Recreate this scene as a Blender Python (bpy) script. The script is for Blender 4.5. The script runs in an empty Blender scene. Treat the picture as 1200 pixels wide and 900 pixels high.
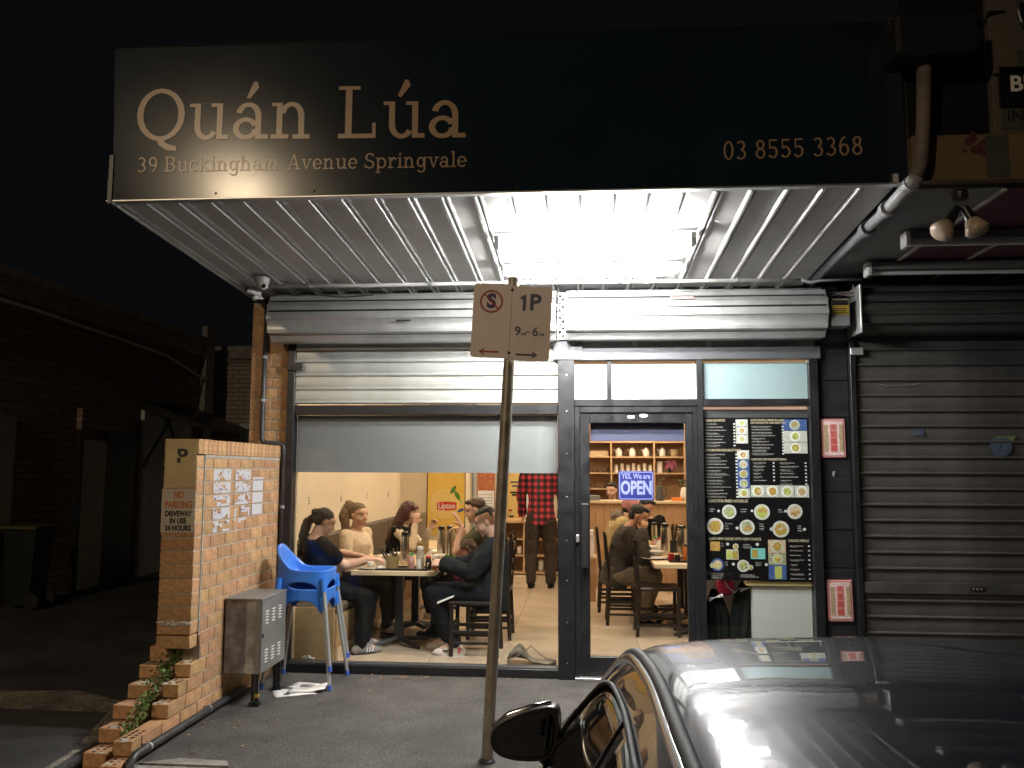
import bpy, bmesh, math, random
import numpy as np
from mathutils import Vector, Matrix, noise as mnoise
random.seed(7)
S = bpy.context.scene
C = S.collection
PI = math.pi
ORD = ('first', 'second', 'third', 'fourth', 'fifth', 'sixth', 'seventh', 'eighth')
WS = bpy.data.scenes.new('workshop')      # empty scratch scene for evaluating modifiers, removed at the end
def ws_graph():
    with bpy.context.temp_override(scene=WS, view_layer=WS.view_layers[0]):
        return bpy.context.evaluated_depsgraph_get()
# ------------------------------------------------------------------ camera
F_PX = 1000.0
YAW, PIT, ROL = [math.radians(a) for a in (4.70, 5.80, 0.25)]
CAM = np.array([0.0, -7.1, 1.66])
_f = np.array([-math.sin(YAW)*math.cos(PIT), math.cos(YAW)*math.cos(PIT), math.sin(PIT)])
_r = np.array([math.cos(YAW), math.sin(YAW), 0.0]); _u = np.cross(_r, _f)
_r2 = math.cos(ROL)*_r + math.sin(ROL)*_u; _u2 = -math.sin(ROL)*_r + math.cos(ROL)*_u
cd = bpy.data.cameras.new('camera'); cam = bpy.data.objects.new('camera', cd); C.objects.link(cam)
cd.sensor_width = 36; cd.lens = F_PX/1200*36; cd.clip_start = 0.05; cd.clip_end = 500
cam.matrix_world = Matrix(((_r2[0], _u2[0], -_f[0], CAM[0]), (_r2[1], _u2[1], -_f[1], CAM[1]), (_r2[2], _u2[2], -_f[2], CAM[2]), (0, 0, 0, 1)))
S.camera = cam
# ------------------------------------------------------------------ world, exposure (night)
w = bpy.data.worlds.new('World'); S.world = w; w.use_nodes = True
bg = w.node_tree.nodes['Background']; bg.inputs[0].default_value = (0.30, 0.33, 0.40, 1); bg.inputs[1].default_value = 0.0085
S.view_settings.view_transform = 'Standard'; S.view_settings.look = 'None'; S.view_settings.exposure = 0.0; S.view_settings.gamma = 1.0
S.cycles.max_bounces = 10; S.cycles.transparent_max_bounces = 24; S.cycles.sample_clamp_indirect = 6.0
S.cycles.diffuse_bounces = 4; S.cycles.glossy_bounces = 4; S.cycles.transmission_bounces = 6
TUBE_L = 450.0; STREET_L = 2800.0; ROOM_L = 40.0

def at(x, y, Y):
    """point of the place at depth Y seen in direction (x, y)"""
    d = _r2*((x-600)/F_PX) - _u2*((y-450)/F_PX) + _f
    t = (Y-CAM[1])/d[1]
    return Vector(CAM + t*d)
def V(*a): return Vector(a)

# ------------------------------------------------------------------ materials
M = {}
def mat(name, col, rough=0.6, metal=0.0, var=0.0, scale=8.0, bump=0.0, bscale=None, emit=None, es=0.0, spec=0.5, col2=None, coat=0.0, stretch=None, trans=0.0, sss=0.0, rvar=0.0):
    m = bpy.data.materials.new(name); m.use_nodes = True; nt = m.node_tree; n = nt.nodes; l = nt.links
    b = n['Principled BSDF']
    b.inputs['Base Color'].default_value = (*col, 1); b.inputs['Roughness'].default_value = rough
    b.inputs['Metallic'].default_value = metal; b.inputs['Specular IOR Level'].default_value = spec
    if coat: b.inputs['Coat Weight'].default_value = coat; b.inputs['Coat Roughness'].default_value = 0.02; b.inputs['Coat IOR'].default_value = 1.36
    if trans: b.inputs['Transmission Weight'].default_value = trans
    if sss: b.inputs['Subsurface Weight'].default_value = sss; b.inputs['Subsurface Radius'].default_value = (0.02, 0.008, 0.004); b.inputs['Subsurface Scale'].default_value = 0.5
    if emit: b.inputs['Emission Color'].default_value = (*emit, 1); b.inputs['Emission Strength'].default_value = es
    if var or bump or col2 or rvar:
        tc = n.new('ShaderNodeTexCoord'); mp = n.new('ShaderNodeMapping'); l.new(tc.outputs['Object'], mp.inputs[0])
        if stretch: mp.inputs['Scale'].default_value = stretch
        nz = n.new('ShaderNodeTexNoise'); nz.inputs['Scale'].default_value = scale; nz.inputs['Detail'].default_value = 6; nz.inputs['Roughness'].default_value = 0.65
        l.new(mp.outputs[0], nz.inputs['Vector'])
        if var or col2:
            cr = n.new('ShaderNodeValToRGB')
            c2 = col2 if col2 else tuple(min(1, c*(1+var)) for c in col)
            c1 = col if col2 else tuple(c*(1-var) for c in col)
            cr.color_ramp.elements[0].position = 0.32; cr.color_ramp.elements[1].position = 0.68
            cr.color_ramp.elements[0].color = (*c1, 1); cr.color_ramp.elements[1].color = (*c2, 1)
            l.new(nz.outputs['Fac'], cr.inputs[0]); l.new(cr.outputs[0], b.inputs['Base Color'])
        if rvar:
            mr = n.new('ShaderNodeMapRange'); mr.inputs['From Min'].default_value = 0.3; mr.inputs['From Max'].default_value = 0.7
            mr.inputs['To Min'].default_value = max(0.02, rough-rvar); mr.inputs['To Max'].default_value = min(1, rough+rvar)
            l.new(nz.outputs['Fac'], mr.inputs[0]); l.new(mr.outputs[0], b.inputs['Roughness'])
        if bump:
            n2 = n.new('ShaderNodeTexNoise'); n2.inputs['Scale'].default_value = bscale or scale*4; n2.inputs['Detail'].default_value = 5
            l.new(mp.outputs[0], n2.inputs['Vector'])
            bp = n.new('ShaderNodeBump'); bp.inputs['Strength'].default_value = bump; bp.inputs['Distance'].default_value = 0.01
            l.new(n2.outputs['Fac'], bp.inputs['Height']); l.new(bp.outputs[0], b.inputs['Normal'])
    M[name] = m
    return m

def island_var(m, amount=0.35, hue=0.03, wear=None):
    """brick to brick colour differences from the object's own random number"""
    nt = m.node_tree; n = nt.nodes; l = nt.links; b = n['Principled BSDF']
    oi = n.new('ShaderNodeObjectInfo'); hs = n.new('ShaderNodeHueSaturation')
    mr = n.new('ShaderNodeMapRange'); mr.inputs['To Min'].default_value = 1-amount; mr.inputs['To Max'].default_value = 1+amount
    l.new(oi.outputs['Random'], mr.inputs[0]); l.new(mr.outputs[0], hs.inputs['Value'])
    mth = n.new('ShaderNodeMath'); mth.operation = 'MULTIPLY'; mth.inputs[1].default_value = 7.31; l.new(oi.outputs['Random'], mth.inputs[0])
    fr = n.new('ShaderNodeMath'); fr.operation = 'FRACT'; l.new(mth.outputs[0], fr.inputs[0])
    mh = n.new('ShaderNodeMapRange'); mh.inputs['To Min'].default_value = 0.5-hue*0.4; mh.inputs['To Max'].default_value = 0.5+hue*0.4
    l.new(fr.outputs[0], mh.inputs[0]); l.new(mh.outputs[0], hs.inputs['Hue'])
    src = b.inputs['Base Color'].links[0].from_socket if b.inputs['Base Color'].links else None
    if src: l.new(src, hs.inputs['Color'])
    else: hs.inputs['Color'].default_value = b.inputs['Base Color'].default_value
    l.new(hs.outputs[0], b.inputs['Base Color'])

mat('brick', (0.48, 0.275, 0.135), 0.85, var=0.18, scale=14, bump=0.5, bscale=90); island_var(M['brick'], 0.16, 0.02)
mat('dark_brick', (0.3, 0.22, 0.18), 0.9, var=0.35, scale=6, bump=0.4)
mat('mortar', (0.42, 0.37, 0.30), 0.95, var=0.25, scale=20, bump=0.7, bscale=80)
mat('asphalt', (0.060, 0.057, 0.053), 0.85, var=0.45, scale=3.0, bump=1.0, bscale=160, rvar=0.12)
mat('road', (0.06, 0.06, 0.06), 0.85, var=0.3, scale=3, bump=0.8, bscale=140)
mat('driveway', (0.05, 0.05, 0.05), 0.8, var=0.5, scale=1.6, bump=0.6, bscale=60)
mat('old_concrete', (0.24, 0.22, 0.19), 0.9, var=0.6, scale=4, bump=0.6, bscale=50)
mat('kerb_concrete', (0.24, 0.22, 0.20), 0.9, var=0.3, scale=8, bump=0.6, bscale=60)
mat('galvanised', (0.52, 0.53, 0.52), 0.40, metal=0.6, var=0.14, scale=5, bump=0.30, bscale=4, rvar=0.08)
mat('galvanised_light', (0.44, 0.455, 0.43), 0.5, metal=0.45, var=0.14, scale=3, bump=0.25, bscale=5, rvar=0.1)
mat('shutter_dark', (0.115, 0.112, 0.104), 0.45, metal=0.5, var=0.28, scale=2.2, bump=0.35, bscale=5, rvar=0.12)
mat('soffit', (0.52, 0.515, 0.505), 0.55, var=0.10, scale=3, bump=0.1, bscale=14)
mat('soffit_white', (0.75, 0.75, 0.74), 0.5, var=0.05, scale=4)
mat('black_frame', (0.010, 0.0105, 0.012), 0.38, var=0.3, scale=10, bump=0.08, rvar=0.1)
mat('grey_plate', (0.085, 0.088, 0.095), 0.45, metal=0.3, var=0.1)
mat('fascia', (0.009, 0.017, 0.028), 0.19, var=0.2, scale=1.2, spec=0.28, rvar=0.02, bump=0.02, bscale=3)
mat('gold_vinyl', (0.40, 0.265, 0.165), 0.30, var=0.06, scale=5)
mat('alu_trim', (0.5, 0.5, 0.5), 0.4, metal=0.8, var=0.1)
mat('white_paint', (0.78, 0.78, 0.76), 0.5, var=0.05, scale=5)
mat('white_plastic', (0.75, 0.75, 0.73), 0.4)
mat('frosted_white', (0.80, 0.83, 0.84), 0.35, var=0.02)
mat('frosted_green', (0.24, 0.33, 0.34), 0.25, var=0.04, scale=2)
mat('pole', (0.33, 0.29, 0.23), 0.5, metal=0.55, var=0.3, scale=9, bump=0.2, rvar=0.12)
mat('sign_face', (0.82, 0.70, 0.64), 0.55, var=0.05, scale=3)
mat('sign_red', (0.38, 0.06, 0.06), 0.6); mat('sign_purple', (0.07, 0.05, 0.16), 0.6); mat('sign_green', (0.06, 0.08, 0.08), 0.6)
mat('sign_grey', (0.09, 0.11, 0.15), 0.6)
mat('plate_cream', (0.52, 0.40, 0.20), 0.5, var=0.12, scale=5); mat('plate_white', (0.48, 0.42, 0.34), 0.5, var=0.12, scale=5)
mat('ink', (0.012, 0.012, 0.014), 0.5); mat('ink_orange', (0.50, 0.14, 0.03), 0.5); mat('print_white', (0.8, 0.8, 0.8), 0.5)
mat('blue_plastic', (0.04, 0.18, 0.62), 0.3, var=0.04, scale=4, spec=0.5); mat('blue_cap', (0.05, 0.12, 0.5), 0.4)
mat('leg_grey', (0.45, 0.46, 0.46), 0.38, metal=0.5)
mat('cabinet', (0.22, 0.22, 0.21), 0.5, metal=0.35, var=0.22, scale=3, bump=0.1, rvar=0.1)
mat('cabinet_side', (0.31, 0.30, 0.28), 0.6, metal=0.2, var=0.35, scale=2.2, bump=0.15)
mat('louvre', (0.72, 0.72, 0.70), 0.5)
mat('paper', (0.72, 0.71, 0.70), 0.7, var=0.08, scale=12)
mat('torn_paper', (0.58, 0.57, 0.60), 0.7, var=0.05, scale=25)
mat('black_pipe', (0.045, 0.045, 0.048), 0.4, var=0.3, scale=12, rvar=0.1)
mat('pipe_brown', (0.15, 0.125, 0.11), 0.7, var=.3, scale=12); mat('grey_pipe', (0.28, 0.29, 0.30), 0.5, var=0.15, scale=8)
mat('leaf', (0.06, 0.10, 0.025), 0.6, var=0.4, scale=30); mat('leaf_pale', (0.09, 0.15, 0.03), 0.6, var=0.3, scale=30)
mat('dry_leaf', (0.28, 0.17, 0.09), 0.8, var=0.4, scale=20)
mat('pier_tile', (0.018, 0.018, 0.020), 0.35, var=0.35, scale=3, stretch=(1, 1, 12), bump=0.08); 
mat('plaque_pink', (0.48, 0.21, 0.20), 0.5, var=0.1, scale=30); mat('plaque_pale', (0.62, 0.48, 0.46), 0.5, var=0.35, scale=60); mat('plaque_red', (0.45, 0.06, 0.05), 0.5)
mat('plaque_gold', (0.50, 0.30, 0.20), 0.5, var=0.4, scale=50, col2=(0.22, 0.24, 0.12))
mat('menu_black', (0.008, 0.007, 0.008), 0.3, var=0.3, scale=2); mat('menu_text', (0.45, 0.44, 0.42), 0.5)
mat('menu_head', (0.50, 0.44, 0.30), 0.5); mat('plate_print', (0.60, 0.61, 0.59), 0.4)
for i, (a, b) in enumerate([((0.55, 0.18, 0.04), (0.30, 0.42, 0.06)), ((0.20, 0.42, 0.05), (0.75, 0.62, 0.20)), ((0.42, 0.20, 0.07), (0.70, 0.66, 0.50)), ((0.10, 0.16, 0.04), (0.60, 0.55, 0.42)), ((0.6, 0.48, 0.12), (0.35, 0.10, 0.05))]):
    mat('food%d' % i, a, 0.5, scale=70, col2=b)
mat('photo_blue', (0.06, 0.11, 0.30), 0.5, var=0.3, scale=25); mat('photo_teal', (0.20, 0.55, 0.50), 0.5); mat('photo_pale', (0.52, 0.54, 0.50), 0.5, var=0.12, scale=20)
mat('open_blue', (0.014, 0.02, 0.15), 0.45); mat('open_print', (0.26, 0.29, 0.55), 0.5)
mat('cream_wall', (0.74, 0.64, 0.48), 0.7, var=0.03, scale=3); mat('ceiling', (0.7, 0.66, 0.6), 0.8)
mat('floor_tile', (0.52, 0.42, 0.31), 0.22, var=0.05, scale=2.5, rvar=0.04); island_var(M['floor_tile'], 0.06, 0.01)
mat('grout', (0.22, 0.17, 0.13), 0.9)
mat('wood_light', (0.62, 0.48, 0.31), 0.45, var=0.15, scale=8, stretch=(1, 12, 12))
mat('wood_panel', (0.40, 0.235, 0.12), 0.5, var=0.2, scale=7, stretch=(10, 10, 0.8)); mat('wood_shelf', (0.55, 0.36, 0.20), 0.5, var=0.12, scale=8)
mat('booth_wood', (0.42, 0.28, 0.14), 0.5, var=0.2, scale=5, stretch=(3, 3, 12)); mat('booth_brown', (0.10, 0.075, 0.05), 0.6, var=0.2)
mat('dark_wood', (0.016, 0.011, 0.009), 0.35, var=0.3, scale=20)
mat('blind_grey', (0.21, 0.215, 0.22), 0.75, var=0.03, scale=3); mat('blind_navy', (0.075, 0.08, 0.14), 0.8)
mat('white_wall', (0.56, 0.575, 0.56), 0.6, var=0.04, scale=2)
mat('steel', (0.62, 0.58, 0.52), 0.25, metal=1.0, rvar=0.08, scale=4); mat('black_plastic', (0.015, 0.015, 0.016), 0.35)
mat('ceramic', (0.75, 0.72, 0.66), 0.25); mat('clear_plastic', (0.7, 0.68, 0.62), 0.15, trans=0.7); mat('wicker', (0.42, 0.30, 0.13), 0.6, scale=90, bump=1, var=0.35)
mat('red_plastic', (0.55, 0.03, 0.03), 0.35); mat('chilli', (0.40, 0.02, 0.015), 0.3, scale=60, col2=(0.7, 0.6, 0.55)); mat('green_cap', (0.02, 0.35, 0.08), 0.4); mat('sauce_orange', (0.75, 0.22, 0.04), 0.4)
mat('lettuce', (0.08, 0.24, 0.03), 0.6, var=0.5, scale=30); mat('tissue', (0.75, 0.70, 0.66), 0.7, var=0.1)
mat('poster_yellow', (0.80, 0.50, 0.06), 0.5, scale=3.5, col2=(0.85, 0.60, 0.16)); mat('logo_red', (0.60, 0.03, 0.02), 0.5); mat('poster_pale', (0.85, 0.62, 0.22), 0.6)
mat('calendar_red', (0.34, 0.025, 0.03), 0.5, scale=22, col2=(0.50, 0.24, 0.08)); mat('flower_pink', (0.55, 0.15, 0.30), 0.6, var=0.3)
mat('skin', (0.64, 0.40, 0.30), 0.5, var=0.06, scale=18, sss=0.08, spec=0.35); mat('skin_tan', (0.48, 0.26, 0.16), 0.5, var=0.06, scale=18, sss=0.08, spec=0.35)
mat('lips', (0.42, 0.12, 0.10), 0.4); mat('eye_white', (0.7, 0.7, 0.68), 0.2); mat('iris', (0.02, 0.012, 0.008), 0.15)
def hairmat(n, c, c2=None): mat(n, c, 0.45, scale=16, col2=c2 or tuple(x*1.9 for x in c), bump=0.9, bscale=60, stretch=(5, 5, 1))
hairmat('hair_black', (0.010, 0.008, 0.007)); hairmat('hair_brown', (0.05, 0.025, 0.015)); hairmat('hair_auburn', (0.055, 0.020, 0.014)); hairmat('hair_blond', (0.06, 0.035, 0.02), (0.33, 0.21, 0.11))
for n_, c_, v_ in (('tee_black', (0.006, 0.006, 0.0065), .3), ('knit_cream', (0.70, 0.58, 0.44), .1), ('vest_black', (0.016, 0.014, 0.014), .3), ('hoodie_slate', (0.011, 0.0125, 0.015), .25),
                   ('trouser_black', (0.006, 0.006, 0.007), .3), ('trouser_navy', (0.007, 0.008, 0.012), .3), ('trouser_brown', (0.045, 0.035, 0.028), .25), ('jacket_grey', (0.060, 0.052, 0.044), .3), ('khaki', (0.17, 0.135, 0.095), .25),
                   ('coat_yellow', (0.48, 0.36, 0.18), .15), ('beanie_pink', (0.50, 0.22, 0.20), .4), ('fur_hood', (0.20, 0.15, 0.12), .4), ('olive', (0.09, 0.085, 0.05), .25), ('shoe_white', (0.62, 0.56, 0.52), .1), ('shoe_grey', (0.25, 0.23, 0.22), .2),
                   ('umbrella_black', (0.012, 0.014, 0.013), .3), ('helmet_pink', (0.45, 0.03, 0.10), .1), ('mat_grey', (0.16, 0.14, 0.11), .5), ('stripe_pink', (0.6, 0.12, 0.22), .3)):
    mat(n_, c_, 0.85, var=v_, scale=10, bump=0.45, bscale=22, spec=0.12)
M['helmet_pink'].node_tree.nodes['Principled BSDF'].inputs['Roughness'].default_value = 0.3
mat('car_paint', (0.006, 0.009, 0.019), 0.38, metal=0.15, var=0.3, scale=2.5, spec=0.08, coat=1.0, rvar=0.1); mat('car_glass', (0.006, 0.006, 0.007), 0.03, spec=0.5)
mat('chrome', (0.75, 0.75, 0.76), 0.18, metal=1.0); mat('rubber', (0.012, 0.012, 0.012), 0.7); mat('mirror', (0.14, 0.14, 0.15), 0.03, metal=1.0)
mat('tail_red', (0.3, 0.01, 0.01), 0.2); mat('lamp_clear', (0.5, 0.5, 0.5), 0.1)
mat('neighbour_paint', (0.10, 0.078, 0.055), 0.8, scale=1.4, col2=(0.055, 0.058, 0.048), bump=0.3); mat('neighbour_yellow', (0.15, 0.10, 0.05), 0.8, scale=2.6, col2=(0.10, 0.07, 0.04)); mat('flaking_maroon', (0.07, 0.015, 0.015), 0.8, var=.4)
mat('patch_grey', (0.045, 0.047, 0.042), 0.8, var=.2); mat('sticker_blue', (0.015, 0.025, 0.07), 0.5, scale=60, col2=(0.10, 0.13, 0.16)); mat('sticker_green', (0.12, 0.16, 0.06), 0.5, var=.3); mat('maroon', (0.075, 0.016, 0.028), 0.6, var=0.2); mat('grey_board', (0.15, 0.15, 0.15), 0.7, var=0.1, scale=2); mat('bulb_cream', (0.42, 0.33, 0.25), 0.35); mat('lead_roof', (0.40, 0.38, 0.36), 0.8, var=.3)
mat('bin_green', (0.006, 0.012, 0.008), 0.5); mat('bin_lid', (0.10, 0.085, 0.03), 0.5); mat('door_grey', (0.40, 0.40, 0.36), 0.6, var=.2); mat('mesh_door', (0.80, 0.74, 0.64), 0.6, var=.3, scale=50)
mat('warn_yellow', (0.34, 0.23, 0.03), 0.5); mat('cold_panel', (0.70, 0.76, 0.78), 0.6, var=.2); mat('wrap_print', (0.62, 0.64, 0.70), 0.5, scale=40, col2=(0.35, 0.30, 0.32))
def emitm(n, c, s):
    m = bpy.data.materials.new(n); m.use_nodes = True; nt = m.node_tree; nt.nodes.clear()
    e = nt.nodes.new('ShaderNodeEmission'); o = nt.nodes.new('ShaderNodeOutputMaterial'); e.inputs[0].default_value = (*c, 1); e.inputs[1].default_value = s
    nt.links.new(e.outputs[0], o.inputs[0]); M[n] = m
emitm('tube_light', (1.0, 0.99, 0.97), TUBE_L); emitm('street_light', (1.0, 0.77, 0.50), STREET_L); emitm('room_light', (1.0, 0.80, 0.58), ROOM_L); emitm('strip_glow', (1.0, 0.62, 0.5), 0.6)
def glassm(n, tint=(1, 1, 1)):
    m = bpy.data.materials.new(n); m.use_nodes = True; nt = m.node_tree; nt.nodes.clear()
    o = nt.nodes.new('ShaderNodeOutputMaterial'); mx = nt.nodes.new('ShaderNodeMixShader'); t = nt.nodes.new('ShaderNodeBsdfTransparent'); g = nt.nodes.new('ShaderNodeBsdfGlossy'); fr = nt.nodes.new('ShaderNodeFresnel')
    fr.inputs[0].default_value = 1.5; t.inputs[0].default_value = (*tint, 1); g.inputs['Roughness'].default_value = 0.01
    ge = nt.nodes.new('ShaderNodeNewGeometry'); om = nt.nodes.new('ShaderNodeMath'); om.operation = 'SUBTRACT'; om.inputs[0].default_value = 1.0; nt.links.new(ge.outputs['Backfacing'], om.inputs[1])
    ml = nt.nodes.new('ShaderNodeMath'); ml.operation = 'MULTIPLY'; nt.links.new(fr.outputs[0], ml.inputs[0]); nt.links.new(om.outputs[0], ml.inputs[1])   # one thin sheet: reflect once, at its front face
    nt.links.new(ml.outputs[0], mx.inputs[0]); nt.links.new(t.outputs[0], mx.inputs[1]); nt.links.new(g.outputs[0], mx.inputs[2]); nt.links.new(mx.outputs[0], o.inputs[0]); M[n] = m
glassm('window_glass', (0.95, 0.96, 0.95)); glassm('cup_glass', (0.8, 0.8, 0.78))
def plaidm():
    m = mat('plaid', (0.4, 0.03, 0.04), 0.85); nt = m.node_tree; n = nt.nodes; l = nt.links; b = n['Principled BSDF']
    tc = n.new('ShaderNodeTexCoord'); sp = n.new('ShaderNodeSeparateXYZ'); l.new(tc.outputs['Object'], sp.inputs[0])
    outs = []
    for ax in ('X', 'Z'):
        mu = n.new('ShaderNodeMath'); mu.operation = 'MULTIPLY'; mu.inputs[1].default_value = 11.5; l.new(sp.outputs[ax], mu.inputs[0])
        fr = n.new('ShaderNodeMath'); fr.operation = 'FRACT'; l.new(mu.outputs[0], fr.inputs[0])
        gt = n.new('ShaderNodeMath'); gt.operation = 'GREATER_THAN'; gt.inputs[1].default_value = 0.46; l.new(fr.outputs[0], gt.inputs[0]); outs.append(gt)
    ad = n.new('ShaderNodeMath'); ad.operation = 'ADD'; l.new(outs[0].outputs[0], ad.inputs[0]); l.new(outs[1].outputs[0], ad.inputs[1])
    dv = n.new('ShaderNodeMath'); dv.operation = 'MULTIPLY'; dv.inputs[1].default_value = 0.5; l.new(ad.outputs[0], dv.inputs[0])
    cr = n.new('ShaderNodeValToRGB'); cr.color_ramp.interpolation = 'CONSTANT'; e = cr.color_ramp.elements
    e[0].color = (0.50, 0.035, 0.05, 1); e[1].position = 0.75; e[1].color = (0.012, 0.008, 0.010, 1); k = e.new(0.25); k.color = (0.13, 0.014, 0.022, 1)
    l.new(dv.outputs[0], cr.inputs[0]); l.new(cr.outputs[0], b.inputs['Base Color'])
plaidm()
def bricktex(m, sx=0.24, sy=0.086, c1=(0.40, 0.28, 0.23), c2=(0.27, 0.19, 0.16), mo=(0.12, 0.11, 0.10), axis='YZ'):
    nt = M[m].node_tree; n = nt.nodes; l = nt.links; b = n['Principled BSDF']
    tc = n.new('ShaderNodeTexCoord'); sp = n.new('ShaderNodeSeparateXYZ'); cb = n.new('ShaderNodeCombineXYZ'); l.new(tc.outputs['Object'], sp.inputs[0])
    l.new(sp.outputs[axis[0]], cb.inputs[0]); l.new(sp.outputs[axis[1]], cb.inputs[1])
    bt = n.new('ShaderNodeTexBrick'); l.new(cb.outputs[0], bt.inputs['Vector']); bt.inputs['Color1'].default_value = (*c1, 1); bt.inputs['Color2'].default_value = (*c2, 1); bt.inputs['Mortar'].default_value = (*mo, 1)
    bt.inputs['Scale'].default_value = 1; bt.inputs['Brick Width'].default_value = sx; bt.inputs['Row Height'].default_value = sy; bt.inputs['Mortar Size'].default_value = 0.01
    l.new(bt.outputs['Color'], b.inputs['Base Color'])
    bp = n.new('ShaderNodeBump'); bp.inputs['Distance'].default_value = 0.01; bp.invert = True; l.new(bt.outputs['Fac'], bp.inputs['Height']); l.new(bp.outputs[0], b.inputs['Normal'])
bricktex('dark_brick', axis='YZ')
mat('far_brick', (0.3, 0.28, 0.25), 0.9); bricktex('far_brick', c1=(0.62, 0.54, 0.45), c2=(0.50, 0.43, 0.36), mo=(0.24, 0.21, 0.18), axis='XZ')

def speckle(m, scale=170.0, lo=0.45, hi=2.6):
    nt = M[m].node_tree; n = nt.nodes; l = nt.links; b = n['Principled BSDF']; src = b.inputs['Base Color'].links[0].from_socket
    tc = n.new('ShaderNodeTexCoord'); nz = n.new('ShaderNodeTexNoise'); nz.inputs['Scale'].default_value = scale; nz.inputs['Detail'].default_value = 2; l.new(tc.outputs['Object'], nz.inputs['Vector'])
    mr = n.new('ShaderNodeMapRange'); mr.inputs['From Min'].default_value = 0.42; mr.inputs['From Max'].default_value = 0.72; mr.inputs['To Min'].default_value = lo; mr.inputs['To Max'].default_value = hi; l.new(nz.outputs['Fac'], mr.inputs[0])
    vm = n.new('ShaderNodeVectorMath'); vm.operation = 'SCALE'; l.new(src, vm.inputs[0]); l.new(mr.outputs[0], vm.inputs['Scale']); l.new(vm.outputs[0], b.inputs['Base Color'])
speckle('asphalt', 120.0, 0.7, 2.4); speckle('old_concrete', 60, .6, 1.6); speckle('cabinet_side', 12, .7, 1.3); speckle('brick', 45, .90, 1.22)
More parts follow.
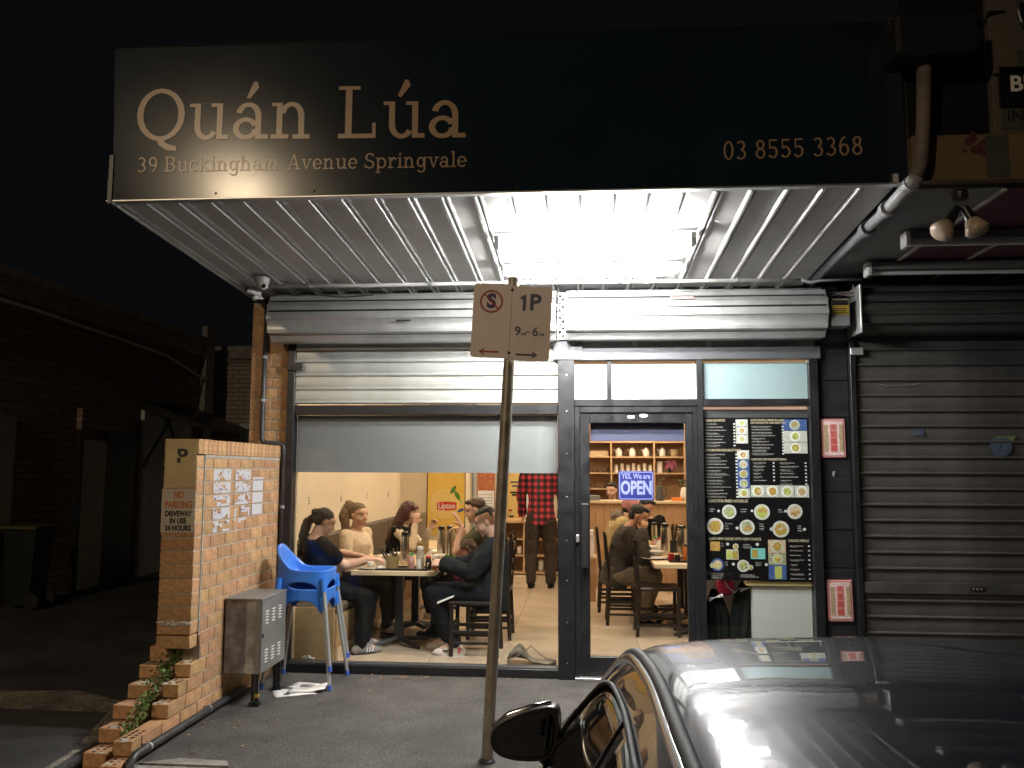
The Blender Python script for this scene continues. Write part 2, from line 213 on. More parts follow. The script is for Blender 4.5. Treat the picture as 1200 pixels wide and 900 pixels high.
# ------------------------------------------------------------------ mesh helpers
def tag(o, label=None, cat=None, group=None, kind=None):
    if label: o['label'] = label
    if cat: o['category'] = cat
    if group: o['group'] = group
    if kind: o['kind'] = kind
    return o
class MB:
    def __init__(s): s.b = bmesh.new(); s.n = 0
    def face(s, vs):
        try: return s.b.faces.new(vs)
        except ValueError: return None
    def box(s, x0, x1, y0, y1, z0, z1, R=None, bev=0.0):
        v = [Vector((x, y, z)) for z in (z0, z1) for y in (y0, y1) for x in (x0, x1)]
        if R is not None: v = [R @ p for p in v]
        q = [s.b.verts.new(p) for p in v]
        fs = [s.face([q[i] for i in f]) for f in ((0, 2, 3, 1), (4, 5, 7, 6), (0, 1, 5, 4), (2, 6, 7, 3), (0, 4, 6, 2), (1, 3, 7, 5))]
        if bev:
            es = list({e for f in fs for e in f.edges})
            bmesh.ops.bevel(s.b, geom=es, offset=bev, segments=1, affect='EDGES')
        return s
    def cbox(s, c, size, rz=0.0, bev=0.0, R=None):
        T = Matrix.Translation(c) @ (R if R is not None else Matrix.Rotation(rz, 4, 'Z'))
        a, b, h = [k/2 for k in size]
        return s.box(-a, a, -b, b, -h, h, T, bev)
    def ring(s, c, a, b, n):
        return [s.b.verts.new(Vector(c) + Vector(a)*math.cos(2*PI*i/n) + Vector(b)*math.sin(2*PI*i/n)) for i in range(n)]
    def loft(s, secs, n=14, cap=True):
        """secs: (centre, half-axis a, half-axis b)"""
        rs = [s.ring(c, a, b, n) for c, a, b in secs]
        for r0, r1 in zip(rs, rs[1:]):
            for i in range(n): s.face([r0[i], r0[(i+1) % n], r1[(i+1) % n], r1[i]])
        if cap: s.face(list(reversed(rs[0]))); s.face(rs[-1])
        return s
    def tube(s, pts, r, n=10):
        pts = [Vector(p) for p in pts]; rr = r if isinstance(r, (list, tuple)) else [r]*len(pts)
        secs = []; up = None
        for i, p in enumerate(pts):
            d = (pts[min(i+1, len(pts)-1)] - pts[max(i-1, 0)]).normalized()
            if up is None:
                up = d.cross(Vector((0, 0, 1)) if abs(d.z) < 0.9 else Vector((1, 0, 0))).normalized()
            a = (up - d*up.dot(d)).normalized(); b = d.cross(a); up = a
            secs.append((p, a*rr[i], b*rr[i]))
        return s.loft(secs, n)
    def caps(s, p, q, r0, r1, n=12):
        p, q = Vector(p), Vector(q); d = q-p; L = d.length; d = d/L if L > 1e-6 else Vector((0, 0, 1))
        a = d.cross(Vector((0, 0, 1)) if abs(d.z) < 0.9 else Vector((1, 0, 0))).normalized(); b = d.cross(a); secs = []
        for t in (-0.98, -0.8, -0.45, 0): k = math.sqrt(max(0, 1-t*t)); secs.append((p+d*t*r0, a*r0*k, b*r0*k))
        for t in (0, 0.45, 0.8, 0.98): k = math.sqrt(max(0, 1-t*t)); secs.append((q+d*t*r1, a*r1*k, b*r1*k))
        return s.loft(secs, n)
    def ell(s, c, ax, ay, az, n=16, m=9):
        c, ax, ay, az = Vector(c), Vector(ax), Vector(ay), Vector(az); secs = []
        for i in range(m):
            t = -0.985 + 1.97*i/(m-1); t = math.sin(t*PI/2)
            t = max(-0.995, min(0.995, t)); k = math.sqrt(1-t*t)
            secs.append((c+az*t, ax*k, ay*k))
        return s.loft(secs, n)
    def lathe(s, c, prof, n=16, axis=None):
        c = Vector(c)
        return s.loft([(c+Vector((0, 0, z)), (r, 0, 0), (0, r, 0)) for r, z in prof], n)
    def prism(s, pts, off):
        """polygon pts (3D) extruded by off"""
        off = Vector(off); a = [s.b.verts.new(Vector(p)) for p in pts]; b = [s.b.verts.new(Vector(p)+off) for p in pts]; n = len(pts)
        s.face(list(reversed(a))); s.face(b)
        for i in range(n): s.face([a[i], a[(i+1) % n], b[(i+1) % n], b[i]])
        return s
    def grid(s, P):
        vs = [[s.b.verts.new(Vector(p)) for p in row] for row in P]
        for i in range(len(P)-1):
            for j in range(len(P[0])-1): s.face([vs[i][j], vs[i+1][j], vs[i+1][j+1], vs[i][j+1]])
        return s
    def build(s, name, m, parent=None, label=None, cat=None, group=None, kind=None, smooth=False, loc=None, local=False, norm=True):
        if norm: bmesh.ops.recalc_face_normals(s.b, faces=s.b.faces)
        me = bpy.data.meshes.new(name)
        if local: off = Vector((0, 0, 0))
        elif parent is not None: off = root_loc(parent)
        elif loc is not None: off = Vector(loc)
        else:
            co = [v.co for v in s.b.verts]
            off = Vector(((min(c.x for c in co)+max(c.x for c in co))/2, (min(c.y for c in co)+max(c.y for c in co))/2, min(c.z for c in co)))
        if not local:
            for v in s.b.verts: v.co -= off
        s.b.to_mesh(me); s.b.free()
        if smooth:
            me.polygons.foreach_set('use_smooth', [True]*len(me.polygons))
            if smooth == 'auto': me.set_sharp_from_angle(angle=math.radians(35))
        me.materials.append(M[m] if isinstance(m, str) else m)
        o = bpy.data.objects.new(name, me); C.objects.link(o)
        if parent is not None: o.parent = parent
        elif not local: o.location = off
        elif loc is not None: o.location = loc
        tag(o, label, cat, group, kind)
        return o
def root_loc(o):
    v = Vector((0, 0, 0))
    while o is not None: v += Vector(o.location); o = o.parent
    return v
def thing(name, label, cat, loc, rz=0.0, group=None, kind=None):
    o = bpy.data.objects.new(name, None); o.empty_display_size = 0.1; C.objects.link(o); o.location = loc; o.rotation_euler = (0, 0, rz)
    return tag(o, label, cat, group, kind)
def kids(o): return [c for c in ALL() if c.parent == o]
def ALL(): return list(C.objects)
def copy_tree(root, loc, rz=None, label=None, group=None):
    ch = [o for o in C.objects if o.parent == root]
    r = root.copy(); C.objects.link(r); r.location = loc
    if rz is not None: r.rotation_euler = (0, 0, rz)
    if label: r['label'] = label
    if group: r['group'] = group
    for c in ch:
        d = c.copy(); C.objects.link(d); d.parent = r
        for g in [o for o in C.objects if o.parent == c]:
            h = g.copy(); C.objects.link(h); h.parent = d
    return r
def inst(me_obj, loc, parent, scale=None, rot=None):
    o = me_obj.copy(); C.objects.link(o); o.parent = parent; o.location = Vector(loc) - root_loc(parent)
    if scale: o.scale = scale
    if rot: o.rotation_euler = rot
    return o
def remesh(mb, voxel, smooth=2, noise=0.0, nscale=9.0, clip=None, shrink=0.6):
    me = bpy.data.meshes.new('tmp'); bmesh.ops.recalc_face_normals(mb.b, faces=mb.b.faces); mb.b.to_mesh(me); mb.b.free()
    o = bpy.data.objects.new('tmp', me); WS.collection.objects.link(o)
    r = o.modifiers.new('r', 'REMESH'); r.mode = 'VOXEL'; r.voxel_size = voxel; r.use_smooth_shade = True
    if smooth: sm = o.modifiers.new('s', 'SMOOTH'); sm.factor = 0.5; sm.iterations = smooth
    dg = ws_graph(); me2 = bpy.data.meshes.new_from_object(o.evaluated_get(dg))
    bpy.data.objects.remove(o); bpy.data.meshes.remove(me)
    if noise:
        nv = len(me2.vertices); co = np.empty(nv*3, 'f'); me2.vertices.foreach_get('co', co); nr = np.empty(nv*3, 'f'); me2.vertex_normals.foreach_get('vector', nr)
        co = co.reshape(-1, 3); nr = nr.reshape(-1, 3); d = np.array([mnoise.noise(Vector(p)) + 0.5*mnoise.noise(Vector(p)*2.3) for p in (co*nscale).tolist()])
        me2.vertices.foreach_set('co', (co + nr*(d*noise)[:, None]).ravel())
    out = MB(); out.b.from_mesh(me2); bpy.data.meshes.remove(me2)
    return out

# ---- lettering: slab serif for the fascia, built from stems, serifs and bowls
def arcpts(cx, cy, rx, ry, a0, a1, wx, wy, n=20):
    o = []; i_ = []
    for k in range(n+1):
        a = math.radians(a0+(a1-a0)*k/n); c, s_ = math.cos(a), math.sin(a)
        o.append((cx+rx*c, cy+ry*s_)); i_.append((cx+(rx-wx)*c, cy+(ry-wy)*s_))
    return o, i_
W1, W2, SF = 0.09, 0.062, 0.060
def R(x0, y0, x1, y1): return ('R', x0, y0, x1, y1)
def A(cx, cy, rx, ry, a0=0, a1=360, wx=W1, wy=W2): return ('A', cx, cy, rx, ry, a0, a1, wx, wy)
def P(*p): return ('P', p)
G = {
 'Q': (0.80, [A(.39, .35, .36, .37, wx=.095), P((.33, .03), (.40, .03), (.50, -.06), (.64, -.10), (.64, -.16), (.50, -.15), (.38, -.08))]),
 'u': (0.64, [R(.10, .14, .185, .5), R(.02, .452, .12, .5), A(.28, .18, .18, .19, 180, 330), R(.43, 0, .515, .5), R(.34, .452, .45, .5), R(.50, 0, .61, SF)]),
 'a': (0.58, [A(.22, .145, .19, .155, 20, 355), R(.36, 0, .445, .33), A(.255, .32, .19, .19, 0, 165), R(.43, 0, .55, SF)]),
 'n': (0.66, [R(.09, 0, .175, .5), R(.02, .452, .11, .5), R(.01, 0, .27, SF), A(.31, .31, .185, .20, 0, 165), R(.41, 0, .495, .32), R(.33, 0, .58, SF)]),
 'L': (0.66, [R(.13, 0, .225, .72), R(.03, .67, .34, .72), R(.03, 0, .57, SF), R(.52, 0, .57, .21)]),
 'B': (0.70, [R(.11, 0, .20, .72), R(.02, .67, .40, .72), R(.02, 0, .40, SF), A(.38, .535, .19, .185, -90, 90, .09), A(.38, .20, .22, .20, -90, 90, .09), R(.2, .35, .40, .395)]),
 'c': (0.52, [A(.27, .25, .24, .26, 45, 320), R(.40, .33, .45, .46)]),
 'k': (0.64, [R(.09, 0, .175, .74), R(.01, .69, .11, .74), R(.01, 0, .26, SF), P((.17, .18), (.40, .48), (.46, .48), (.19, .13)), P((.26, .28), (.32, .33), (.54, .02), (.44, .02)), R(.34, .452, .55, .5), R(.38, 0, .62, SF)]),
 'i': (0.32, [R(.11, 0, .195, .5), R(.03, .452, .12, .5), R(.02, 0, .29, SF), R(.10, .60, .20, .70)]),
 'g': (0.60, [A(.25, .26, .21, .24), R(.40, -.08, .485, .5), A(.27, -.07, .215, .16, 200, 360), R(.47, .452, .58, .5)]),
 'h': (0.66, [R(.09, 0, .175, .74), R(.01, .69, .11, .74), R(.01, 0, .27, SF), A(.31, .31, .185, .20, 0, 165), R(.41, 0, .495, .32), R(.33, 0, .58, SF)]),
 'm': (0.96, [R(.09, 0, .175, .5), R(.02, .452, .11, .5), R(.01, 0, .25, SF), A(.29, .31, .165, .20, 0, 165), R(.37, 0, .455, .32), R(.32, 0, .52, SF), A(.57, .31, .165, .20, 0, 165), R(.65, 0, .735, .32), R(.60, 0, .82, SF)]),
 'A': (0.76, [P((.12, .02), (.18, .02), (.40, .68), (.36, .74)), P((.36, .74), (.42, .74), (.66, .02), (.56, .02)), R(.22, .22, .54, .27), R(.01, 0, .27, SF), R(.46, 0, .74, SF)]),
 'v': (0.60, [P((.08, .48), (.17, .48), (.32, .05), (.27, 0)), P((.27, 0), (.33, 0), (.51, .48), (.45, .48)), R(.01, .452, .24, .5), R(.37, .452, .58, .5)]),
 'e': (0.56, [A(.27, .25, .24, .26, 0, 320), R(.10, .235, .50, .28)]),
 'S': (0.60, [A(.29, .53, .22, .20, 30, 270, .085), A(.29, .19, .24, .20, -150, 90, .085), R(.44, .55, .49, .70), R(.04, .02, .09, .20)]),
 'p': (0.64, [R(.09, -.22, .175, .5), R(.01, .452, .11, .5), R(.01, -.22, .27, -.172), A(.31, .25, .24, .26, -145, 145)]),
 'r': (0.48, [R(.09, 0, .175, .5), R(.02, .452, .11, .5), R(.01, 0, .28, SF), A(.31, .33, .15, .18, 50, 175), R(.36, .38, .43, .48)]),
 'l': (0.32, [R(.11, 0, .195, .74), R(.02, .69, .12, .74), R(.02, 0, .29, SF)]),
 '0': (0.60, [A(.28, .36, .235, .37)]),
 '3': (0.60, [A(.26, .54, .20, .185, -90, 150), A(.26, .19, .235, .20, -150, 90)]),
 '5': (0.60, [R(.09, .66, .46, .72), R(.09, .36, .145, .70), A(.25, .22, .235, .23, -150, 125)]),
 '6': (0.60, [A(.28, .22, .225, .23), A(.36, .34, .31, .40, 95, 190)]),
 '8': (0.60, [A(.28, .54, .195, .185), A(.28, .195, .23, .205)]),
 '9': (0.60, [A(.28, .50, .225, .23), A(.20, .38, .31, .40, -80, 10)]),
}
def slab_text(txt, x, z, y, h, shear=0.0, wide=1.0):
    """letters as raised shapes facing -Y; h = em size"""
    mb = MB(); cx = x; k = 0
    for ch in txt:
        acc = False
        if ch in 'áú': acc = True; ch = {'á': 'a', 'ú': 'u'}[ch]
        if ch == ' ': cx += 0.30*h*wide; continue
        adv, st = G[ch]
        st = list(st)
        if acc: st.append(P((.22, .58), (.27, .56), (.40, .72), (.37, .80), (.32, .80)))
        for s_ in st:
            k += 1; dep = 0.002 + 0.00012*(k % 9)
            def T(p): return (cx + p[0]*h*wide, y, z + p[1]*h)
            if s_[0] == 'R': pts = [T((s_[1], s_[2])), T((s_[3], s_[2])), T((s_[3], s_[4])), T((s_[1], s_[4]))]; mb.prism(pts, (0, -dep, 0))
            elif s_[0] == 'P': mb.prism([T(p) for p in s_[1]], (0, -dep, 0))
            else:
                o, i_ = arcpts(*s_[1:])
                for q in range(len(o)-1): mb.prism([T(o[q]), T(o[q+1]), T(i_[q+1]), T(i_[q])], (0, -dep, 0))
        cx += adv*h*wide
    return mb, cx
def font_text(txt, size, bold=0.0, sx=1.0, align='CENTER', depth=0.0008):
    cu = bpy.data.curves.new('t', 'FONT'); cu.body = txt; cu.size = size; cu.offset = bold; cu.align_x = align; cu.align_y = 'CENTER'; cu.extrude = depth; cu.resolution_u = 3
    o = bpy.data.objects.new('t', cu); WS.collection.objects.link(o)
    dg = ws_graph(); me = bpy.data.meshes.new_from_object(o.evaluated_get(dg))
    bpy.data.objects.remove(o)
    mb = MB(); mb.b.from_mesh(me); bpy.data.meshes.remove(me)
    for v in mb.b.verts: v.co = Vector((v.co.x*sx, -v.co.z, v.co.y))   # stands upright facing -Y
    return mb
def put_text(txt, c, size, m, parent, name='lettering', bold=0.0, sx=1.0, align='CENTER', depth=0.0008, T=None, fitw=None):
    mb = font_text(txt, size, bold, sx, align, depth)
    if fitw:
        xs = [v.co.x for v in mb.b.verts]; k = fitw/(max(xs)-min(xs)) if xs else 1
        for v in mb.b.verts: v.co.x *= k
    for v in mb.b.verts: v.co = (T @ v.co if T else v.co) + Vector(c)
    if parent is None or size < .03 or len(txt.replace(' ', '')) < 2: return mb.build(name, m, parent, norm=False, kind='stuff' if parent is not None and len(txt) > 1 else None)
    return split_letters(mb, name, m, parent)
def split_letters(mb, name, m, parent):
    b = mb.b; b.verts.index_update(); b.verts.ensure_lookup_table(); seen = set(); isl = []
    for v in b.verts:
        if v.index in seen: continue
        st = [v]; seen.add(v.index); comp = []
        while st:
            q = st.pop(); comp.append(q)
            for e in q.link_edges:
                o = e.other_vert(q)
                if o.index not in seen: seen.add(o.index); st.append(o)
        xs = [q.co.x for q in comp]; isl.append([min(xs), max(xs), comp])
    isl.sort(key=lambda i: i[0]); groups = []
    for a, bb, comp in isl:
        if groups and a < groups[-1][1]-.25*min(bb-a, groups[-1][1]-groups[-1][0]): groups[-1][1] = max(bb, groups[-1][1]); groups[-1][2] += comp
        else: groups.append([a, bb, list(comp)])
    merged = [groups[0]] if groups else []
    for g_ in groups[1:]:
        if g_[1]-g_[0] < .012 and g_[0] < merged[-1][1]+.012: merged[-1][1] = max(merged[-1][1], g_[1]); merged[-1][2] += g_[2]
        else: merged.append(g_)
    groups = merged
    last = None
    for a, bb, comp in groups:
        ids = {q.index: i for i, q in enumerate(comp)}; fs = {f for q in comp for f in q.link_faces}; n = MB(); vs = [n.b.verts.new(q.co) for q in comp]
        for f in fs: n.face([vs[ids[q.index]] for q in f.verts])
        last = n.build('letter', m, parent, norm=False)
    b.free(); return last

# ================================================================== GROUND
mb = MB(); N = 40
mb.box(-60, 60, -60, 80, -0.30, -0.16); mb.build('ground', 'road', kind='structure')
mb = MB(); mb.box(-2.62, 12, -2.28, -0.03, -0.16, 0.0); mb.build('footpath', 'asphalt', kind='structure')
mb = MB(); mb.prism([(-2.95, 20, 0.0), (-2.95, -2.0, -0.015), (-2.95, -3.6, -0.12), (-2.95, -3.6, -0.16), (-2.95, 20, -0.16)], (-12, 0, 0)); mb.build('driveway', 'driveway', kind='structure')
mb = MB(); P0 = [(-3.0, -1.1), (-3.3, -1.0), (-3.8, -0.75), (-4.3, -0.8), (-5.2, -0.7), (-7.2, -0.9), (-7.2, -3.4), (-3.05, -3.4), (-3.0, -2.2)]
mb.prism([(x, y, -0.012 if y > -2.0 else -0.012-(-2.0-y)*0.066) for x, y in P0], (0, 0, 0.004+0.003)); mb.build('apron', 'old_concrete', kind='structure')
kr = thing('kerb', 'grey concrete kerb edging the asphalt footpath in front of the shop', 'kerb', (-2, -2.36, -0.16), kind='structure')
for i in range(9):
    x0 = -2.60+i*1.2
    mb = MB(); mb.box(x0+0.004, x0+1.196, -2.43, -2.284, -0.16, 0.004+0.002*(i % 2), bev=0.012); mb.build('kerb_stone', 'kerb_concrete', kr)
mb = MB(); mb.prism([(-2.50, -2.281, 0.003), (-2.30, -2.18, 0.003), (-2.02, -2.20, 0.003), (-1.98, -2.281, 0.003)], (0, 0, 0.008)); tag(mb.build('concrete_patch', 'kerb_concrete'), kind='structure')
rd = random.Random(3)
mb = MB()
for i in range(1600):
    x = rd.uniform(-2.5, 0.8); y = rd.uniform(-2.2, -0.08); r = rd.uniform(0.0015, 0.0045) if i % 12 else rd.uniform(0.004, 0.007)
    mb.prism([(x+r*math.cos(a)*rd.uniform(.6, 1.2), y+r*math.sin(a)*rd.uniform(.6, 1.2), 0.001) for a in (0, 1.2, 2.4, 3.7, 5)], (0, 0, r*0.6))
mb.build('gravel', 'kerb_concrete', kind='stuff')
mb = MB()
for i in range(60):
    if i < 30: x, y = rd.uniform(-1.9, -0.3), rd.uniform(-0.22, -0.08)
    elif i < 45: x, y = rd.uniform(-2.48, -2.0), rd.uniform(-2.2, -1.3)
    else: x, y = rd.uniform(-2.3, 0.3), rd.uniform(-2.1, -0.3)
    r = rd.uniform(0.008, 0.022); a0 = rd.uniform(0, 6); h = rd.uniform(0.003, 0.012)
    mb.face([mb.b.verts.new((x+r*math.cos(a0+a)*(1 if k % 2 else .5), y+r*math.sin(a0+a)*(1 if k % 2 else .5), 0.003+h*(k % 3)/2)) for k, a in enumerate((0, .9, 1.8, 2.9, 3.9, 5))])
mb.build('litter', 'dry_leaf', kind='stuff')

for k, pts in enumerate(([(-1.5, -2.25), (-1.42, -1.9), (-1.5, -1.55), (-1.3, -1.2), (-1.34, -.9)], [(-.9, -.06), (-.82, -.3), (-.9, -.55), (-.7, -.8)], [(-2.3, -1.3), (-2.0, -1.35), (-1.75, -1.25), (-1.5, -1.3)])):
    mb = MB(); P_ = []
    for a, b in zip(pts, pts[1:]):
        for q in range(8): t_ = q/8; P_.append((a[0]+(b[0]-a[0])*t_+rd.uniform(-.012, .012), a[1]+(b[1]-a[1])*t_+rd.uniform(-.012, .012)))
    for a, b in zip(P_, P_[1:]): w_ = rd.uniform(.0015, .004); mb.prism([(a[0]-w_, a[1], .0008), (a[0]+w_, a[1], .0008), (b[0]+w_, b[1], .0008), (b[0]-w_, b[1], .0008)], (0, 0, .0004))
    mb.build('crack', 'ink', kind='structure')
# ================================================================== LOW BRICK WALL (two skins with a broken stepped end)
CR = 0.0904
def proto_brick(name, sx, sy, sz, m='brick', holes=False, parent=None, bev=0.004):
    out = []
    for k in range(3):
        mb = MB(); mb.box(-sx/2, sx/2, -sy/2, sy/2, -sz/2, sz/2, bev=bev)
        for v in mb.b.verts: v.co += Vector((rd.uniform(-1, 1), rd.uniform(-1, 1), rd.uniform(-1, 1)))*0.0015
        out.append(mb)
    return out
low = thing('brick_wall', 'low orange brick wall with a stepped broken end beside the driveway', 'wall', (-2.665, -0.8, 0))
mb = MB()
mb.box(-2.776, -2.554, -1.43, 0.30, -0.16, 1.752)
mb.box(-2.775, -2.555, -1.583, -1.431, 0.590, 1.752)
for k, yf, yl in ((0, -2.42, -2.22), (1, -2.28, -2.06), (2, -1.86, -1.90), (3, -1.725, -1.76), (4, -1.57, -1.62), (5, -1.42, -1.49)):
    mb.box(-2.652, -2.556, yf+0.012, -1.3, -0.16 if k == 0 else 0.038+CR*(k-1)-0.001, 0.038+CR*k-0.006)
    mb.box(-2.868, -2.742, yl+0.012, -1.3, -0.16 if k == 0 else 0.038+CR*(k-1)-0.001, 0.038+CR*k-0.008)
mb.box(-2.868, -2.746, -1.48, 0.3, -0.16, 0.47)
mb.build('mortar_core', 'mortar', low)
def first_or_inst(cache, key, mk, loc, parent, name, m, **kw):
    if key not in cache:
        mb = mk(); o = mb.build(name, m, parent, local=True, **kw); o.location = Vector(loc)-root_loc(parent); cache[key] = o
        return o
    o = cache[key]; return inst(o, loc, parent)
bc = {}
def brick_at(parent, loc, size, tagk, jit=0.0015, m='brick'):
    kx = (tagk, tuple(round(s, 3) for s in size), rd.randrange(3))
    def mk():
        mb = MB(); a, b, c = [s/2 for s in size]; mb.box(-a, a, -b, b, -c, c, bev=0.0035)
        for v in mb.b.verts: v.co += Vector((rd.uniform(-1, 1), rd.uniform(-1, 1), rd.uniform(-1, 1)))*0.0016
        return mb
    l = Vector(loc) + Vector((rd.uniform(-jit, jit), rd.uniform(-jit, jit), rd.uniform(-jit, jit)*.5))
    return first_or_inst(bc, kx, mk, l, parent, 'brick', m)
BH = CR-0.009
def course(y0, y1, z, xface, offset, parent=low, thick=0.108, L=0.239):
    y = y0; first = True
    while y < y1-0.02:
        l = (L-0.009) if not (first and offset) else (L/2-0.009)
        l = min(l, y1-y)
        if l > 0.02: brick_at(parent, (xface-thick/2, y+l/2, z+BH/2), (thick, l, BH), 'w')
        y += l+0.009; first = False
fronts = {-1: -2.58, 0: -2.42, 1: -2.28, 2: -1.86, 3: -1.725, 4: -1.57, 5: -1.42}
lfronts = {-1: -2.40, 0: -2.22, 1: -2.06, 2: -1.90, 3: -1.76, 4: -1.62, 5: -1.49}
for k in range(-1, 20):
    z = 0.038 + CR*(k-1) + 0.0045
    y0 = fronts.get(k, -1.46 if k > 5 else -2.44)
    if k > 5: y0 = -1.455
    if k == -1: z = 0.038-CR*2+0.0045
    course(y0, 0.0, z, -2.549, k % 2 == 1)
for k in range(-1, 6):                                   # left skin, only the stepped end shows
    z = 0.038 + CR*(k-1) + 0.0045
    y0 = lfronts[k]
    for q in range(3): o_ = brick_at(low, (-2.735-0.069, y0+0.115+q*0.239, z+BH/2), (0.138, 0.23, BH), 'l', .005); o_.rotation_euler = (rd.uniform(-.015, .015), rd.uniform(-.02, .02), rd.uniform(-.05, .05))
for k in range(6, 20):                                   # pier face, full bricks laid across, every course
    z = 0.038 + CR*(k-1) + 0.0045
    brick_at(low, (-2.665, -1.59+0.054, z+BH/2), (0.229, 0.108, BH), 'p', 0.001)
mb = MB(); mb.box(-2.552, -2.5485, -1.476, -1.458, 0.56, 1.745); mb.build('mortar_joint', 'mortar', low)
y = -1.59
while y < -0.01:                                          # brick on edge coping
    brick_at(low, (-2.663, y+0.0335, 1.760+0.051), (0.236, 0.067, 0.102), 'c', 0.001); y += 0.0755
mb = MB(); mb.box(-2.778, -2.545, -1.47, -0.01, 1.733, 1.758, bev=0.004); mb.build('mortar_ledge', 'mortar', low)
mb = MB()                                                 # broken mortar on the lowest pier course
for i in range(26):
    x = rd.uniform(-2.775, -2.56); mb.ell((x, -1.588-rd.uniform(0, .008), 0.655+rd.uniform(-.012, .012)), (rd.uniform(.012, .025), 0, 0), (0, .008, 0), (0, 0, rd.uniform(.006, .013)), 7, 5)
for k, yf in fronts.items():
    for xx in (-2.61, -2.80):
        for q in range(4): mb.ell((xx+rd.uniform(-.04, .04), (yf if xx > -2.7 else lfronts[k])+rd.uniform(.01, .09), 0.038+CR*k-0.006), (rd.uniform(.012, .03), 0, 0), (0, rd.uniform(.01, .03), 0), (0, 0, .006), 7, 5)
mb.build('mortar_crumbs', 'mortar', low, kind='stuff')
mb = MB()                                                 # core holes of the exposed bricks
for k, yf in fronts.items():
    for (xx, yo) in ((-2.603, 0), (-2.80, lfronts[k]-yf)):
        for i in range(2):
            for j in range(5 if k == 1 else 3):
                yy = yf+yo+0.03+j*0.042
                if k == 1 or yy < yf+yo+0.14: mb.lathe((xx-0.022+i*0.044, yy, 0.038+CR*k-0.0048), [(0.012, 0), (0.012, 0.0018)], 8)
mb.build('brick_holes', 'ink', low, kind='stuff')
# weeds growing in the gap
mb = MB()
for i in range(720):
    t = rd.random(); yy = -2.1+t*0.72+rd.uniform(-.06, .06); zz = 0.02+t*0.46+rd.uniform(-0.03, 0.07); xx = -2.70+rd.uniform(-.05, .045)
    s_ = rd.uniform(0.008, 0.02); a = Vector((rd.uniform(-1, 1), rd.uniform(-1, 1), rd.uniform(-.4, 1))).normalized(); b = a.cross(Vector((rd.uniform(-1, 1), rd.uniform(-1, 1), rd.uniform(-1, 1)))).normalized(); p = Vector((xx, yy, zz))
    mb.face([mb.b.verts.new(q) for q in (p, p+a*s_+b*s_*.55, p+a*s_*2, p+a*s_-b*s_*.55)])
tag(mb.build('weeds', 'leaf_pale', norm=False), kind='stuff')
# plates on the pier
pl = thing('parking_plate', 'cream metal plate with a black letter P at the top of the brick pier', 'sign', (-2.665, -1.6, 1.54))
mb = MB(); mb.prism([(-2.77, -1.593, 1.537), (-2.556, -1.593, 1.539), (-2.556, -1.593, 1.858), (-2.767, -1.593, 1.857)], (0, -0.003, 0)); mb.build('plate', 'plate_cream', pl)
put_text('P', (-2.655, -1.5965, 1.745), 0.125, 'ink', pl, bold=0.004, fitw=0.075)
mb = MB(); mb.prism([(-2.705, -1.5975, 1.765), (-2.69, -1.5975, 1.765), (-2.665, -1.5975, 1.735), (-2.68, -1.5975, 1.735)], (0, -0.0006, 0)); mb.build('notch', 'plate_cream', pl)
def rivets(pts, parent, y):
    for x, z in pts:
        mb = MB(); mb.ell((x, y, z), (.006, 0, 0), (0, .003, 0), (0, 0, .006), 8, 5); mb.build('rivet', 'alu_trim', parent)
rivets([(-2.66, 1.84), (-2.755, 1.69), (-2.57, 1.70), (-2.665, 1.56)], pl, -1.598)
pl = thing('no_parking_sign', 'weathered white no parking driveway in use sign riveted to the brick pier', 'sign', (-2.66, -1.6, 1.24))
mb = MB(); mb.box(-2.782, -2.55, -1.596, -1.593, 1.243, 1.531, bev=0.001); mb.build('plate', 'plate_white', pl)
for t, z, h, fw, m_ in (('NO', 1.488, .062, .068, 'ink_orange'), ('PARKING', 1.424, .062, .19, 'ink_orange'), ('DRIVEWAY', 1.366, .046, .185, 'ink'), ('IN USE', 1.319, .046, .115, 'ink'), ('24 HOURS', 1.272, .046, .18, 'ink')):
    put_text(t, (-2.664, -1.5972, z), h*1.05, m_, pl, bold=0.0022, fitw=fw)
rivets([(-2.77, 1.39), (-2.562, 1.39), (-2.664, 1.253), (-2.664, 1.522)], pl, -1.597)
# torn notices pasted on the wall
tp = thing('torn_notice', 'rows of torn white paper notices pasted across the brick wall face', 'notice', (-2.546, -0.9, 1.2))
def torn(y0, y1, z0, z1, holes):
    n = 9; cells = MB(); pts = []
    for i in range(n+1):
        pts.append([(-2.5475, y0+(y1-y0)*i/n, z0+(z1-z0)*j/5) for j in range(6)])
    for i in range(n):
        for j in range(5):
            if mnoise.noise(Vector((i*.33+y0*30, j*.35, z0*40))) > .40-holes*.85: continue
            a, b, c, d = pts[i][j], pts[i+1][j], pts[i+1][j+1], pts[i][j+1]
            k = rd.random()
            ps = [a, b, c, d] if k > .16 else ([a, b, d] if k > .08 else [b, c, d])
            cells.prism(ps, (0.0008, 0, 0))
    cells.build('paper_scrap', 'torn_paper', tp)
    ink = MB()
    for q in range(int(8*(1-holes))):
        yy = rd.uniform(y0, y1-.04); zz = rd.uniform(z0, z1-.015); l = rd.uniform(.012, .05)
        if rd.random() < .6: ink.prism([(-2.5463, yy, zz), (-2.5463, yy+l, zz+rd.uniform(-.01, .01)), (-2.5463, yy+l*.8, zz+.009), (-2.5463, yy+.003, zz+.008)], (0.0004, 0, 0))
    ink.build('print', 'sign_purple', tp, kind='stuff')
for r_, z in enumerate((1.583, 1.493, 1.402, 1.312, 1.222)):
    torn(-1.335+r_*0.004, -1.04, z, z+0.076, (.05, .12, .33, .10, .45)[r_])
    torn(-0.955, -0.67-(0.06 if r_ == 4 else 0), z, z+0.076, (.08, .15, .15, .4, .7)[r_])
mb = MB()
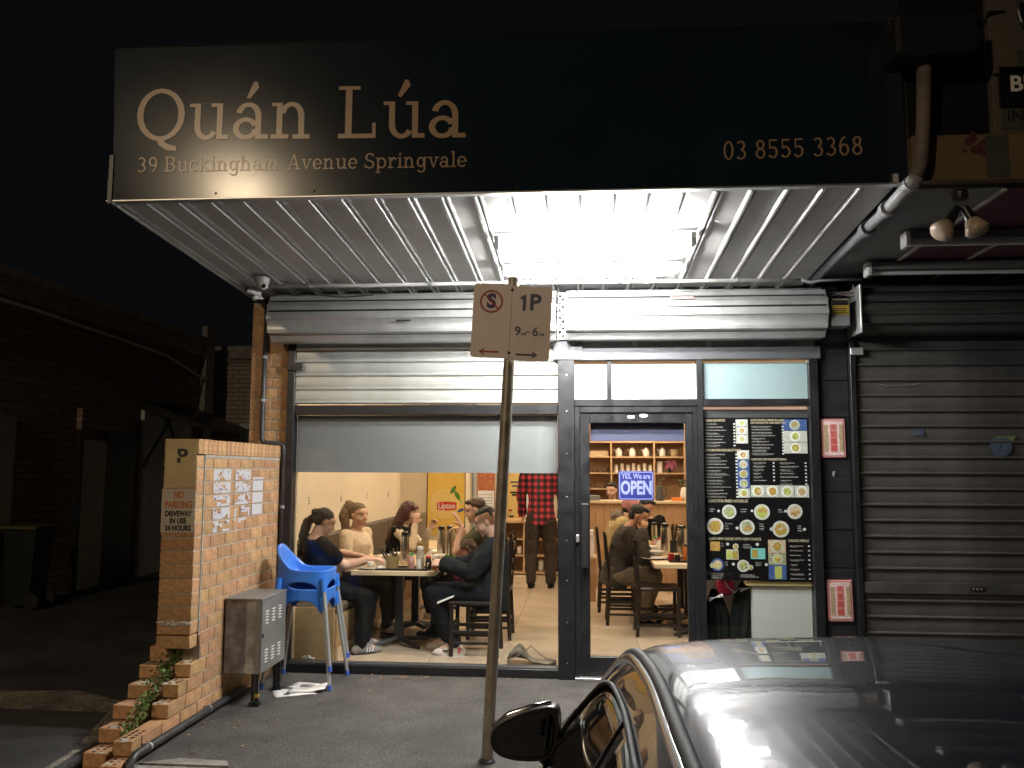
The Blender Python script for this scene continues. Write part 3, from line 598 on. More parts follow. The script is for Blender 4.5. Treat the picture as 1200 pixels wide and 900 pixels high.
for z0, z1 in ((1.583, 1.60), (1.495, 1.572), (1.404, 1.482), (1.312, 1.392)): mb.prism([(-2.5473, -0.625, z0), (-2.5473, -0.41, z0), (-2.5473, -0.41, z1), (-2.5473, -0.625, z1)], (0.001, 0, 0))
mb.build('paper_strip', 'torn_paper', tp)
# conduit along the wall foot
mb = MB(); mb.tube([(-2.515, -2.36, -0.16), (-2.515, -2.36, -0.02), (-2.515, -2.345, 0.035), (-2.515, -2.30, 0.058), (-2.515, -1.4, 0.050), (-2.515, -0.75, 0.045)], 0.024, 12)
tag(mb.build('conduit', 'black_pipe', smooth=True), 'black conduit pipe running along the foot of the low brick wall', 'pipe')
cdn = C.objects['conduit']
for yy in (-2.15, -1.35):
    mb = MB(); mb.tube([(-2.515, yy-.012, 0.055), (-2.515, yy+.012, 0.055)], 0.028, 12); mb.box(-2.549, -2.51, yy-.01, yy+.01, 0.03, 0.078); mb.build('clip', 'alu_trim', cdn)

# ================================================================== FACADE PIER (brick) with drainpipe
pier = thing('brick_pier', 'tall orange brick pier carrying the left end of the awning', 'pier', (-2.68, 0.1, 0))
mb = MB(); mb.box(-2.838, -2.502, 0.005, .061, -0.16, 3.10); mb.box(-2.838, -2.79, .0611, 7.4, -.16, 3.10); mb.build('mortar_core', 'mortar', pier)
for k in range(-1, 36):
    z = CR*k+0.004; off = k % 2
    if z > 3.03: break
    xs = [(-2.842, -2.736), (-2.727, -2.612), (-2.603, -2.50)] if off else [(-2.842, -2.79), (-2.781, -2.66), (-2.651, -2.50)]
    if z < -0.05: continue
    for a, b in xs: brick_at(pier, ((a+b)/2, 0.05, z+BH/2), (b-a, 0.10, BH), 'f%.3f' % (b-a))
    for q in range(3 if z > 1.7 else 0): brick_at(pier, (-2.842+0.025-0.001, 0.22+q*0.239, z+BH/2), (0.05, 0.23, BH), 's')
dp = thing('drainpipe', 'dark grey pipe running down the brick pier and behind the low wall', 'pipe', (-2.70, -0.03, 1.6))
mb = MB(); mb.tube([(-2.705, -0.032, 3.10), (-2.715, -0.032, 2.2), (-2.715, -0.032, 1.93), (-2.70, -0.032, 1.895), (-2.66, -0.032, 1.885), (-2.56, -0.034, 1.882), (-2.52, -0.034, 1.865), (-2.512, -0.034, 1.82), (-2.512, -0.034, 0.0)], 0.021, 12); mb.build('tube', 'black_pipe', dp, smooth=True)
for p in ((-2.716, -.032, 2.25), (-2.712, -.032, 2.62), (-2.512, -.034, 1.35)):
    mb = MB(); mb.tube([(p[0], p[1], p[2]-.012), (p[0], p[1], p[2]+.012)], 0.027, 10); mb.build('clip', 'grey_pipe', dp)

# ================================================================== AWNING with fascia sign
ZR, SL = 3.150, 0.058
def sz(y): return ZR - SL*y
aw = thing('awning', 'flat street awning of ribbed grey sheets with a dark navy fascia board', 'awning', (-0.5, -1.1, 3.13))
XL, XR, YF = -2.83, 1.78, -2.28
mb = MB(); mb.prism([(XL, YF, sz(YF)+.004), (XL, 0.35, sz(.35)+.004), (XL, 0.35, sz(.35)+.05), (XL, YF, sz(YF)+.05)], (XR-XL, 0, 0)); mb.build('deck', 'soffit', aw)
nr = 23; px = (XR-XL)/nr
rc = {}
for i in range(nr):
    x0 = XL+i*px
    wpan = -0.62 < x0+px/2 < 0.72
    mb = MB(); mb.prism([(x0+.02, YF+.02, sz(YF)), (x0+.02, 0.3, sz(.3)), (x0+.02, .3, sz(.3)+.006), (x0+.02, YF+.02, sz(YF)+.006)], (px-.04, 0, 0)); mb.build('soffit_panel', 'soffit', aw)
    for dx, wd, dp_ in ((0.0, 0.016, 0.026), (0.034, 0.012, 0.018)):
        xx = x0+dx
        mb = MB(); prof = [(xx-wd, .001), (xx-wd*.45, -dp_), (xx+wd*.45, -dp_), (xx+wd, .001)]
        a = [mb.b.verts.new((x, YF+.02, sz(YF)+z)) for x, z in prof]; b = [mb.b.verts.new((x, .3, sz(.3)+z)) for x, z in prof]
        for q in range(4): mb.face([a[q], a[(q+1) % 4], b[(q+1) % 4], b[q]])
        mb.face(a); mb.face(list(reversed(b))); mb.build('rib', 'soffit', aw)
mb = MB(); mb.box(XL-.02, XL-.001, YF-.03, .3, sz(YF)-.015, sz(YF)+.12); mb.build('side_flashing', 'black_frame', aw)
# bottom trim
mb = MB(); mb.box(XL-.02, XR+.02, YF-.042, YF+.012, sz(YF)-.024, sz(YF)-.012, bev=.003); mb.build('trim', 'alu_trim', aw)
fs = thing('fascia_sign', 'long dark navy shop sign with bronze lettering on the awning front', 'sign', (-0.5, -2.32, 3.26))
tl, tr, bl, br = at(135, 57, -2.32), at(1036, 28, -2.32), at(132, 235, -2.32), at(1043, 214, -2.32)
mb = MB(); mb.prism([bl, br, tr, tl], (0, 0.06, 0)); mb.build('board', 'fascia', fs)
mb = MB(); mb.tube([tl+V(0, -.002, .008), tr+V(0, -.002, .008)], .007, 6); mb.build('edge_trim', 'black_frame', fs)
mb = MB(); mb.box(bl.x-.028, bl.x-.003, -2.33, -2.26, bl.z-.02, bl.z+.28); mb.build('corner_flashing', 'grey_plate', fs)
for i in range(8):
    mb = MB(); mb.ell((bl.x+.04+i*.6, -2.322, bl.z+.03), (.007, 0, 0), (0, .003, 0), (0, 0, .007), 8, 5); mb.build('screw', 'black_plastic', fs)
def lay_text(txt, p0, p1, h_em, y, wide=None):
    """sets txt between two points of the board along its baseline"""
    a, b = at(*p0, y), at(*p1, y)
    _, end = slab_text(txt, 0, 0, 0, 1.0)
    mb, _ = slab_text(txt, 0, 0, 0, 1.0)
    k = (b.x-a.x)/end; sl = (b.z-a.z)/(b.x-a.x)
    for v in mb.b.verts:
        v.co = Vector((a.x+v.co.x*k, y+v.co.y, a.z+v.co.x*k*sl+v.co.z*h_em))
    return mb
for t_, a_, b_, h_ in (('Quán Lúa', (157, 164), (548, 161), 0.445), ('39 Buckingham Avenue Springvale', (160, 202), (548, 195.5), 0.128), ('03 8555 3368', (847, 187.5), (1013, 181), 0.150)):
    split_letters(lay_text(t_, a_, b_, h_, -2.321), 'letter', 'gold_vinyl', fs)
# light battens
def batten(x0, x1, y, label):
    t = thing('fluorescent_batten', label, 'light fitting', ((x0+x1)/2, y, sz(y)-.1), group='fluorescent battens under the awning')
    zb = sz(y)-.028
    mb = MB(); mb.prism([(x0, y-.032, zb), (x0, y+.032, zb), (x0, y+.018, zb-.045), (x0, y-.018, zb-.045)], (x1-x0, 0, 0)); mb.build('body', 'white_paint', t)
    for yy in (y-.026, y+.026):
        mb = MB(); mb.tube([(x0+.03, yy, zb-.062), (x1-.03, yy, zb-.062)], .0135, 12); mb.build('tube', 'tube_light', t, smooth=True)
    for x in (x0+.012, x1-.012):
        mb = MB(); mb.box(x-.018, x+.018, y-.045, y+.045, zb-.082, zb-.002, bev=.004); mb.build('lamp_holder', 'white_plastic', t)
batten(-0.57, 0.74, -1.56, 'lit twin tube fluorescent batten nearer the fascia sign')
batten(-0.57, 0.70, -0.88, 'lit twin tube fluorescent batten nearer the roller shutter')
# services across the soffit
cp = thing('soffit_conduit', 'thin grey conduit crossing the awning soffit above the shutters', 'pipe', (-0.5, -0.33, 3.1))
mb = MB(); mb.tube([at(302, 335, -.46), at(430, 334.5, -.46), at(600, 331, -.46), at(720, 330, -.46), at(938, 328, -.46)], .015, 8); mb.build('tube', 'white_paint', cp, smooth=True)
mb = MB(); mb.tube([at(938, 328, -.46), at(950, 331, -.46), at(960, 329, -.46), at(1010, 327, -.46)], .011, 8); mb.build('bend', 'grey_pipe', cp, smooth=True)
for x_ in (-2.2, -1.2, .3, 1.2):
    mb = MB(); c_ = at(430, 334.5, -.46); mb.box(x_-.012, x_+.012, -.485, -.435, c_.z-.012, sz(-.46)); mb.build('clip', 'grey_pipe', cp)
# cctv cameras
def dome(c, label):
    t = thing('dome_camera', label, 'camera', c)
    mb = MB(); mb.lathe((c[0], c[1], c[2]-.03), [(.045, .06), (.055, .055), (.06, .03), (.05, .0)], 18); mb.build('base', 'white_plastic', t, smooth='auto')
    mb = MB(); mb.ell((c[0]+.01, c[1]-.01, c[2]-.035), (.045, 0, 0), (0, .045, 0), (0, 0, .042), 16, 9); mb.build('ball', 'white_plastic', t, smooth=True)
    mb = MB(); mb.ell((c[0]+.032, c[1]-.038, c[2]-.05), (.018, 0, 0), (0, .018, 0), (0, 0, .018), 12, 7); mb.build('lens', 'black_plastic', t, smooth=True)
dc = at(307, 329, -.66); dome((dc.x, dc.y, dc.z), 'white dome security camera under the left end of the awning')
b1 = at(298, 343, -.32); t = thing('bullet_camera', 'small white bullet security camera at the head of the brick pier', 'camera', b1)
mb = MB(); mb.tube([b1+V(-.045, -.05, .02), b1+V(.04, .02, -.01)], [.026, .03], 12); mb.build('housing', 'white_plastic', t, smooth='auto')
mb = MB(); mb.tube([b1+V(-.047, -.053, .021), b1+V(-.05, -.055, .022)], [.02, .018], 12); mb.build('lens', 'black_plastic', t)
mb = MB(); mb.tube([b1+V(.03, .02, -.01), b1+V(.035, .04, -.035), b1+V(.04, .11, -.03)], .012, 8); mb.build('bracket', 'white_plastic', t)
mb = MB(); mb.tube([b1+V(0, -.02, -.055), b1+V(.035, .04, -.02)], [.017, .02], 8); mb.build('sensor', 'white_plastic', t)

# ================================================================== SHOPFRONT
wf = thing('shop_window', 'large left shop window in a black steel frame under a part lowered shutter', 'window', (-1.3, 0, 0))
def fbox(name, x0, x1, z0, z1, y0, y1, parent, m='black_frame', bev=.003):
    mb = MB(); mb.box(x0, x1, y0, y1, z0, z1, bev=bev); return mb.build(name, m, parent)
fbox('jamb', -2.50, -2.437, .0, 2.86, -.05, .06, wf); fbox('head_rail', -2.437, -.198, 2.126, 2.205, -.04, .055, wf); fbox('sill', -2.437, -.198, 0, .070, -.05, .06, wf)
fbox('sill_trim', -2.437, -.198, .0705, .084, -.042, .05, wf, 'grey_plate', .001)
fbox('glass_pane', -2.437, -.198, .084, 2.126, 0.0, .006, wf, 'window_glass', 0)
mb = MB(); mb.box(-2.432, -.205, .045, .052, 1.655, 2.124); mb.box(-2.432, -.205, .042, .056, 1.64, 1.656)
tag(mb.build('roller_blind', 'blind_grey'), 'plain grey roller blind pulled partway down inside the left window', 'blind')
po = thing('door_post', 'broad black steel post between the left window and the door', 'post', (-.13, 0, 0))
fbox('post', -.1975, -.062, 0, 2.70, -.075, .075, po); fbox('bracket_plate', -.235, .005, 2.575, 2.735, -.086, -.0755, po, 'grey_plate')
for z in (.13, .45, .78, 1.1, 1.45, 1.8, 2.15, 2.45, 2.62, 2.68):
    mb = MB(); mb.ell((-.125, -.076 if z < 2.5 else -.087, z), (.006, 0, 0), (0, .004, 0), (0, 0, .006), 8, 5); mb.build('bolt', 'alu_trim', po)
df = thing('door_frame', 'black steel frame around the door with frosted panes above', 'frame', (.9, 0, 0))
fbox('header', -.0615, 1.93, 2.575, 2.675, -.062, .06, df, 'grey_plate'); fbox('upper_strip', -.0615, 1.90, 2.68, 2.80, .0, .03, df, 'galvanised_light', .0)
for x in (.42, 1.02): fbox('strip_joint', x, x+.05, 2.681, 2.78, -.012, .0, df, 'white_paint', 0)
fbox('transom', -.0615, 1.833, 2.192, 2.25, -.055, .055, df); fbox('mullion', .938, .985, 0, 2.574, -.06, .06, df); fbox('glazing_bar', .208, .246, 2.2505, 2.574, -.035, .035, df)
fbox('end_jamb', 1.833, 1.905, 0, 2.574, -.06, .06, df); fbox('door_jamb', -.0615, -.020, 0.02, 2.191, -.045, .045, df); fbox('door_jamb', .900, .9375, .02, 2.191, -.045, .045, df); fbox('door_head', -.0195, .8995, 2.140, 2.1915, -.045, .045, df)
fbox('pane', -.061, .2075, 2.2505, 2.545, -.004, .006, df, 'frosted_white', 0); fbox('pane', .2465, .9375, 2.2505, 2.545, -.004, .006, df, 'frosted_white', 0); fbox('pane', .9855, 1.8325, 2.2505, 2.55, -.004, .006, df, 'frosted_green', 0)
fbox('threshold', -.06, .9375, .0, .022, -.10, .09, df, 'alu_trim')
dr = thing('glass_door', 'black framed glass entrance door with a long vertical handle', 'door', (.44, 0, .025))
for nm, a in (('stile', (-.0195, .062, .03, 2.138)), ('stile', (.845, .8995, .03, 2.138)), ('top_rail', (.0625, .8445, 2.055, 2.138)), ('bottom_rail', (.0625, .8445, .03, .175))): fbox(nm, *a, -.028, .028, dr)
fbox('glass_pane', .0625, .8445, .175, 2.055, -.003, .003, dr, 'window_glass', 0)
hd = MB(); hd.box(-.012, .058, -.086, -.058, .88, 1.40, bev=.012); hd = hd.build('handle', 'black_plastic', dr)
for z in (.905, 1.365): fbox('handle_mount', .0, .045, z-.012, z+.012, -.0585, -.0285, hd, 'grey_plate')
mb = MB(); mb.box(-.052, -.024, -.075, -.045, 1.085, 1.145, bev=.004); mb.build('lock_cylinder', 'alu_trim', dr)
fbox('sticker', .375, .43, 2.095, 2.115, -.0300, -.0288, dr, 'print_white', 0)
mb = MB(); mb.lathe((0, 0, 0), [(.028, 0), (.028, .0012)], 16)
for v in mb.b.verts: v.co = Vector((v.co.x*1.2+.505, -.0288-v.co.z, v.co.y*.55+2.115))
mb.build('sticker', 'print_white', dr)
mb = MB(); mb.box(.07, .84, .047, .053, 1.925, 2.138); mb.box(.07, .84, .044, .056, 1.91, 1.926)
tag(mb.build('roller_blind', 'blind_navy'), 'slate blue roller blind rolled near the top of the door glass', 'blind')
# open sign on the door glass
os_ = thing('open_sign', 'blue and white YES We are OPEN sign on the door glass', 'sign', (.44, -.01, 1.43))
osz = (.297, .583, 1.425, 1.662)
fbox('board', osz[0], osz[1], osz[2], osz[3], -.0085, -.0035, os_, 'open_blue', .001)
def frame_ring(x0, x1, z0, z1, t, y, r=.02):
    mb = MB(); n = 6
    def rr(x0, x1, z0, z1, r):
        o = []
        for cx, cz, a0 in ((x1-r, z1-r, 0), (x0+r, z1-r, 90), (x0+r, z0+r, 180), (x1-r, z0+r, 270)):
            for k in range(n+1): a = math.radians(a0+90*k/n); o.append((cx+r*math.cos(a), cz+r*math.sin(a)))
        return o
    o, i_ = rr(x0, x1, z0, z1, r), rr(x0+t, x1-t, z0+t, z1-t, max(.002, r-t))
    for k in range(len(o)): k2 = (k+1) % len(o); mb.prism([(o[k][0], y, o[k][1]), (o[k2][0], y, o[k2][1]), (i_[k2][0], y, i_[k2][1]), (i_[k][0], y, i_[k][1])], (0, -.0006, 0))
    return mb
frame_ring(.303, .577, 1.431, 1.656, .006, -.0087).build('border', 'open_print', os_)
put_text('YES, We are', (.44, -.0092, 1.618), .06, 'open_print', os_, bold=.0012, fitw=.235)
put_text('OPEN', (.441, -.0092, 1.52), .15, 'open_print', os_, bold=.0055, fitw=.25)

# roller shutter drums and slats
def drum(x0, x1, name, label, cat='roller shutter', m='galvanised', ns=8, r=.205, cy=-.155, cz=2.925, group=None):
    t = thing(name, label, cat, ((x0+x1)/2, cy, cz-r), group=group)
    for k in range(8):
        a0 = math.radians(60+k*32); a1 = math.radians(60+(k+1)*32)
        mb = MB(); prof = []
        for q in range(7): # concave face ending in a rolled bead
            a = a0+(a1-a0)*q/6; rr = r - .020*math.sin(PI*min(1, q/5.2))**.8 if q < 6 else r + .004
            prof.append((cy+rr*math.cos(a), cz+rr*math.sin(a)))
        ae = a1; prof += [(cy+(r+.006)*math.cos(ae+.012), cz+(r+.006)*math.sin(ae+.012)), (cy+(r-.016)*math.cos(ae+.02), cz+(r-.016)*math.sin(ae+.02)), (cy+(r-.016)*math.cos(a0), cz+(r-.016)*math.sin(a0))]
        mb.prism([(x0, y, z) for y, z in prof], (x1-x0, 0, 0)); mb.build('drum_slat', m, t)
    mb = MB(); mb.tube([(x0+.01, cy, cz), (x1-.01, cy, cz)], r-.018, 24); mb.build('drum_core', 'black_frame', t)
    return t
def slat_row(t, x0, x1, z0, z1, pitch, m, y=-.02, name='slat', bead=.012):
    z = z0; c_ = None
    while z < z1-.01:
        if c_ is None:
            prof = [(0, 0)] + [(-.002-bead*1.15*math.sin(PI*q/8), .002+.013*(1-math.cos(PI*q/8))) for q in range(9)] + [ (-.004, pitch*.45), (-.003, pitch*.7), (.000, pitch*.9), (.0, pitch-.002), (.006, pitch-.002), (.006, 0)]
            mb = MB(); mb.prism([(0, yy, zz) for yy, zz in prof], (x1-x0, 0, 0)); c_ = mb.build(name, m, t, local=True); c_.location = Vector((x0, y, z))-root_loc(t)
        else:
            q_ = inst(c_, (x0, y+rd.uniform(-.003, .002), z), t); q_.rotation_euler = (0, rd.uniform(-.0006, .0006), rd.uniform(-.0008, .0008))
        z += pitch
t = drum(-2.59, -.205, 'roller_shutter', 'silver roller shutter half lowered over the left window', m='galvanised')
slat_row(t, -2.435, -.20, 2.215, 2.80, .117, 'galvanised_light')
fbox('guide_bracket', -2.50, -2.36, 2.50, 2.56, -.075, -.051, t)
mb = MB(); mb.box(-1.50, -1.38, -.362, -.358, 2.865, 2.875); mb.build('label_strip', 'menu_black', t)
mb = MB(); mb.tube([(-2.55, -.19, 3.10), (-2.3, -.25, 3.12), (-1.95, -.3, 3.08), (-1.7, -.32, 3.09)], .004, 6); mb.build('cable', 'black_plastic', t)
mb = MB(); mb.box(-2.56, -2.5, -.2, -.12, 3.06, 3.13, bev=.004); mb.build('junction_box', 'grey_pipe', t)
t2 = drum(-.125, 1.925, 'roller_shutter', 'silver roller shutter rolled fully up above the shop door', m='galvanised')
mb = MB(); mb.box(.70, .88, -.372, -.368, 3.02, 3.035); mb.build('label_strip', 'plaque_pink', t2)
t = thing('chain_bracket', 'narrow steel bracket and chain between the two shutter drums', 'bracket', (-.165, -.2, 2.75))
mb = MB(); mb.box(-.195, -.135, -.12, -.10, 2.74, 3.13); mb.build('plate', 'galvanised', t)
for k in range(12):
    mb = MB(); mb.ell((-.165+.012*(-1)**k, -.13, 2.77+k*.03), (.012, 0, 0), (0, .012, 0), (0, 0, .016), 8, 5); mb.build('chain_link', 'black_plastic' if k % 3 else 'alu_trim', t)

# tiled pier between the shops
tp_ = thing('tiled_pier', 'narrow pier of matt black tiles between the two shopfronts', 'pier', (2.03, .05, 0))
mb = MB(); mb.box(1.906, 2.157, .004, .3, -.0, 3.1); mb.build('backing', 'black_frame', tp_)
for k in range(10):
    mb = MB(); mb.box(1.908, 2.152, -.008, .003, .004+k*.30, .296+k*.30, bev=.002); mb.build('tile', 'pier_tile', tp_)
def plaque(x0, x1, z0, z1, label, tilt):
    t = thing('altar_plaque', label, 'plaque', ((x0+x1)/2, -.012, z0), group='red blessing plaques on the tiled pier')
    cx, cz, w_, h_ = (x0+x1)/2, (z0+z1)/2, (x1-x0), (z1-z0)
    def bx(nm, a, b, c, d, y0, y1, m, bev=.001):
        mb = MB(); mb.box(cx+a*w_, cx+b*w_, y0, y1, cz+c*h_, cz+d*h_, bev=bev); return mb.build(nm, m, t)
    bx('backing', -.5, .5, -.5, .5, -.030, -.0085, 'plaque_pink', .004); bx('panel', -.40, .40, -.44, .44, -.033, -.0302, 'plaque_pale')
    bx('centre_strip', -.15, .15, -.36, .36, -.0350, -.0332, 'plaque_pink')
    for s_ in (-1, 1): bx('side_figure', s_*.31-.075, s_*.31+.075, -.34, .34, -.036, -.0332, 'plaque_gold', .0)
    for k, ch in enumerate('天官賜福'): put_text(ch, (cx, -.0355, cz+h_*(.27-.18*k)), .050, 'plaque_red', t, bold=.001)
    for sx_ in (-1, 1):
        for s2 in (-1, 1): mb = MB(); mb.ell((cx+sx_*w_*.46, -.031, cz+s2*h_*.47), (.004, 0, 0), (0, .004, 0), (0, 0, .004), 8, 5); mb.build('screw', 'ink', t)
    t.rotation_euler = (0, tilt, 0)
plaque(1.926, 2.115, 1.775, 2.088, 'pink blessing plaque on the black tiles, upper of the two', -.01)
plaque(1.936, 2.130, .488, .809, 'pink blessing plaque on the black tiles, lower of the two', -.015)
mb = MB(); mb.tube([(2.02, -.009, 1.63), (2.02, -.018, 1.645), (2.02, -.022, 1.66)], .007, 8); mb.box(2.008, 2.032, -.014, -.0085, 1.62, 1.668, bev=.003); tag(mb.build('wall_hook', 'alu_trim'), 'tiny metal hook on the black tiled pier under the upper plaque', 'hook')
wb = thing('switch_box', 'grey shutter switch box with a yellow warning label above the tiled pier', 'box', (2.0, -.15, 2.9))
mb = MB(); mb.box(1.955, 2.10, -.30, -.14, 2.80, 3.02, bev=.006); mb.build('case', 'grey_board', wb)
mb = MB(); mb.box(1.962, 2.093, -.303, -.3005, 2.89, 3.01); mb.build('warning_label', 'warn_yellow', wb)
mb = MB(); mb.box(1.968, 2.087, -.305, -.3033, 2.965, 3.005); [mb.box(1.972+.0, 2.08-.01*(k % 2), -.3048, -.3034, 2.90+k*.017, 2.907+k*.017) for k in range(3)]; mb.build('label_print', 'ink', wb, kind='stuff')
mb = MB(); mb.tube([(1.93, -.2, 3.05), (2.05, -.22, 3.07), (2.16, -.24, 3.05), (2.2, -.2, 3.03)], .008, 6); mb.tube([(1.93, -.18, 3.09), (2.2, -.22, 3.085)], .006, 6); mb.build('cables', 'pipe_brown', wb)

# neighbour's closed shutter
nb = drum(2.17, 6.5, 'roller_shutter', 'closed dark roller shutter across the shop next door on the right', m='shutter_dark', r=.19, cz=2.95)
slat_row(nb, 2.20, 6.5, .02, 2.86, .1245, 'shutter_dark', y=-.03, bead=.016)
fbox('guide', 2.157, 2.2, 0, 2.72, -.075, .03, nb); fbox('bottom_bar', 2.2, 6.5, .715, .80, -.062, -.052, nb, 'shutter_dark')
fbox('bar_catch', 3.0, 3.12, .745, .775, -.068, -.0625, nb, 'black_plastic')
for k in range(3): fbox('keyhole', 3.02+k*.03, 3.035+k*.03, .753, .767, -.070, -.0685, nb, 'alu_trim')
fbox('drum_bracket', 2.16, 2.175, 2.74, 3.12, -.36, -.02, nb, 'galvanised'); fbox('guide_plate', 2.16, 2.26, 2.60, 2.66, -.085, -.0755, nb, 'galvanised')
for k in range(7):
    mb = MB(); a = math.radians(100+k*24); mb.ell((2.168, -.155+.19*math.cos(a), 2.95+.19*math.sin(a)), (.012, 0, 0), (0, .014, 0), (0, 0, .018), 8, 5); mb.build('clip', 'alu_trim', nb)
st = thing('sticker', 'round blue and green sticker on the dark closed shutter', 'sticker', (3.33, -.06, 1.8))
mb = MB(); mb.lathe((0, 0, 0), [(.085, 0), (.085, .001)], 20)
for v in mb.b.verts: v.co = Vector((v.co.x+3.30, -.046-v.co.z, v.co.y+1.87))
mb.build('disc', 'sticker_blue', st)
mb = MB(); mb.prism([(3.25, -.0475, 1.95), (3.42, -.0475, 1.95), (3.40, -.0475, 1.91), (3.37, -.0475, 1.91), (3.36, -.0475, 1.935), (3.25, -.0475, 1.937)], (0, -.001, 0)); mb.build('flag', 'sticker_green', st)
fbox('sticker_remnant', 2.62, 2.72, 1.955, 2.00, -.047, -.0455, nb, 'sticker_blue', 0)
mb = MB(); mb.tube([(2.38, -.05, 2.365), (2.45, -.05, 2.352), (2.62, -.05, 2.358), (2.70, -.05, 2.37)], .003, 6); mb.build('scratch', 'alu_trim', nb)
# masonry behind and above
mb = MB(); mb.box(2.21, 9, .06, .4, -.1, 3.4); tag(mb.build('shop_wall', 'grey_board'), 'grey wall of the neighbouring shop behind its closed shutter', 'wall')

# ================================================================== NEIGHBOUR'S AWNING, floodlights, downpipe
na = thing('neighbour_awning', 'neighbouring awning with flaking yellow and grey fascia and maroon soffit', 'awning', (4, -1.2, 3.2))
def nbx(nm, x0, x1, y0, y1, z0, z1, m, bev=.004): mb = MB(); mb.box(x0, x1, y0, y1, z0, z1, bev=bev); return mb.build(nm, m, na)
nbx('grey_soffit', 1.83, 2.35, -2.28, .3, 3.24, 3.28, 'grey_board')
for k in range(13): nbx('soffit_board', 2.352+k*.5, 2.848+k*.5, -2.28, .3, 3.236+.003*(k % 2), 3.27, 'maroon', .006)
for k in range(13): nbx('soffit_batten', 2.35+k*.5-.012, 2.35+k*.5+.012, -2.28, .3, 3.222, 3.2355, 'lead_roof', 0)
nbx('lower_fascia', 1.83, 9, -2.36, -2.285, 3.26, 3.52, 'neighbour_yellow'); nbx('upper_fascia', 2.28, 9, -2.345, -2.29, 3.523, 4.9, 'neighbour_paint')
nbx('upper_fascia_return', 1.83, 2.275, -2.30, -2.25, 3.523, 4.9, 'black_frame'); nbx('ledge', 2.28, 9, -2.375, -2.346, 3.86, 3.885, 'neighbour_paint')
nbx('paint_patch', 2.42, 2.62, -2.349, -2.3455, 3.83, 4.0, 'patch_grey', 0); nbx('paint_patch', 2.32, 2.52, -2.349, -2.3455, 3.545, 3.7, 'patch_grey', 0); nbx('paint_patch', 2.22, 2.34, -2.364, -2.3605, 3.27, 3.51, 'patch_grey', 0)
mb = MB()
for cx in (2.13, 2.20, 2.52, 2.60):
    for q in range(6):
        x, z, r = cx+rd.uniform(-.05, .05), 3.47+rd.uniform(-.06, .05), rd.uniform(.012, .032)
        mb.prism([(x+r*math.cos(a)*rd.uniform(.5, 1.3), -2.3615-.0004*q, z+r*math.sin(a)*rd.uniform(.5, 1.3)) for a in (0, .8, 1.7, 2.6, 3.5, 4.3, 5.3)], (0, -.0003, 0))
mb.build('flaking_paint', 'flaking_maroon', na, kind='stuff')
bs = thing('neighbour_sign', 'black sign panel with pale capital letters cut off at the right edge', 'sign', (2.7, -2.36, 3.9))
q = at(1172, 125, -2.36); q2 = at(1172, 80, -2.36)
mb = MB(); mb.box(q.x, q.x+.75, -2.375, -2.352, q.z+.0, q2.z); mb.build('panel', 'menu_black', bs)
e_ = at(1183, 99, -2.376); put_text('BE', (e_.x, -2.3765, e_.z), .125, 'louvre', bs, align='LEFT', bold=.003)
e_ = at(1181, 136, -2.36); put_text('IN', (e_.x, -2.3485, e_.z), .095, 'ink', bs, align='LEFT', bold=.001)
for y_, x0, lab in ((-1.45, at(1060, 270, -1.45).x, 'unlit fluorescent batten under the maroon soffit, nearer the street'), (-.62, at(1016, 312, -.62).x, 'unlit fluorescent batten under the maroon soffit, nearer the shutter')):
    t = thing('unlit_batten', lab, 'light fitting', (x0+1, y_, 3.15), group='unlit battens next door')
    for nm, z0, z1, dy, m_ in (('body', 3.165, 3.222, .05, 'grey_board'), ('tube', 3.13, 3.155, .013, 'white_paint')):
        mb = MB(); mb.box(x0+(.02 if nm == 'tube' else .0), x0+(6), y_-dy, y_+dy, z0, z1, bev=.006); mb.build(nm, m_, t)
    mb = MB(); mb.box(x0-.012, x0+.018, y_-.055, y_+.055, 3.12, 3.221, bev=.004); mb.build('end_cap', 'white_plastic', t)
fl = thing('floodlight', 'pair of unlit cream floodlight bulbs in black holders under the next awning', 'light', (at(1125, 230, -2.24).x, -2.24, 3.1))
c0 = at(1125, 232, -2.24)
mb = MB(); mb.lathe((c0.x, c0.y, c0.z-.01), [(.04, 0), (.045, .03), (.045, 3.235-c0.z)], 14); mb.build('mount', 'black_plastic', fl)
for (a, b, cc) in (((1122, 243), (1110, 262), (1101, 275)), ((1130, 243), (1139, 258), (1146, 270))):
    p, q_, r_ = at(*a, -2.25), at(*b, -2.26), at(*cc, -2.28)
    mb = MB(); mb.tube([p, q_], [.022, .036], 12); hl = mb.build('holder', 'black_plastic', fl, smooth='auto')
    d = (r_-q_).normalized(); mb = MB(); mb.tube([q_-d*.005, q_+d*.03, q_+d*.065, q_+d*.085, q_+d*.092], [.034, .05, .066, .055, .02], 16); mb.build('bulb', 'bulb_cream', fl, smooth=True)
dn = thing('downpipe', 'pale downpipe dropping from a dark box and running under the awning to the wall', 'pipe', (1.9, -1.5, 3.3))
mb = MB(); mb.tube([at(1083, 60, -2.42), at(1082, 150, -2.42), at(1079, 190, -2.42), at(1074, 207, -2.40)], [.038, .038, .038, .040], 14); mb.build('upper_tube', 'pipe_brown', dn, smooth=True)  # upper length coloured darker and browner than the lower run
mb = MB(); mb.tube([at(1074, 207, -2.40), at(1070, 214, -2.39), at(1055, 230, -2.30), at(1030, 255, -1.85), at(992, 290, -1.1), at(948, 333, -.12)], [.043, .044, .040, .033, .033, .033], 14); mb.build('tube', 'grey_pipe', dn, smooth=True)
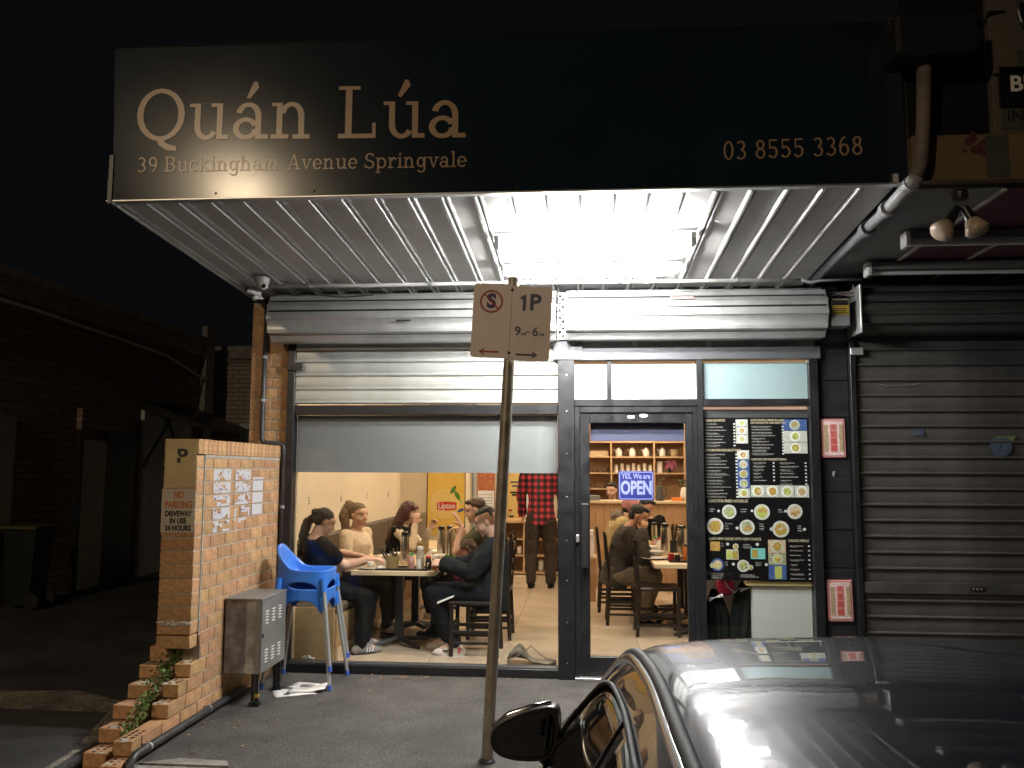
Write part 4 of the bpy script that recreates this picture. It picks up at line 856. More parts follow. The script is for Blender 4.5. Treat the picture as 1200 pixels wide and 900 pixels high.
for p, q_ in (((1069, 215, -2.385), (1066, 219, -2.36)), ((1042, 243, -2.1), (1038, 247, -2.04)), ((1018, 266, -1.65), (1014, 270, -1.58))):
    mb = MB(); mb.tube([at(*p), at(*q_)], .049, 14); mb.build('collar', 'grey_pipe', dn, smooth='auto')
sb = thing('dark_box', 'black metal box fixed high at the end of the fascia with cables over it', 'box', (at(1093, 68, -2.45).x, -2.45, at(1093, 70, -2.45).z))
a, b = at(1047, 68, -2.5), at(1141, 18, -2.5)
mb = MB(); mb.box(a.x, b.x, -2.56, -2.30, a.z, b.z, bev=.02); mb.build('case', 'black_plastic', sb)
mb = MB()
for k in range(5): mb.tube([at(1048+k*3, 60, -2.44), at(1042+k*4, 20, -2.5), at(1060+k*6, 2-k*2, -2.5), at(1110+k*5, 10-k*3, -2.5), at(1150+k*4, -8, -2.48)], .007, 6)
mb.build('cable', 'black_plastic', sb, kind='stuff')
mb = MB(); mb.tube([at(1195, -5, -2.4), at(1193, 12, -2.4), at(1197, 26, -2.4), at(1206, 36, -2.4)], .01, 6); tag(mb.build('loose_cable', 'black_plastic'), 'loose black cable looping down at the top right corner', 'cable')

# ================================================================== INTERIOR
FZ = 0.07
fl_ = thing('floor', 'beige tiled restaurant floor', 'floor', (0, 3, 0), kind='structure'); del fl_['category']
mb = MB(); mb.box(-2.785, 2.9, .062, 7.3, -.0, FZ-.006); mb.build('grout', 'grout', fl_)
ftc = None
for i in range(9):
    for j in range(13):
        x, y = -2.49+.3+i*.6, .065+.3+j*.6
        if x > 2.8 or y > 7.2: continue
        if ftc is None: mb = MB(); mb.box(-.2965, .2965, -.2965, .2965, -.008, 0, bev=.001); ftc = mb.build('floor_tile', 'floor_tile', fl_, local=True); ftc.location = Vector((x, y, FZ))-root_loc(fl_)
        else: inst(ftc, (x, y, FZ), fl_)
def wallbox(nm, a, m, lab): mb = MB(); mb.box(*a); return tag(mb.build(nm, m), kind='structure')
wallbox('side_wall', (-2.785, -2.71, .062, 7.2, FZ, 2.95), 'cream_wall', ''); wallbox('back_wall', (-2.71, 2.9, 7.2, 7.3, FZ, 2.95), 'cream_wall', ''); wallbox('right_wall', (2.83, 2.9, .41, 7.2, FZ, 2.95), 'cream_wall', '')
wallbox('ceiling', (-2.785, 2.9, .062, 7.3, 2.95, 3.0), 'ceiling', '')
mb = MB(); mb.box(-2.70, 2.9, .062, .10, 2.70, 2.949); tag(mb.build('header_wall', 'cream_wall'), kind='structure')
for i, (x, y, lab) in enumerate(((-1.4, .9, 'warm ceiling panel over the front window table'), (-1.4, 3.2, 'warm ceiling panel over the booths'), (-1.2, 5.6, 'warm ceiling panel near the yellow poster'), (.9, 1.6, 'warm ceiling panel just inside the door'), (1.1, 4.0, 'warm ceiling panel before the counter'), (.8, 5.75, 'warm ceiling panel above the counter'))):
    t = thing('ceiling_light', lab, 'light', (x, y, 2.9), group='warm ceiling panels inside')
    mb = MB(); mb.box(x-.31, x+.31, y-.31, y+.31, 2.915, 2.949, bev=.004); mb.build('frame', 'white_plastic', t)
    mb = MB(); mb.box(x-.28, x+.28, y-.28, y+.28, 2.908, 2.9145); mb.build('diffuser', 'room_light', t)
fbox('window_reveal', -2.4365, -2.425, .084, 2.12, .061, .10, wf, 'wood_light', 0)
NY = (1.27, 2.41, 3.57, 4.77)
for n_, y, z, wh in (('5', NY[0], 1.35, 'above the woman in the black tee'), ('6', NY[1], 1.34, 'beside the blond ponytail'), ('7', NY[2], 1.33, 'between the ponytail and the long red hair'), ('8', NY[3], 1.32, 'farthest along the booth')):
    R_ = Matrix.Rotation(PI/2, 4, 'Z'); t = put_text(n_, (-2.708, y, z), .11, 'grey_plate', None, name='table_number', T=R_)
    tag(t, 'small grey number painted on the cream wall ' + wh, 'number')
# booth bench along the side wall
bo = thing('booth_bench', 'long brown booth bench running along the cream side wall', 'bench', (-2.25, 3, FZ))
mb = MB(); mb.box(-2.705, -2.09, .13, 6.6, FZ, .44); mb.build('base', 'booth_wood', bo)
k_ = 0
for y in (.16, 1.21, 2.26, 3.31, 4.36, 5.41):
    mb = MB(); mb.box(-2.60, -2.06, y, y+1.04, .442, .52, bev=.02); mb.build('seat_cushion', 'booth_brown', bo)
    mb = MB(); mb.box(-2.705, -2.605, y, y+1.04, .442, 1.0, bev=.015); mb.build('back_cushion', 'booth_brown', bo)
mb = MB(); mb.box(-2.088, -2.07, .13, 6.6, FZ, .42); mb.build('fascia_panel', 'booth_wood', bo); mb = MB(); mb.box(-2.069, -2.055, .13, 6.6, FZ, FZ+.09); mb.build('skirting', 'wood_light', bo)
mb = MB(); mb.box(-2.43, -2.09, .10, .128, FZ, .50); mb.build('end_panel', 'booth_wood', bo)

# chairs and tables
def make_chair(label):
    t = thing('dining_chair', label, 'chair', (0, 0, 0), group='dark wooden dining chairs')
    def b(nm, *a, bev=.004): mb = MB(); mb.box(*a, bev=bev); return mb.build(nm, 'dark_wood', t, local=True)
    b('seat', -.21, .21, -.21, .21, .435, .465, bev=.01)
    for s_ in (-1, 1):
        mb = MB(); mb.tube([(.185, s_*.185, 0), (.185, s_*.185, .435)], .02, 6); mb.build('leg', 'dark_wood', t, local=True)
        mb = MB(); mb.tube([(-.215, s_*.19, 0), (-.19, s_*.19, .44), (-.235, s_*.19, .93)], [.02, .022, .017], 6); mb.build('leg', 'dark_wood', t, local=True)
        b('stretcher', -.19, .18, s_*.185-.009, s_*.185+.009, .19, .22); b('stretcher', -.19, .18, s_*.185-.009, s_*.185+.009, .10, .125)
    b('stretcher', .176, .194, -.18, .18, .24, .27); b('stretcher', -.205, -.19, -.18, .18, .15, .18)
    for z, h in ((.86, .075), (.72, .03), (.60, .03)):
        x = -.19-(z-.44)*.09; b('back_rail', x-.012, x+.012, -.18, .18, z-h/2, z+h/2)
    return t
chair_spots = [(-.945, .55, PI, 'dark wooden chair under the man in the slate jacket'), (-.90, 1.30, PI, 'dark wooden chair behind the woman raising her hands'), (-.98, 2.15, PI, 'dark wooden chair pushed in beyond the parking sign pole'),
               (.74, 1.60, 0, 'empty dark wooden chair nearest the glass door'), (.47, 2.18, 0, 'dark wooden chair under the man in the grey jacket'), (.40, 3.0, 0, 'dark wooden chair under the diner in the yellow coat')]
ch0 = None
for x, y, rz, lab in chair_spots:
    if ch0 is None: ch0 = make_chair(lab); ch0.location = (x, y, FZ); ch0.rotation_euler = (0, 0, rz)
    else: copy_tree(ch0, (x, y, FZ), rz, lab)
def table(cx, cy, wx, wy, label, group='light wood dining tables', base=True):
    t = thing('dining_table', label, 'table', (cx, cy, FZ), group=group)
    mb = MB(); mb.box(cx-wx/2, cx+wx/2, cy-wy/2, cy+wy/2, .725, .765, bev=.003); mb.build('tabletop', 'wood_light', t)
    n = max(1, round(wy/.7))
    for k in range(n):
        yy = cy-wy/2+wy*(k+.5)/n
        mb = MB(); mb.box(cx-.035, cx+.035, yy-.035, yy+.035, FZ+.05, .725); mb.build('column', 'black_plastic', t)
        for a in (PI/4, 3*PI/4):
            d = Vector((math.cos(a), math.sin(a), 0))*.33; mb = MB(); mb.tube([Vector((cx, yy, FZ+.055))-d+V(0, 0, -.04), Vector((cx, yy, FZ+.06)), Vector((cx, yy, FZ+.055))+d+V(0, 0, -.04)], [.014, .03, .014], 6); mb.build('foot', 'black_plastic', t)
        mb = MB(); mb.box(cx-.22, cx+.22, yy-.03, yy+.03, .69, .724); mb.build('brace', 'black_plastic', t)
    return t
table(-1.685, .83, .75, .64, 'front light wood table behind the window with four diners'); table(-1.685, 1.60, .75, .86, 'second light wood table behind the front window table'); table(-1.65, 3.3, .75, 1.2, 'far light wood table by the booth wall')
table(1.12, 2.35, .86, 1.95, 'light wood table seen through the glass door')

# tableware
def obj1(name, m, mb, label, cat, group=None, smooth='auto'): return tag(mb.build(name, m, smooth=smooth), label, cat, group)
TZ = .7655
def bottle(x, y, z, r, h, m, capm, label, name='sauce_bottle', cat='bottle', neck=.45):
    t = thing(name, label, cat, (x, y, z))
    mb = MB(); mb.lathe((x, y, z), [(r*.92, 0), (r, h*.03), (r, h*.62), (r*neck, h*.8), (r*neck, h*.86)], 14); mb.build('body', m, t, smooth='auto')
    mb = MB(); mb.lathe((x, y, z+h*.861), [(r*neck*1.15, 0), (r*neck*1.15, h*.12), (r*neck*.5, h*.139)], 12); mb.build('cap', capm, t, smooth='auto'); return t
def thermos(x, y, label, h=.29, r=.042):
    t = thing('thermos_flask', label, 'flask', (x, y, TZ))
    mb = MB(); mb.lathe((x, y, TZ), [(r*.96, 0), (r, .01), (r, h*.8), (r*.93, h*.84)], 18); mb.build('body', 'steel', t, smooth='auto')
    mb = MB(); mb.lathe((x, y, TZ+h*.841), [(r*.95, 0), (r*.95, h*.05), (r*.7, h*.06)], 18); mb.build('band', 'steel', t, smooth='auto')
    mb = MB(); mb.lathe((x, y, TZ+h*.902), [(r*.8, 0), (r*.8, h*.08), (r*.5, h*.1)], 18); mb.build('lid', 'black_plastic', t, smooth='auto')
def bowl(x, y, label, r=.085, h=.06, m='ceramic', z=TZ): mb = MB(); mb.lathe((x, y, z), [(r*.45, 0), (r*.5, .006), (r*.85, h*.6), (r, h), (r*.95, h), (r*.8, h*.62), (r*.3, .012)], 20); return obj1('bowl', m, mb, label, 'bowl', smooth=True)
def plate_(x, y, label, r=.12): mb = MB(); mb.lathe((x, y, TZ), [(r*.55, 0), (r*.6, .004), (r, .018), (r*.98, .02), (r*.6, .010), (.01, .010)], 22); return obj1('plate', 'ceramic', mb, label, 'plate', smooth=True)
def tray(x0, x1, y0, y1, label):
    mb = MB(); mb.box(x0, x1, y0, y1, TZ, TZ+.006); mb.box(x0, x1, y0, y0+.008, TZ+.006, TZ+.018); mb.box(x0, x1, y1-.008, y1, TZ+.006, TZ+.018); mb.box(x0, x0+.008, y0+.009, y1-.009, TZ+.006, TZ+.018); mb.box(x1-.008, x1, y0+.009, y1-.009, TZ+.006, TZ+.018)
    return obj1('serving_tray', 'black_plastic', mb, label, 'tray', smooth=False)
def tp(px, Y): return at(px, 660, Y).x
tray(tp(443, .66), tp(503, .66), .55, .78, 'black condiment tray on the front window table')
ut = thing('utensil_basket', 'woven utensil basket full of black handled cutlery on the front tray', 'basket', (tp(460, .63), .63, TZ+.007)); bx_ = tp(460, .63)
mb = MB(); mb.lathe((bx_, .63, TZ+.007), [(.052, 0), (.058, .06), (.062, .115), (.055, .115), (.05, .01)], 18); mb.build('basket', 'wicker', ut, smooth='auto')
for k in range(14):
    a = rd.uniform(0, 6.28); r_ = rd.uniform(.005, .04); p = Vector((bx_+r_*math.cos(a), .63+r_*math.sin(a), TZ+.05)); d = Vector((math.cos(a)*.35-.25, math.sin(a)*.3, 1)).normalized()
    mb = MB(); mb.tube([p, p+d*rd.uniform(.09, .17)], [.004, .007], 6); mb.build('cutlery', 'black_plastic' if k % 4 else 'steel', ut)
bottle(tp(482, .62), .62, TZ+.007, .033, .145, 'chilli', 'green_cap', 'red chilli sauce bottle with a green cap beside the utensil basket')
bottle(tp(492, .66), .68, TZ+.007, .038, .20, 'clear_plastic', 'ceramic', 'clear sauce bottle with a white lid on the front tray', neck=.8)
bottle(tp(491, .60), .585, TZ+.007, .022, .115, 'ceramic', 'alu_trim', 'white pepper shaker standing at the front of the tray', name='pepper_shaker', cat='shaker', neck=.8)
bottle(tp(502, .62), .62, TZ+.007, .028, .12, 'black_plastic', 'red_plastic', 'dark soy bottle with a red cap on the front tray', neck=.8)
bottle(tp(509, .66), .68, TZ, .026, .125, 'sauce_orange', 'ceramic', 'orange sauce bottle with a white cap beside the front tray', neck=.7)
thermos(tp(474, 1.05), 1.05, 'single steel thermos flask behind the utensil basket', .31)
thermos(tp(517, 1.62), 1.62, 'steel thermos flask, left one of the pair behind the lettuce', .33); thermos(tp(526, 1.66), 1.70, 'steel thermos flask, right one of the pair behind the lettuce', .33)
thermos(tp(535, 1.9), 2.0, 'shorter steel thermos flask near the raised hand', .28, .045)
plate_(tp(437, .68), .66, 'white plate holding a small cup at the front left of the window table', .13); mb = MB(); mb.lathe((tp(434, .66), .66, TZ+.022), [(.025, 0), (.034, .045), (.03, .045), (.02, .006)], 14); obj1('tea_cup', 'ceramic', mb, 'small white cup on the plate at the left of the table', 'cup', smooth=True)
lp = thing('lettuce_plate', 'white plate heaped with green lettuce behind the red capped bottle', 'plate', (tp(524, 1.35), 1.38, TZ)); lx = tp(526, 1.38)
mb = MB(); mb.lathe((lx, 1.38, TZ), [(.07, 0), (.14, .018), (.138, .02), (.08, .010), (.01, .010)], 20); mb.build('plate', 'ceramic', lp, smooth=True)
mb = MB()
for k in range(120):
    a = rd.uniform(0, 6.28); r_ = rd.uniform(0, .115); p = Vector((lx+r_*math.cos(a), 1.38+r_*math.sin(a), TZ+.015+rd.uniform(0, .055)*(1-r_/.13))); s_ = rd.uniform(.012, .03)
    u_ = Vector((rd.uniform(-1, 1), rd.uniform(-1, 1), rd.uniform(-.3, 1))).normalized(); w_ = u_.cross(Vector((rd.uniform(-1, 1), rd.uniform(-1, 1), 1))).normalized()
    mb.face([mb.b.verts.new(p+u_*s_*c+w_*s_*d) for c, d in ((-1, 0), (-.4, .7), (.5, .6), (1, 0), (.4, -.7), (-.5, -.6))])
mb.build('lettuce', 'lettuce', lp, norm=False)
def tissue(x, y, label, sz_=.11):
    mb = MB(); mb.box(x-.06, x+.06, y-.05, y+.05, TZ, TZ+.055, bev=.008); mb.prism([(x-.03, y-.02, TZ+.056), (x+.035, y-.02, TZ+.056), (x+.01, y-.01, TZ+.056+sz_*.6)], (0, .04, 0)); return obj1('tissue_pack', 'tissue', mb, label, 'tissues', smooth=False)
tissue(tp(505, 1.45), 1.30, 'soft pack of tissues in front of the paired flasks'); tissue(tp(450, 1.0), .98, 'crumpled pale tissues near the beige sleeved woman')
mb = MB(); c_ = at(496, 626, 2.2); mb.lathe((c_.x, 2.2, TZ), [(.055, 0), (.065, .11), (.058, .11), (.05, .01)], 16); obj1('utensil_basket', 'wicker', mb, 'second woven utensil basket farther along the booth tables', 'basket')
bowl(tp(516, 1.1), .98, 'white bowl in front of the man looking at his phone', .09, .055); bowl(tp(468, 1.5), 1.60, 'white bowl before the woman with long dark hair', .09)
for px, Y_, fn, lab in ((447, .98, 'b', 'white noodle bowl in front of the blond woman'), (540, 1.45, 'b', 'white bowl in front of the raised hand'), (541, .98, 'p', 'white plate between the child and the man with the phone'), (455, 1.75, 'p', 'white plate on the far edge of the second table'), (512, 1.9, 'b', 'white bowl beside the farther flasks'), (499, .90, 'p', 'white plate behind the orange sauce bottle'), (488, 2.9, 'b', 'white bowl on the far booth table')):
    (bowl if fn == 'b' else plate_)(min(tp(px, Y_), -1.40), Y_, lab)
for px, Y_, lab in ((446, .60, 'crumpled napkin beside the plate at the front left'), (533, 1.25, 'crumpled napkin beside the lettuce plate'), (511, 1.20, 'soft white wrapper between the tables')):
    mb = MB(); mb.ell((min(tp(px, Y_), -1.36), Y_, TZ+.018), (.04, 0, 0), (0, .03, 0), (0, 0, .016), 10, 7); tag(remesh(mb, .005, 1, .010, 45).build('napkin', 'tissue', smooth=True), lab, 'napkin')
# door table ware
def tq(px, Y): return at(px, 645, Y).x
bowl(tq(762, 2.35), 2.5, 'large white noodle bowl farther back on the door table', .10, .08); bowl(tq(769, 2.05), 2.08, 'white bowl nearest the eating man on the door table', .095, .065); plate_(tq(766, 1.9), 1.86, 'white plate under the near edge of the bowls on the door table', .14)
tray(tq(783, 1.66), tq(812, 1.66), 1.55, 1.95, 'dark tray with sauces at the right of the door table')
thermos(tq(780, 2.3), 2.32, 'tall steel flask in the middle of the door table', .34, .05); thermos(tq(800, 2.1), 2.12, 'tall steel flask at the right edge of the door glass', .33, .05); thermos(tq(767, 3.1), 3.1, 'steel flask at the far end of the door table', .30, .035)
bottle(tq(768, 2.8), 2.78, TZ, .035, .16, 'chilli', 'green_cap', 'red chilli bottle at the far end of the door table'); bottle(tq(773, 2.6), 2.62, TZ, .035, .16, 'ceramic', 'red_plastic', 'white squeeze bottle behind the tall flask on the door table')
bottle(tq(786, 1.72), 1.68, TZ+.007, .03, .07, 'red_plastic', 'red_plastic', 'small red sauce pot on the dark tray', neck=.9); bottle(tq(793, 1.72), 1.66, TZ+.007, .03, .06, 'black_plastic', 'black_plastic', 'small black sauce pot on the dark tray', neck=.9)
bottle(tq(804, 1.72), 1.74, TZ+.007, .03, .16, 'sauce_orange', 'black_plastic', 'brown sauce bottle on the dark tray', neck=.6)
ub = thing('utensil_holder', 'holder of black chopsticks standing behind the tall flask', 'holder', (tq(788, 2.6), 2.62, TZ)); hx = tq(789, 2.62)
mb = MB(); mb.lathe((hx, 2.62, TZ), [(.05, 0), (.055, .13), (.05, .13), (.045, .01)], 14); mb.build('pot', 'black_plastic', ub, smooth='auto')
for k in range(12):
    a = rd.uniform(-.6, .9); mb = MB(); mb.tube([(hx, 2.62, TZ+.08), (hx+.10*a, 2.62+rd.uniform(-.03, .03), TZ+.29+rd.uniform(-.02, .03))], [.004, .006], 5); mb.build('chopstick', 'black_plastic', ub)

# back of the room, left part
ds = thing('poster_panel', 'tall yellow advertising panel with a red oval tea logo beside the booth', 'poster', (at(523, 600, 5.6).x, 5.6, FZ))
x0, x1 = at(501, 600, 5.6).x, at(544.5, 600, 5.6).x
mb = MB(); mb.box(x0-.01, x1+.01, 5.6, 6.1, FZ, 2.2); mb.build('cabinet', 'cream_wall', ds); mb = MB(); mb.box(x0-.012, x0-.001, 5.585, 5.599, FZ, 2.2); mb.box(x1+.001, x1+.012, 5.585, 5.599, FZ, 2.2); mb.build('edge_trim', 'dark_wood', ds, kind='stuff'); mb = MB(); mb.box(x0, x1, 5.588, 5.599, .7, 2.15); mb.build('poster', 'poster_yellow', ds)
lg0, lg1 = at(512, 598, 5.58), at(535, 588, 5.58)
mb = MB(); cx_, cz_ = (lg0.x+lg1.x)/2, (lg0.z+lg1.z)/2; hw, hh = (lg1.x-lg0.x)/2, (lg1.z-lg0.z)/2
mb.prism([(cx_+x*hw, 5.587, cz_+z*hh) for x, z in ((-1, -.85), (0, -1.05), (1, -.85), (1, .85), (0, 1.05), (-1, .85))], (0, -.003, 0)); mb.build('logo', 'logo_red', ds)
put_text('Lipton', (cx_, 5.5825, cz_), .12, 'print_white', ds, bold=.0018, fitw=hw*1.72)
for (a, b, r1, m_, an) in ((531, 574, .05, 'lettuce', .6), (536, 581, .055, 'lettuce', -.5), (541, 588, .02, 'photo_teal', 0), (540, 598, .04, 'photo_blue', 1.2)):
    c_ = at(a, b, 5.584); mb = MB(); R_ = Matrix.Rotation(an, 4, 'Y'); mb.prism([c_+R_ @ Vector((r1*x, 0, r1*1.6*z)) for x, z in ((0, -1), (.6, -.3), (.5, .4), (0, 1), (-.6, .3), (-.5, -.4))], (0, -.002, 0)); mb.build('print_leaf', m_, ds)
mb = MB(); c_ = at(521, 588, 5.586); mb.lathe((0, 0, 0), [(.22, 0), (.22, .0008)], 30)
for v in mb.b.verts: v.co = Vector((v.co.x+c_.x, 5.5875-v.co.z, v.co.y+c_.z-.03))
mb.build('print_disc', 'poster_pale', ds)
wallbox('partition', (-2.709, x0-.014, 5.62, 5.70, 1.02, 2.949), 'cream_wall', '')  # added in front of the back wall so the booth light brightens it
gp = at(555, 600, 6.4).x; mb = MB(); mb.tube([(gp, 6.4, FZ), (gp, 6.4, 2.95)], .03, 10); tag(mb.build('steel_post', 'grey_pipe', smooth='auto'), 'thin grey vertical post between the yellow panel and the calendar', 'post')
def wallitem(name, label, cat, px0, px1, pz0, pz1, Y, m, th=.012):
    a, b = at(px0, pz1, Y), at(px1, pz0, Y); t = thing(name, label, cat, ((a.x+b.x)/2, Y, a.z)); mb = MB(); mb.box(a.x, b.x, Y, Y+th, a.z, b.z, bev=.001); mb.build('sheet', m, t); return t, a, b
wallbox('partition', (at(546, 600, 6.6).x, at(590, 600, 6.6).x, 6.6, 6.68, FZ, 2.95), 'cream_wall', '')
cl, a, b = wallitem('calendar', 'red and gold hanging calendar with a white month sheet', 'calendar', 559, 580, 545, 606, 6.58, 'calendar_red')
w0, w1 = at(560, 597, 6.575), at(579, 575, 6.575); mb = MB(); mb.box(w0.x, w1.x, 6.574, 6.579, w0.z, w1.z); mb.build('month_sheet', 'print_white', cl)
mb = MB()
for r_ in range(5):
    for c_ in range(6): xx = w0.x+(w1.x-w0.x)*(.1+.14*c_); zz = w0.z+(w1.z-w0.z)*(.12+.16*r_); mb.box(xx, xx+.018, 6.5725, 6.5735, zz, zz+.016)
mb.build('date_print', 'sign_grey', cl, kind='stuff')
dfm = thing('inner_door_frame', 'grey inner door frame beside the calendar', 'frame', (at(585, 600, 6.5).x, 6.5, FZ)); a, b = at(582, 600, 6.5), at(588, 600, 6.5)
mb = MB(); mb.box(a.x, b.x, 6.46, 6.595, FZ, 2.6, bev=.004); mb.build('jamb', 'grey_board', dfm)
yp, a, b = wallitem('wall_poster', 'pale yellow wall poster with small dark print behind the pole', 'poster', 590, 613, 545, 609, 7.15, 'poster_pale')
for px0, px1, z, m_ in ((598, 609, 565, 'sign_grey'), (600, 607, 569.5, 'sign_grey'), (598, 606, 577, 'ink'), (600, 605, 580, 'ink'), (596, 600, 598, 'logo_red'), (607, 611, 598, 'logo_red'), (607, 611, 601.5, 'logo_red'), (607, 611, 605, 'logo_red'), (597, 602, 605, 'ink')):
    c0_, c1_ = at(px0, z+1, 7.14), at(px1, z-1, 7.14); mb = MB(); mb.box(c0_.x, c1_.x, 7.143, 7.148, c0_.z, c1_.z); mb.build('print', m_, yp)
wi, a, b = wallitem('bright_window', 'narrow pale lit panel just left of the plaid shirt', 'window', 614.5, 622, 545, 606, 7.16, 'frosted_white')
ls = thing('low_shelf', 'low light wood shelving unit with folded packages behind the plaid shirt man', 'shelf', (-.9, 6.4, FZ))
X0, X1 = at(590, 640, 6.4).x, .2
for nm, a in (('top', (X0, X1, 6.15, 6.6, .86, .90)), ('shelf_board', (X0, X1, 6.17, 6.6, .60, .62)), ('shelf_board', (X0, X1, 6.17, 6.6, .35, .37)), ('shelf_board', (X0, X1, 6.17, 6.6, .09, .12)), ('side', (X0, X0+.03, 6.17, 6.6, .12, .86)), ('divider', (at(613, 640, 6.17).x, at(613, 640, 6.17).x+.04, 6.165, 6.6, .12, .86)), ('side', (X1-.03, X1, 6.17, 6.6, .12, .86)), ('back', (X0, X1, 6.6, 6.62, .12, .86))):
    mb = MB(); mb.box(*a); mb.build(nm, 'wood_shelf', ls)
for k in range(7):
    px_ = X0+.06+k*.165; lv = (.125, .375, .625)[k % 3]; mb = MB(); mb.box(px_, px_+rd.uniform(.06, .1), 6.25, 6.45, lv, lv+rd.uniform(.08, .18), bev=.015)
    tag(mb.build('package', ('ceramic', 'tissue', 'wood_light', 'plate_print')[k % 4]), ORD[k]+' package from the left on the '+('bottom', 'middle', 'top')[k % 3]+' board of the low shelving', 'package', 'packages on the low shelf')

# counter and back shelving, seen through the door
ct = thing('service_counter', 'wood panelled service counter with a pale top across the back', 'counter', (1.3, 4.95, FZ))
xx = -.06; k = 0
while xx < 2.8:
    mb = MB(); mb.box(xx+.0015, xx+.1185, 4.9, 4.92, FZ, 1.215, bev=.002); mb.build('panel', 'wood_panel', ct); xx += .12
mb = MB(); mb.box(-.06, 2.8, 4.921, 5.4, FZ, 1.214); mb.build('carcass', 'wood_shelf', ct); mb = MB(); mb.box(-.09, 2.83, 4.86, 5.45, 1.2155, 1.25, bev=.004); mb.build('top', 'wood_light', ct)
sh = thing('wall_shelving', 'wide wooden wall shelving holding teapots and glasses behind the counter', 'shelf', (1.2, 6.4, .9))
mb = MB(); mb.box(-.12, 2.8, 6.5, 6.52, .9, 2.5); mb.build('back', 'wood_panel', sh)
vx = [at(p, 560, 6.2).x for p in (672, 716.5, 767, 803)]
for x in vx+[2.6]: mb = MB(); mb.box(x-.012, x+.012, 6.2, 6.499, .9, 2.5); mb.build('upright', 'wood_shelf', sh)
zz = [at(700, p, 6.2).z for p in (518, 535.5, 554.5, 573)]
for i, z in enumerate(zz):
    for a_, b_ in zip(vx, vx[1:]+[2.6]):
        if i == 3 and a_ > vx[1]-.01: continue
        if i == 2 and a_ > vx[2]-.01: pass
        mb = MB(); mb.box(a_+.0125, b_-.0125, 6.205, 6.499, z-.011, z+.011); mb.build('shelf_board', 'wood_shelf', sh)
mb = MB(); mb.box(vx[0]+.02, vx[1]-.04, 6.30, 6.48, zz[1]+.012, zz[1]+.10); tag(mb.build('storage_box', 'wood_light'), 'long wooden box on the upper left shelf behind the counter', 'box')
def teapot(px, label):
    c = at(px, 533, 6.3); z = zz[1]+.011; t = thing('teapot', label, 'teapot', (c.x, 6.3, z), group='white teapots on the top shelf')
    mb = MB(); mb.lathe((c.x, 6.3, z), [(.045, 0), (.05, .02), (.05, .09), (.035, .115)], 14); mb.build('body', 'ceramic', t, smooth='auto'); mb = MB(); mb.lathe((c.x, 6.3, z+.1155), [(.036, 0), (.02, .018), (.008, .02), (.010, .034)], 12); mb.build('lid', 'ceramic', t, smooth='auto')
    mb = MB(); mb.tube([(c.x+.045, 6.3, z+.10), (c.x+.075, 6.3, z+.085), (c.x+.075, 6.3, z+.03), (c.x+.048, 6.3, z+.02)], .007, 6); mb.build('handle', 'black_plastic', t); mb = MB(); mb.tube([(c.x-.045, 6.3, z+.08), (c.x-.075, 6.3, z+.115)], [.012, .007], 8); mb.build('spout', 'ceramic', t)
for p, l in ((725, 'white teapot, first from the left on the top shelf'), (741, 'white teapot, second from the left on the top shelf'), (757, 'white teapot, third from the left on the top shelf'), (776, 'white teapot alone in the right bay of the top shelf')): teapot(p, l)
def cupstack(px, lev, label, h=.13, r=.034, m='ceramic', grp='stacked cups on the middle shelf'):
    c = at(px, 550, 6.32); z = zz[lev]+.011; mb = MB(); mb.lathe((c.x, 6.32, z), [(r, 0), (r*.72, h), (r*.6, h*1.0+.001)], 12); tag(mb.build('cup_stack', m, smooth='auto'), label, 'cups', grp)
for k, p in enumerate((722, 729, 736, 742.5, 748.5, 755.5, 762)): cupstack(p, 2, ORD[k]+' stack of pale cups from the left above the open sign', .14 if k % 2 else .12)
for k, p in enumerate((685, 690, 695, 700.5, 707, 713)): cupstack(p, 2, ORD[k]+' clear glass from the left on the second shelf, left bay', .085, .030, 'cup_glass', 'glasses on the second shelf')
for k, p in enumerate((686, 692, 698, 703, 709)): cupstack(p, 3, ORD[k]+' clear glass from the left on the lowest shelf, left bay', .085, .030, 'cup_glass', 'glasses on the lowest shelf')
mb = MB(); c = at(773, 550, 6.3); mb.lathe((c.x, 6.3, zz[2]+.012), [(.045, 0), (.045, .17)], 14); tag(mb.build('canister', 'tissue', smooth='auto'), 'pale cylindrical canister on the right bay shelf', 'canister')
c = at(790, 527, 6.3); mb = MB(); mb.lathe((c.x, 6.3, zz[1]+.012), [(.05, 0), (.065, .11), (.058, .11), (.045, .01)], 14); tag(mb.build('flower_pot', 'plaque_gold', smooth='auto'), 'brown pot on the top right shelf beside the last teapot', 'pot')
fp = thing('pink_flowers', 'pink flowers on the shelf bay at the right behind the counter', 'flowers', (at(785, 550, 6.3).x, 6.3, zz[2]))
c = at(785, 549, 6.3); mb = MB(); mb.lathe((c.x, 6.3, zz[2]+.012), [(.03, 0), (.035, .07)], 10); mb.build('vase', 'black_plastic', fp)
mb = MB()
for k in range(60):
    p = c+V(rd.uniform(-.07, .09), rd.uniform(-.04, .04), rd.uniform(-.02, .13)); s_ = rd.uniform(.008, .018); mb.prism([p+Vector((s_*math.cos(a), 0, s_*math.sin(a))) for a in (0, 1.2, 2.5, 3.7, 5)], (0, .003, 0))
mb.build('blossoms', 'flower_pink', fp, kind='stuff')
jg = thing('grey_jug', 'dark grey jug with dry branches standing on the counter beside the open sign', 'jug', (at(773, 586, 5.1).x, 5.1, 1.25)); c = jg.location
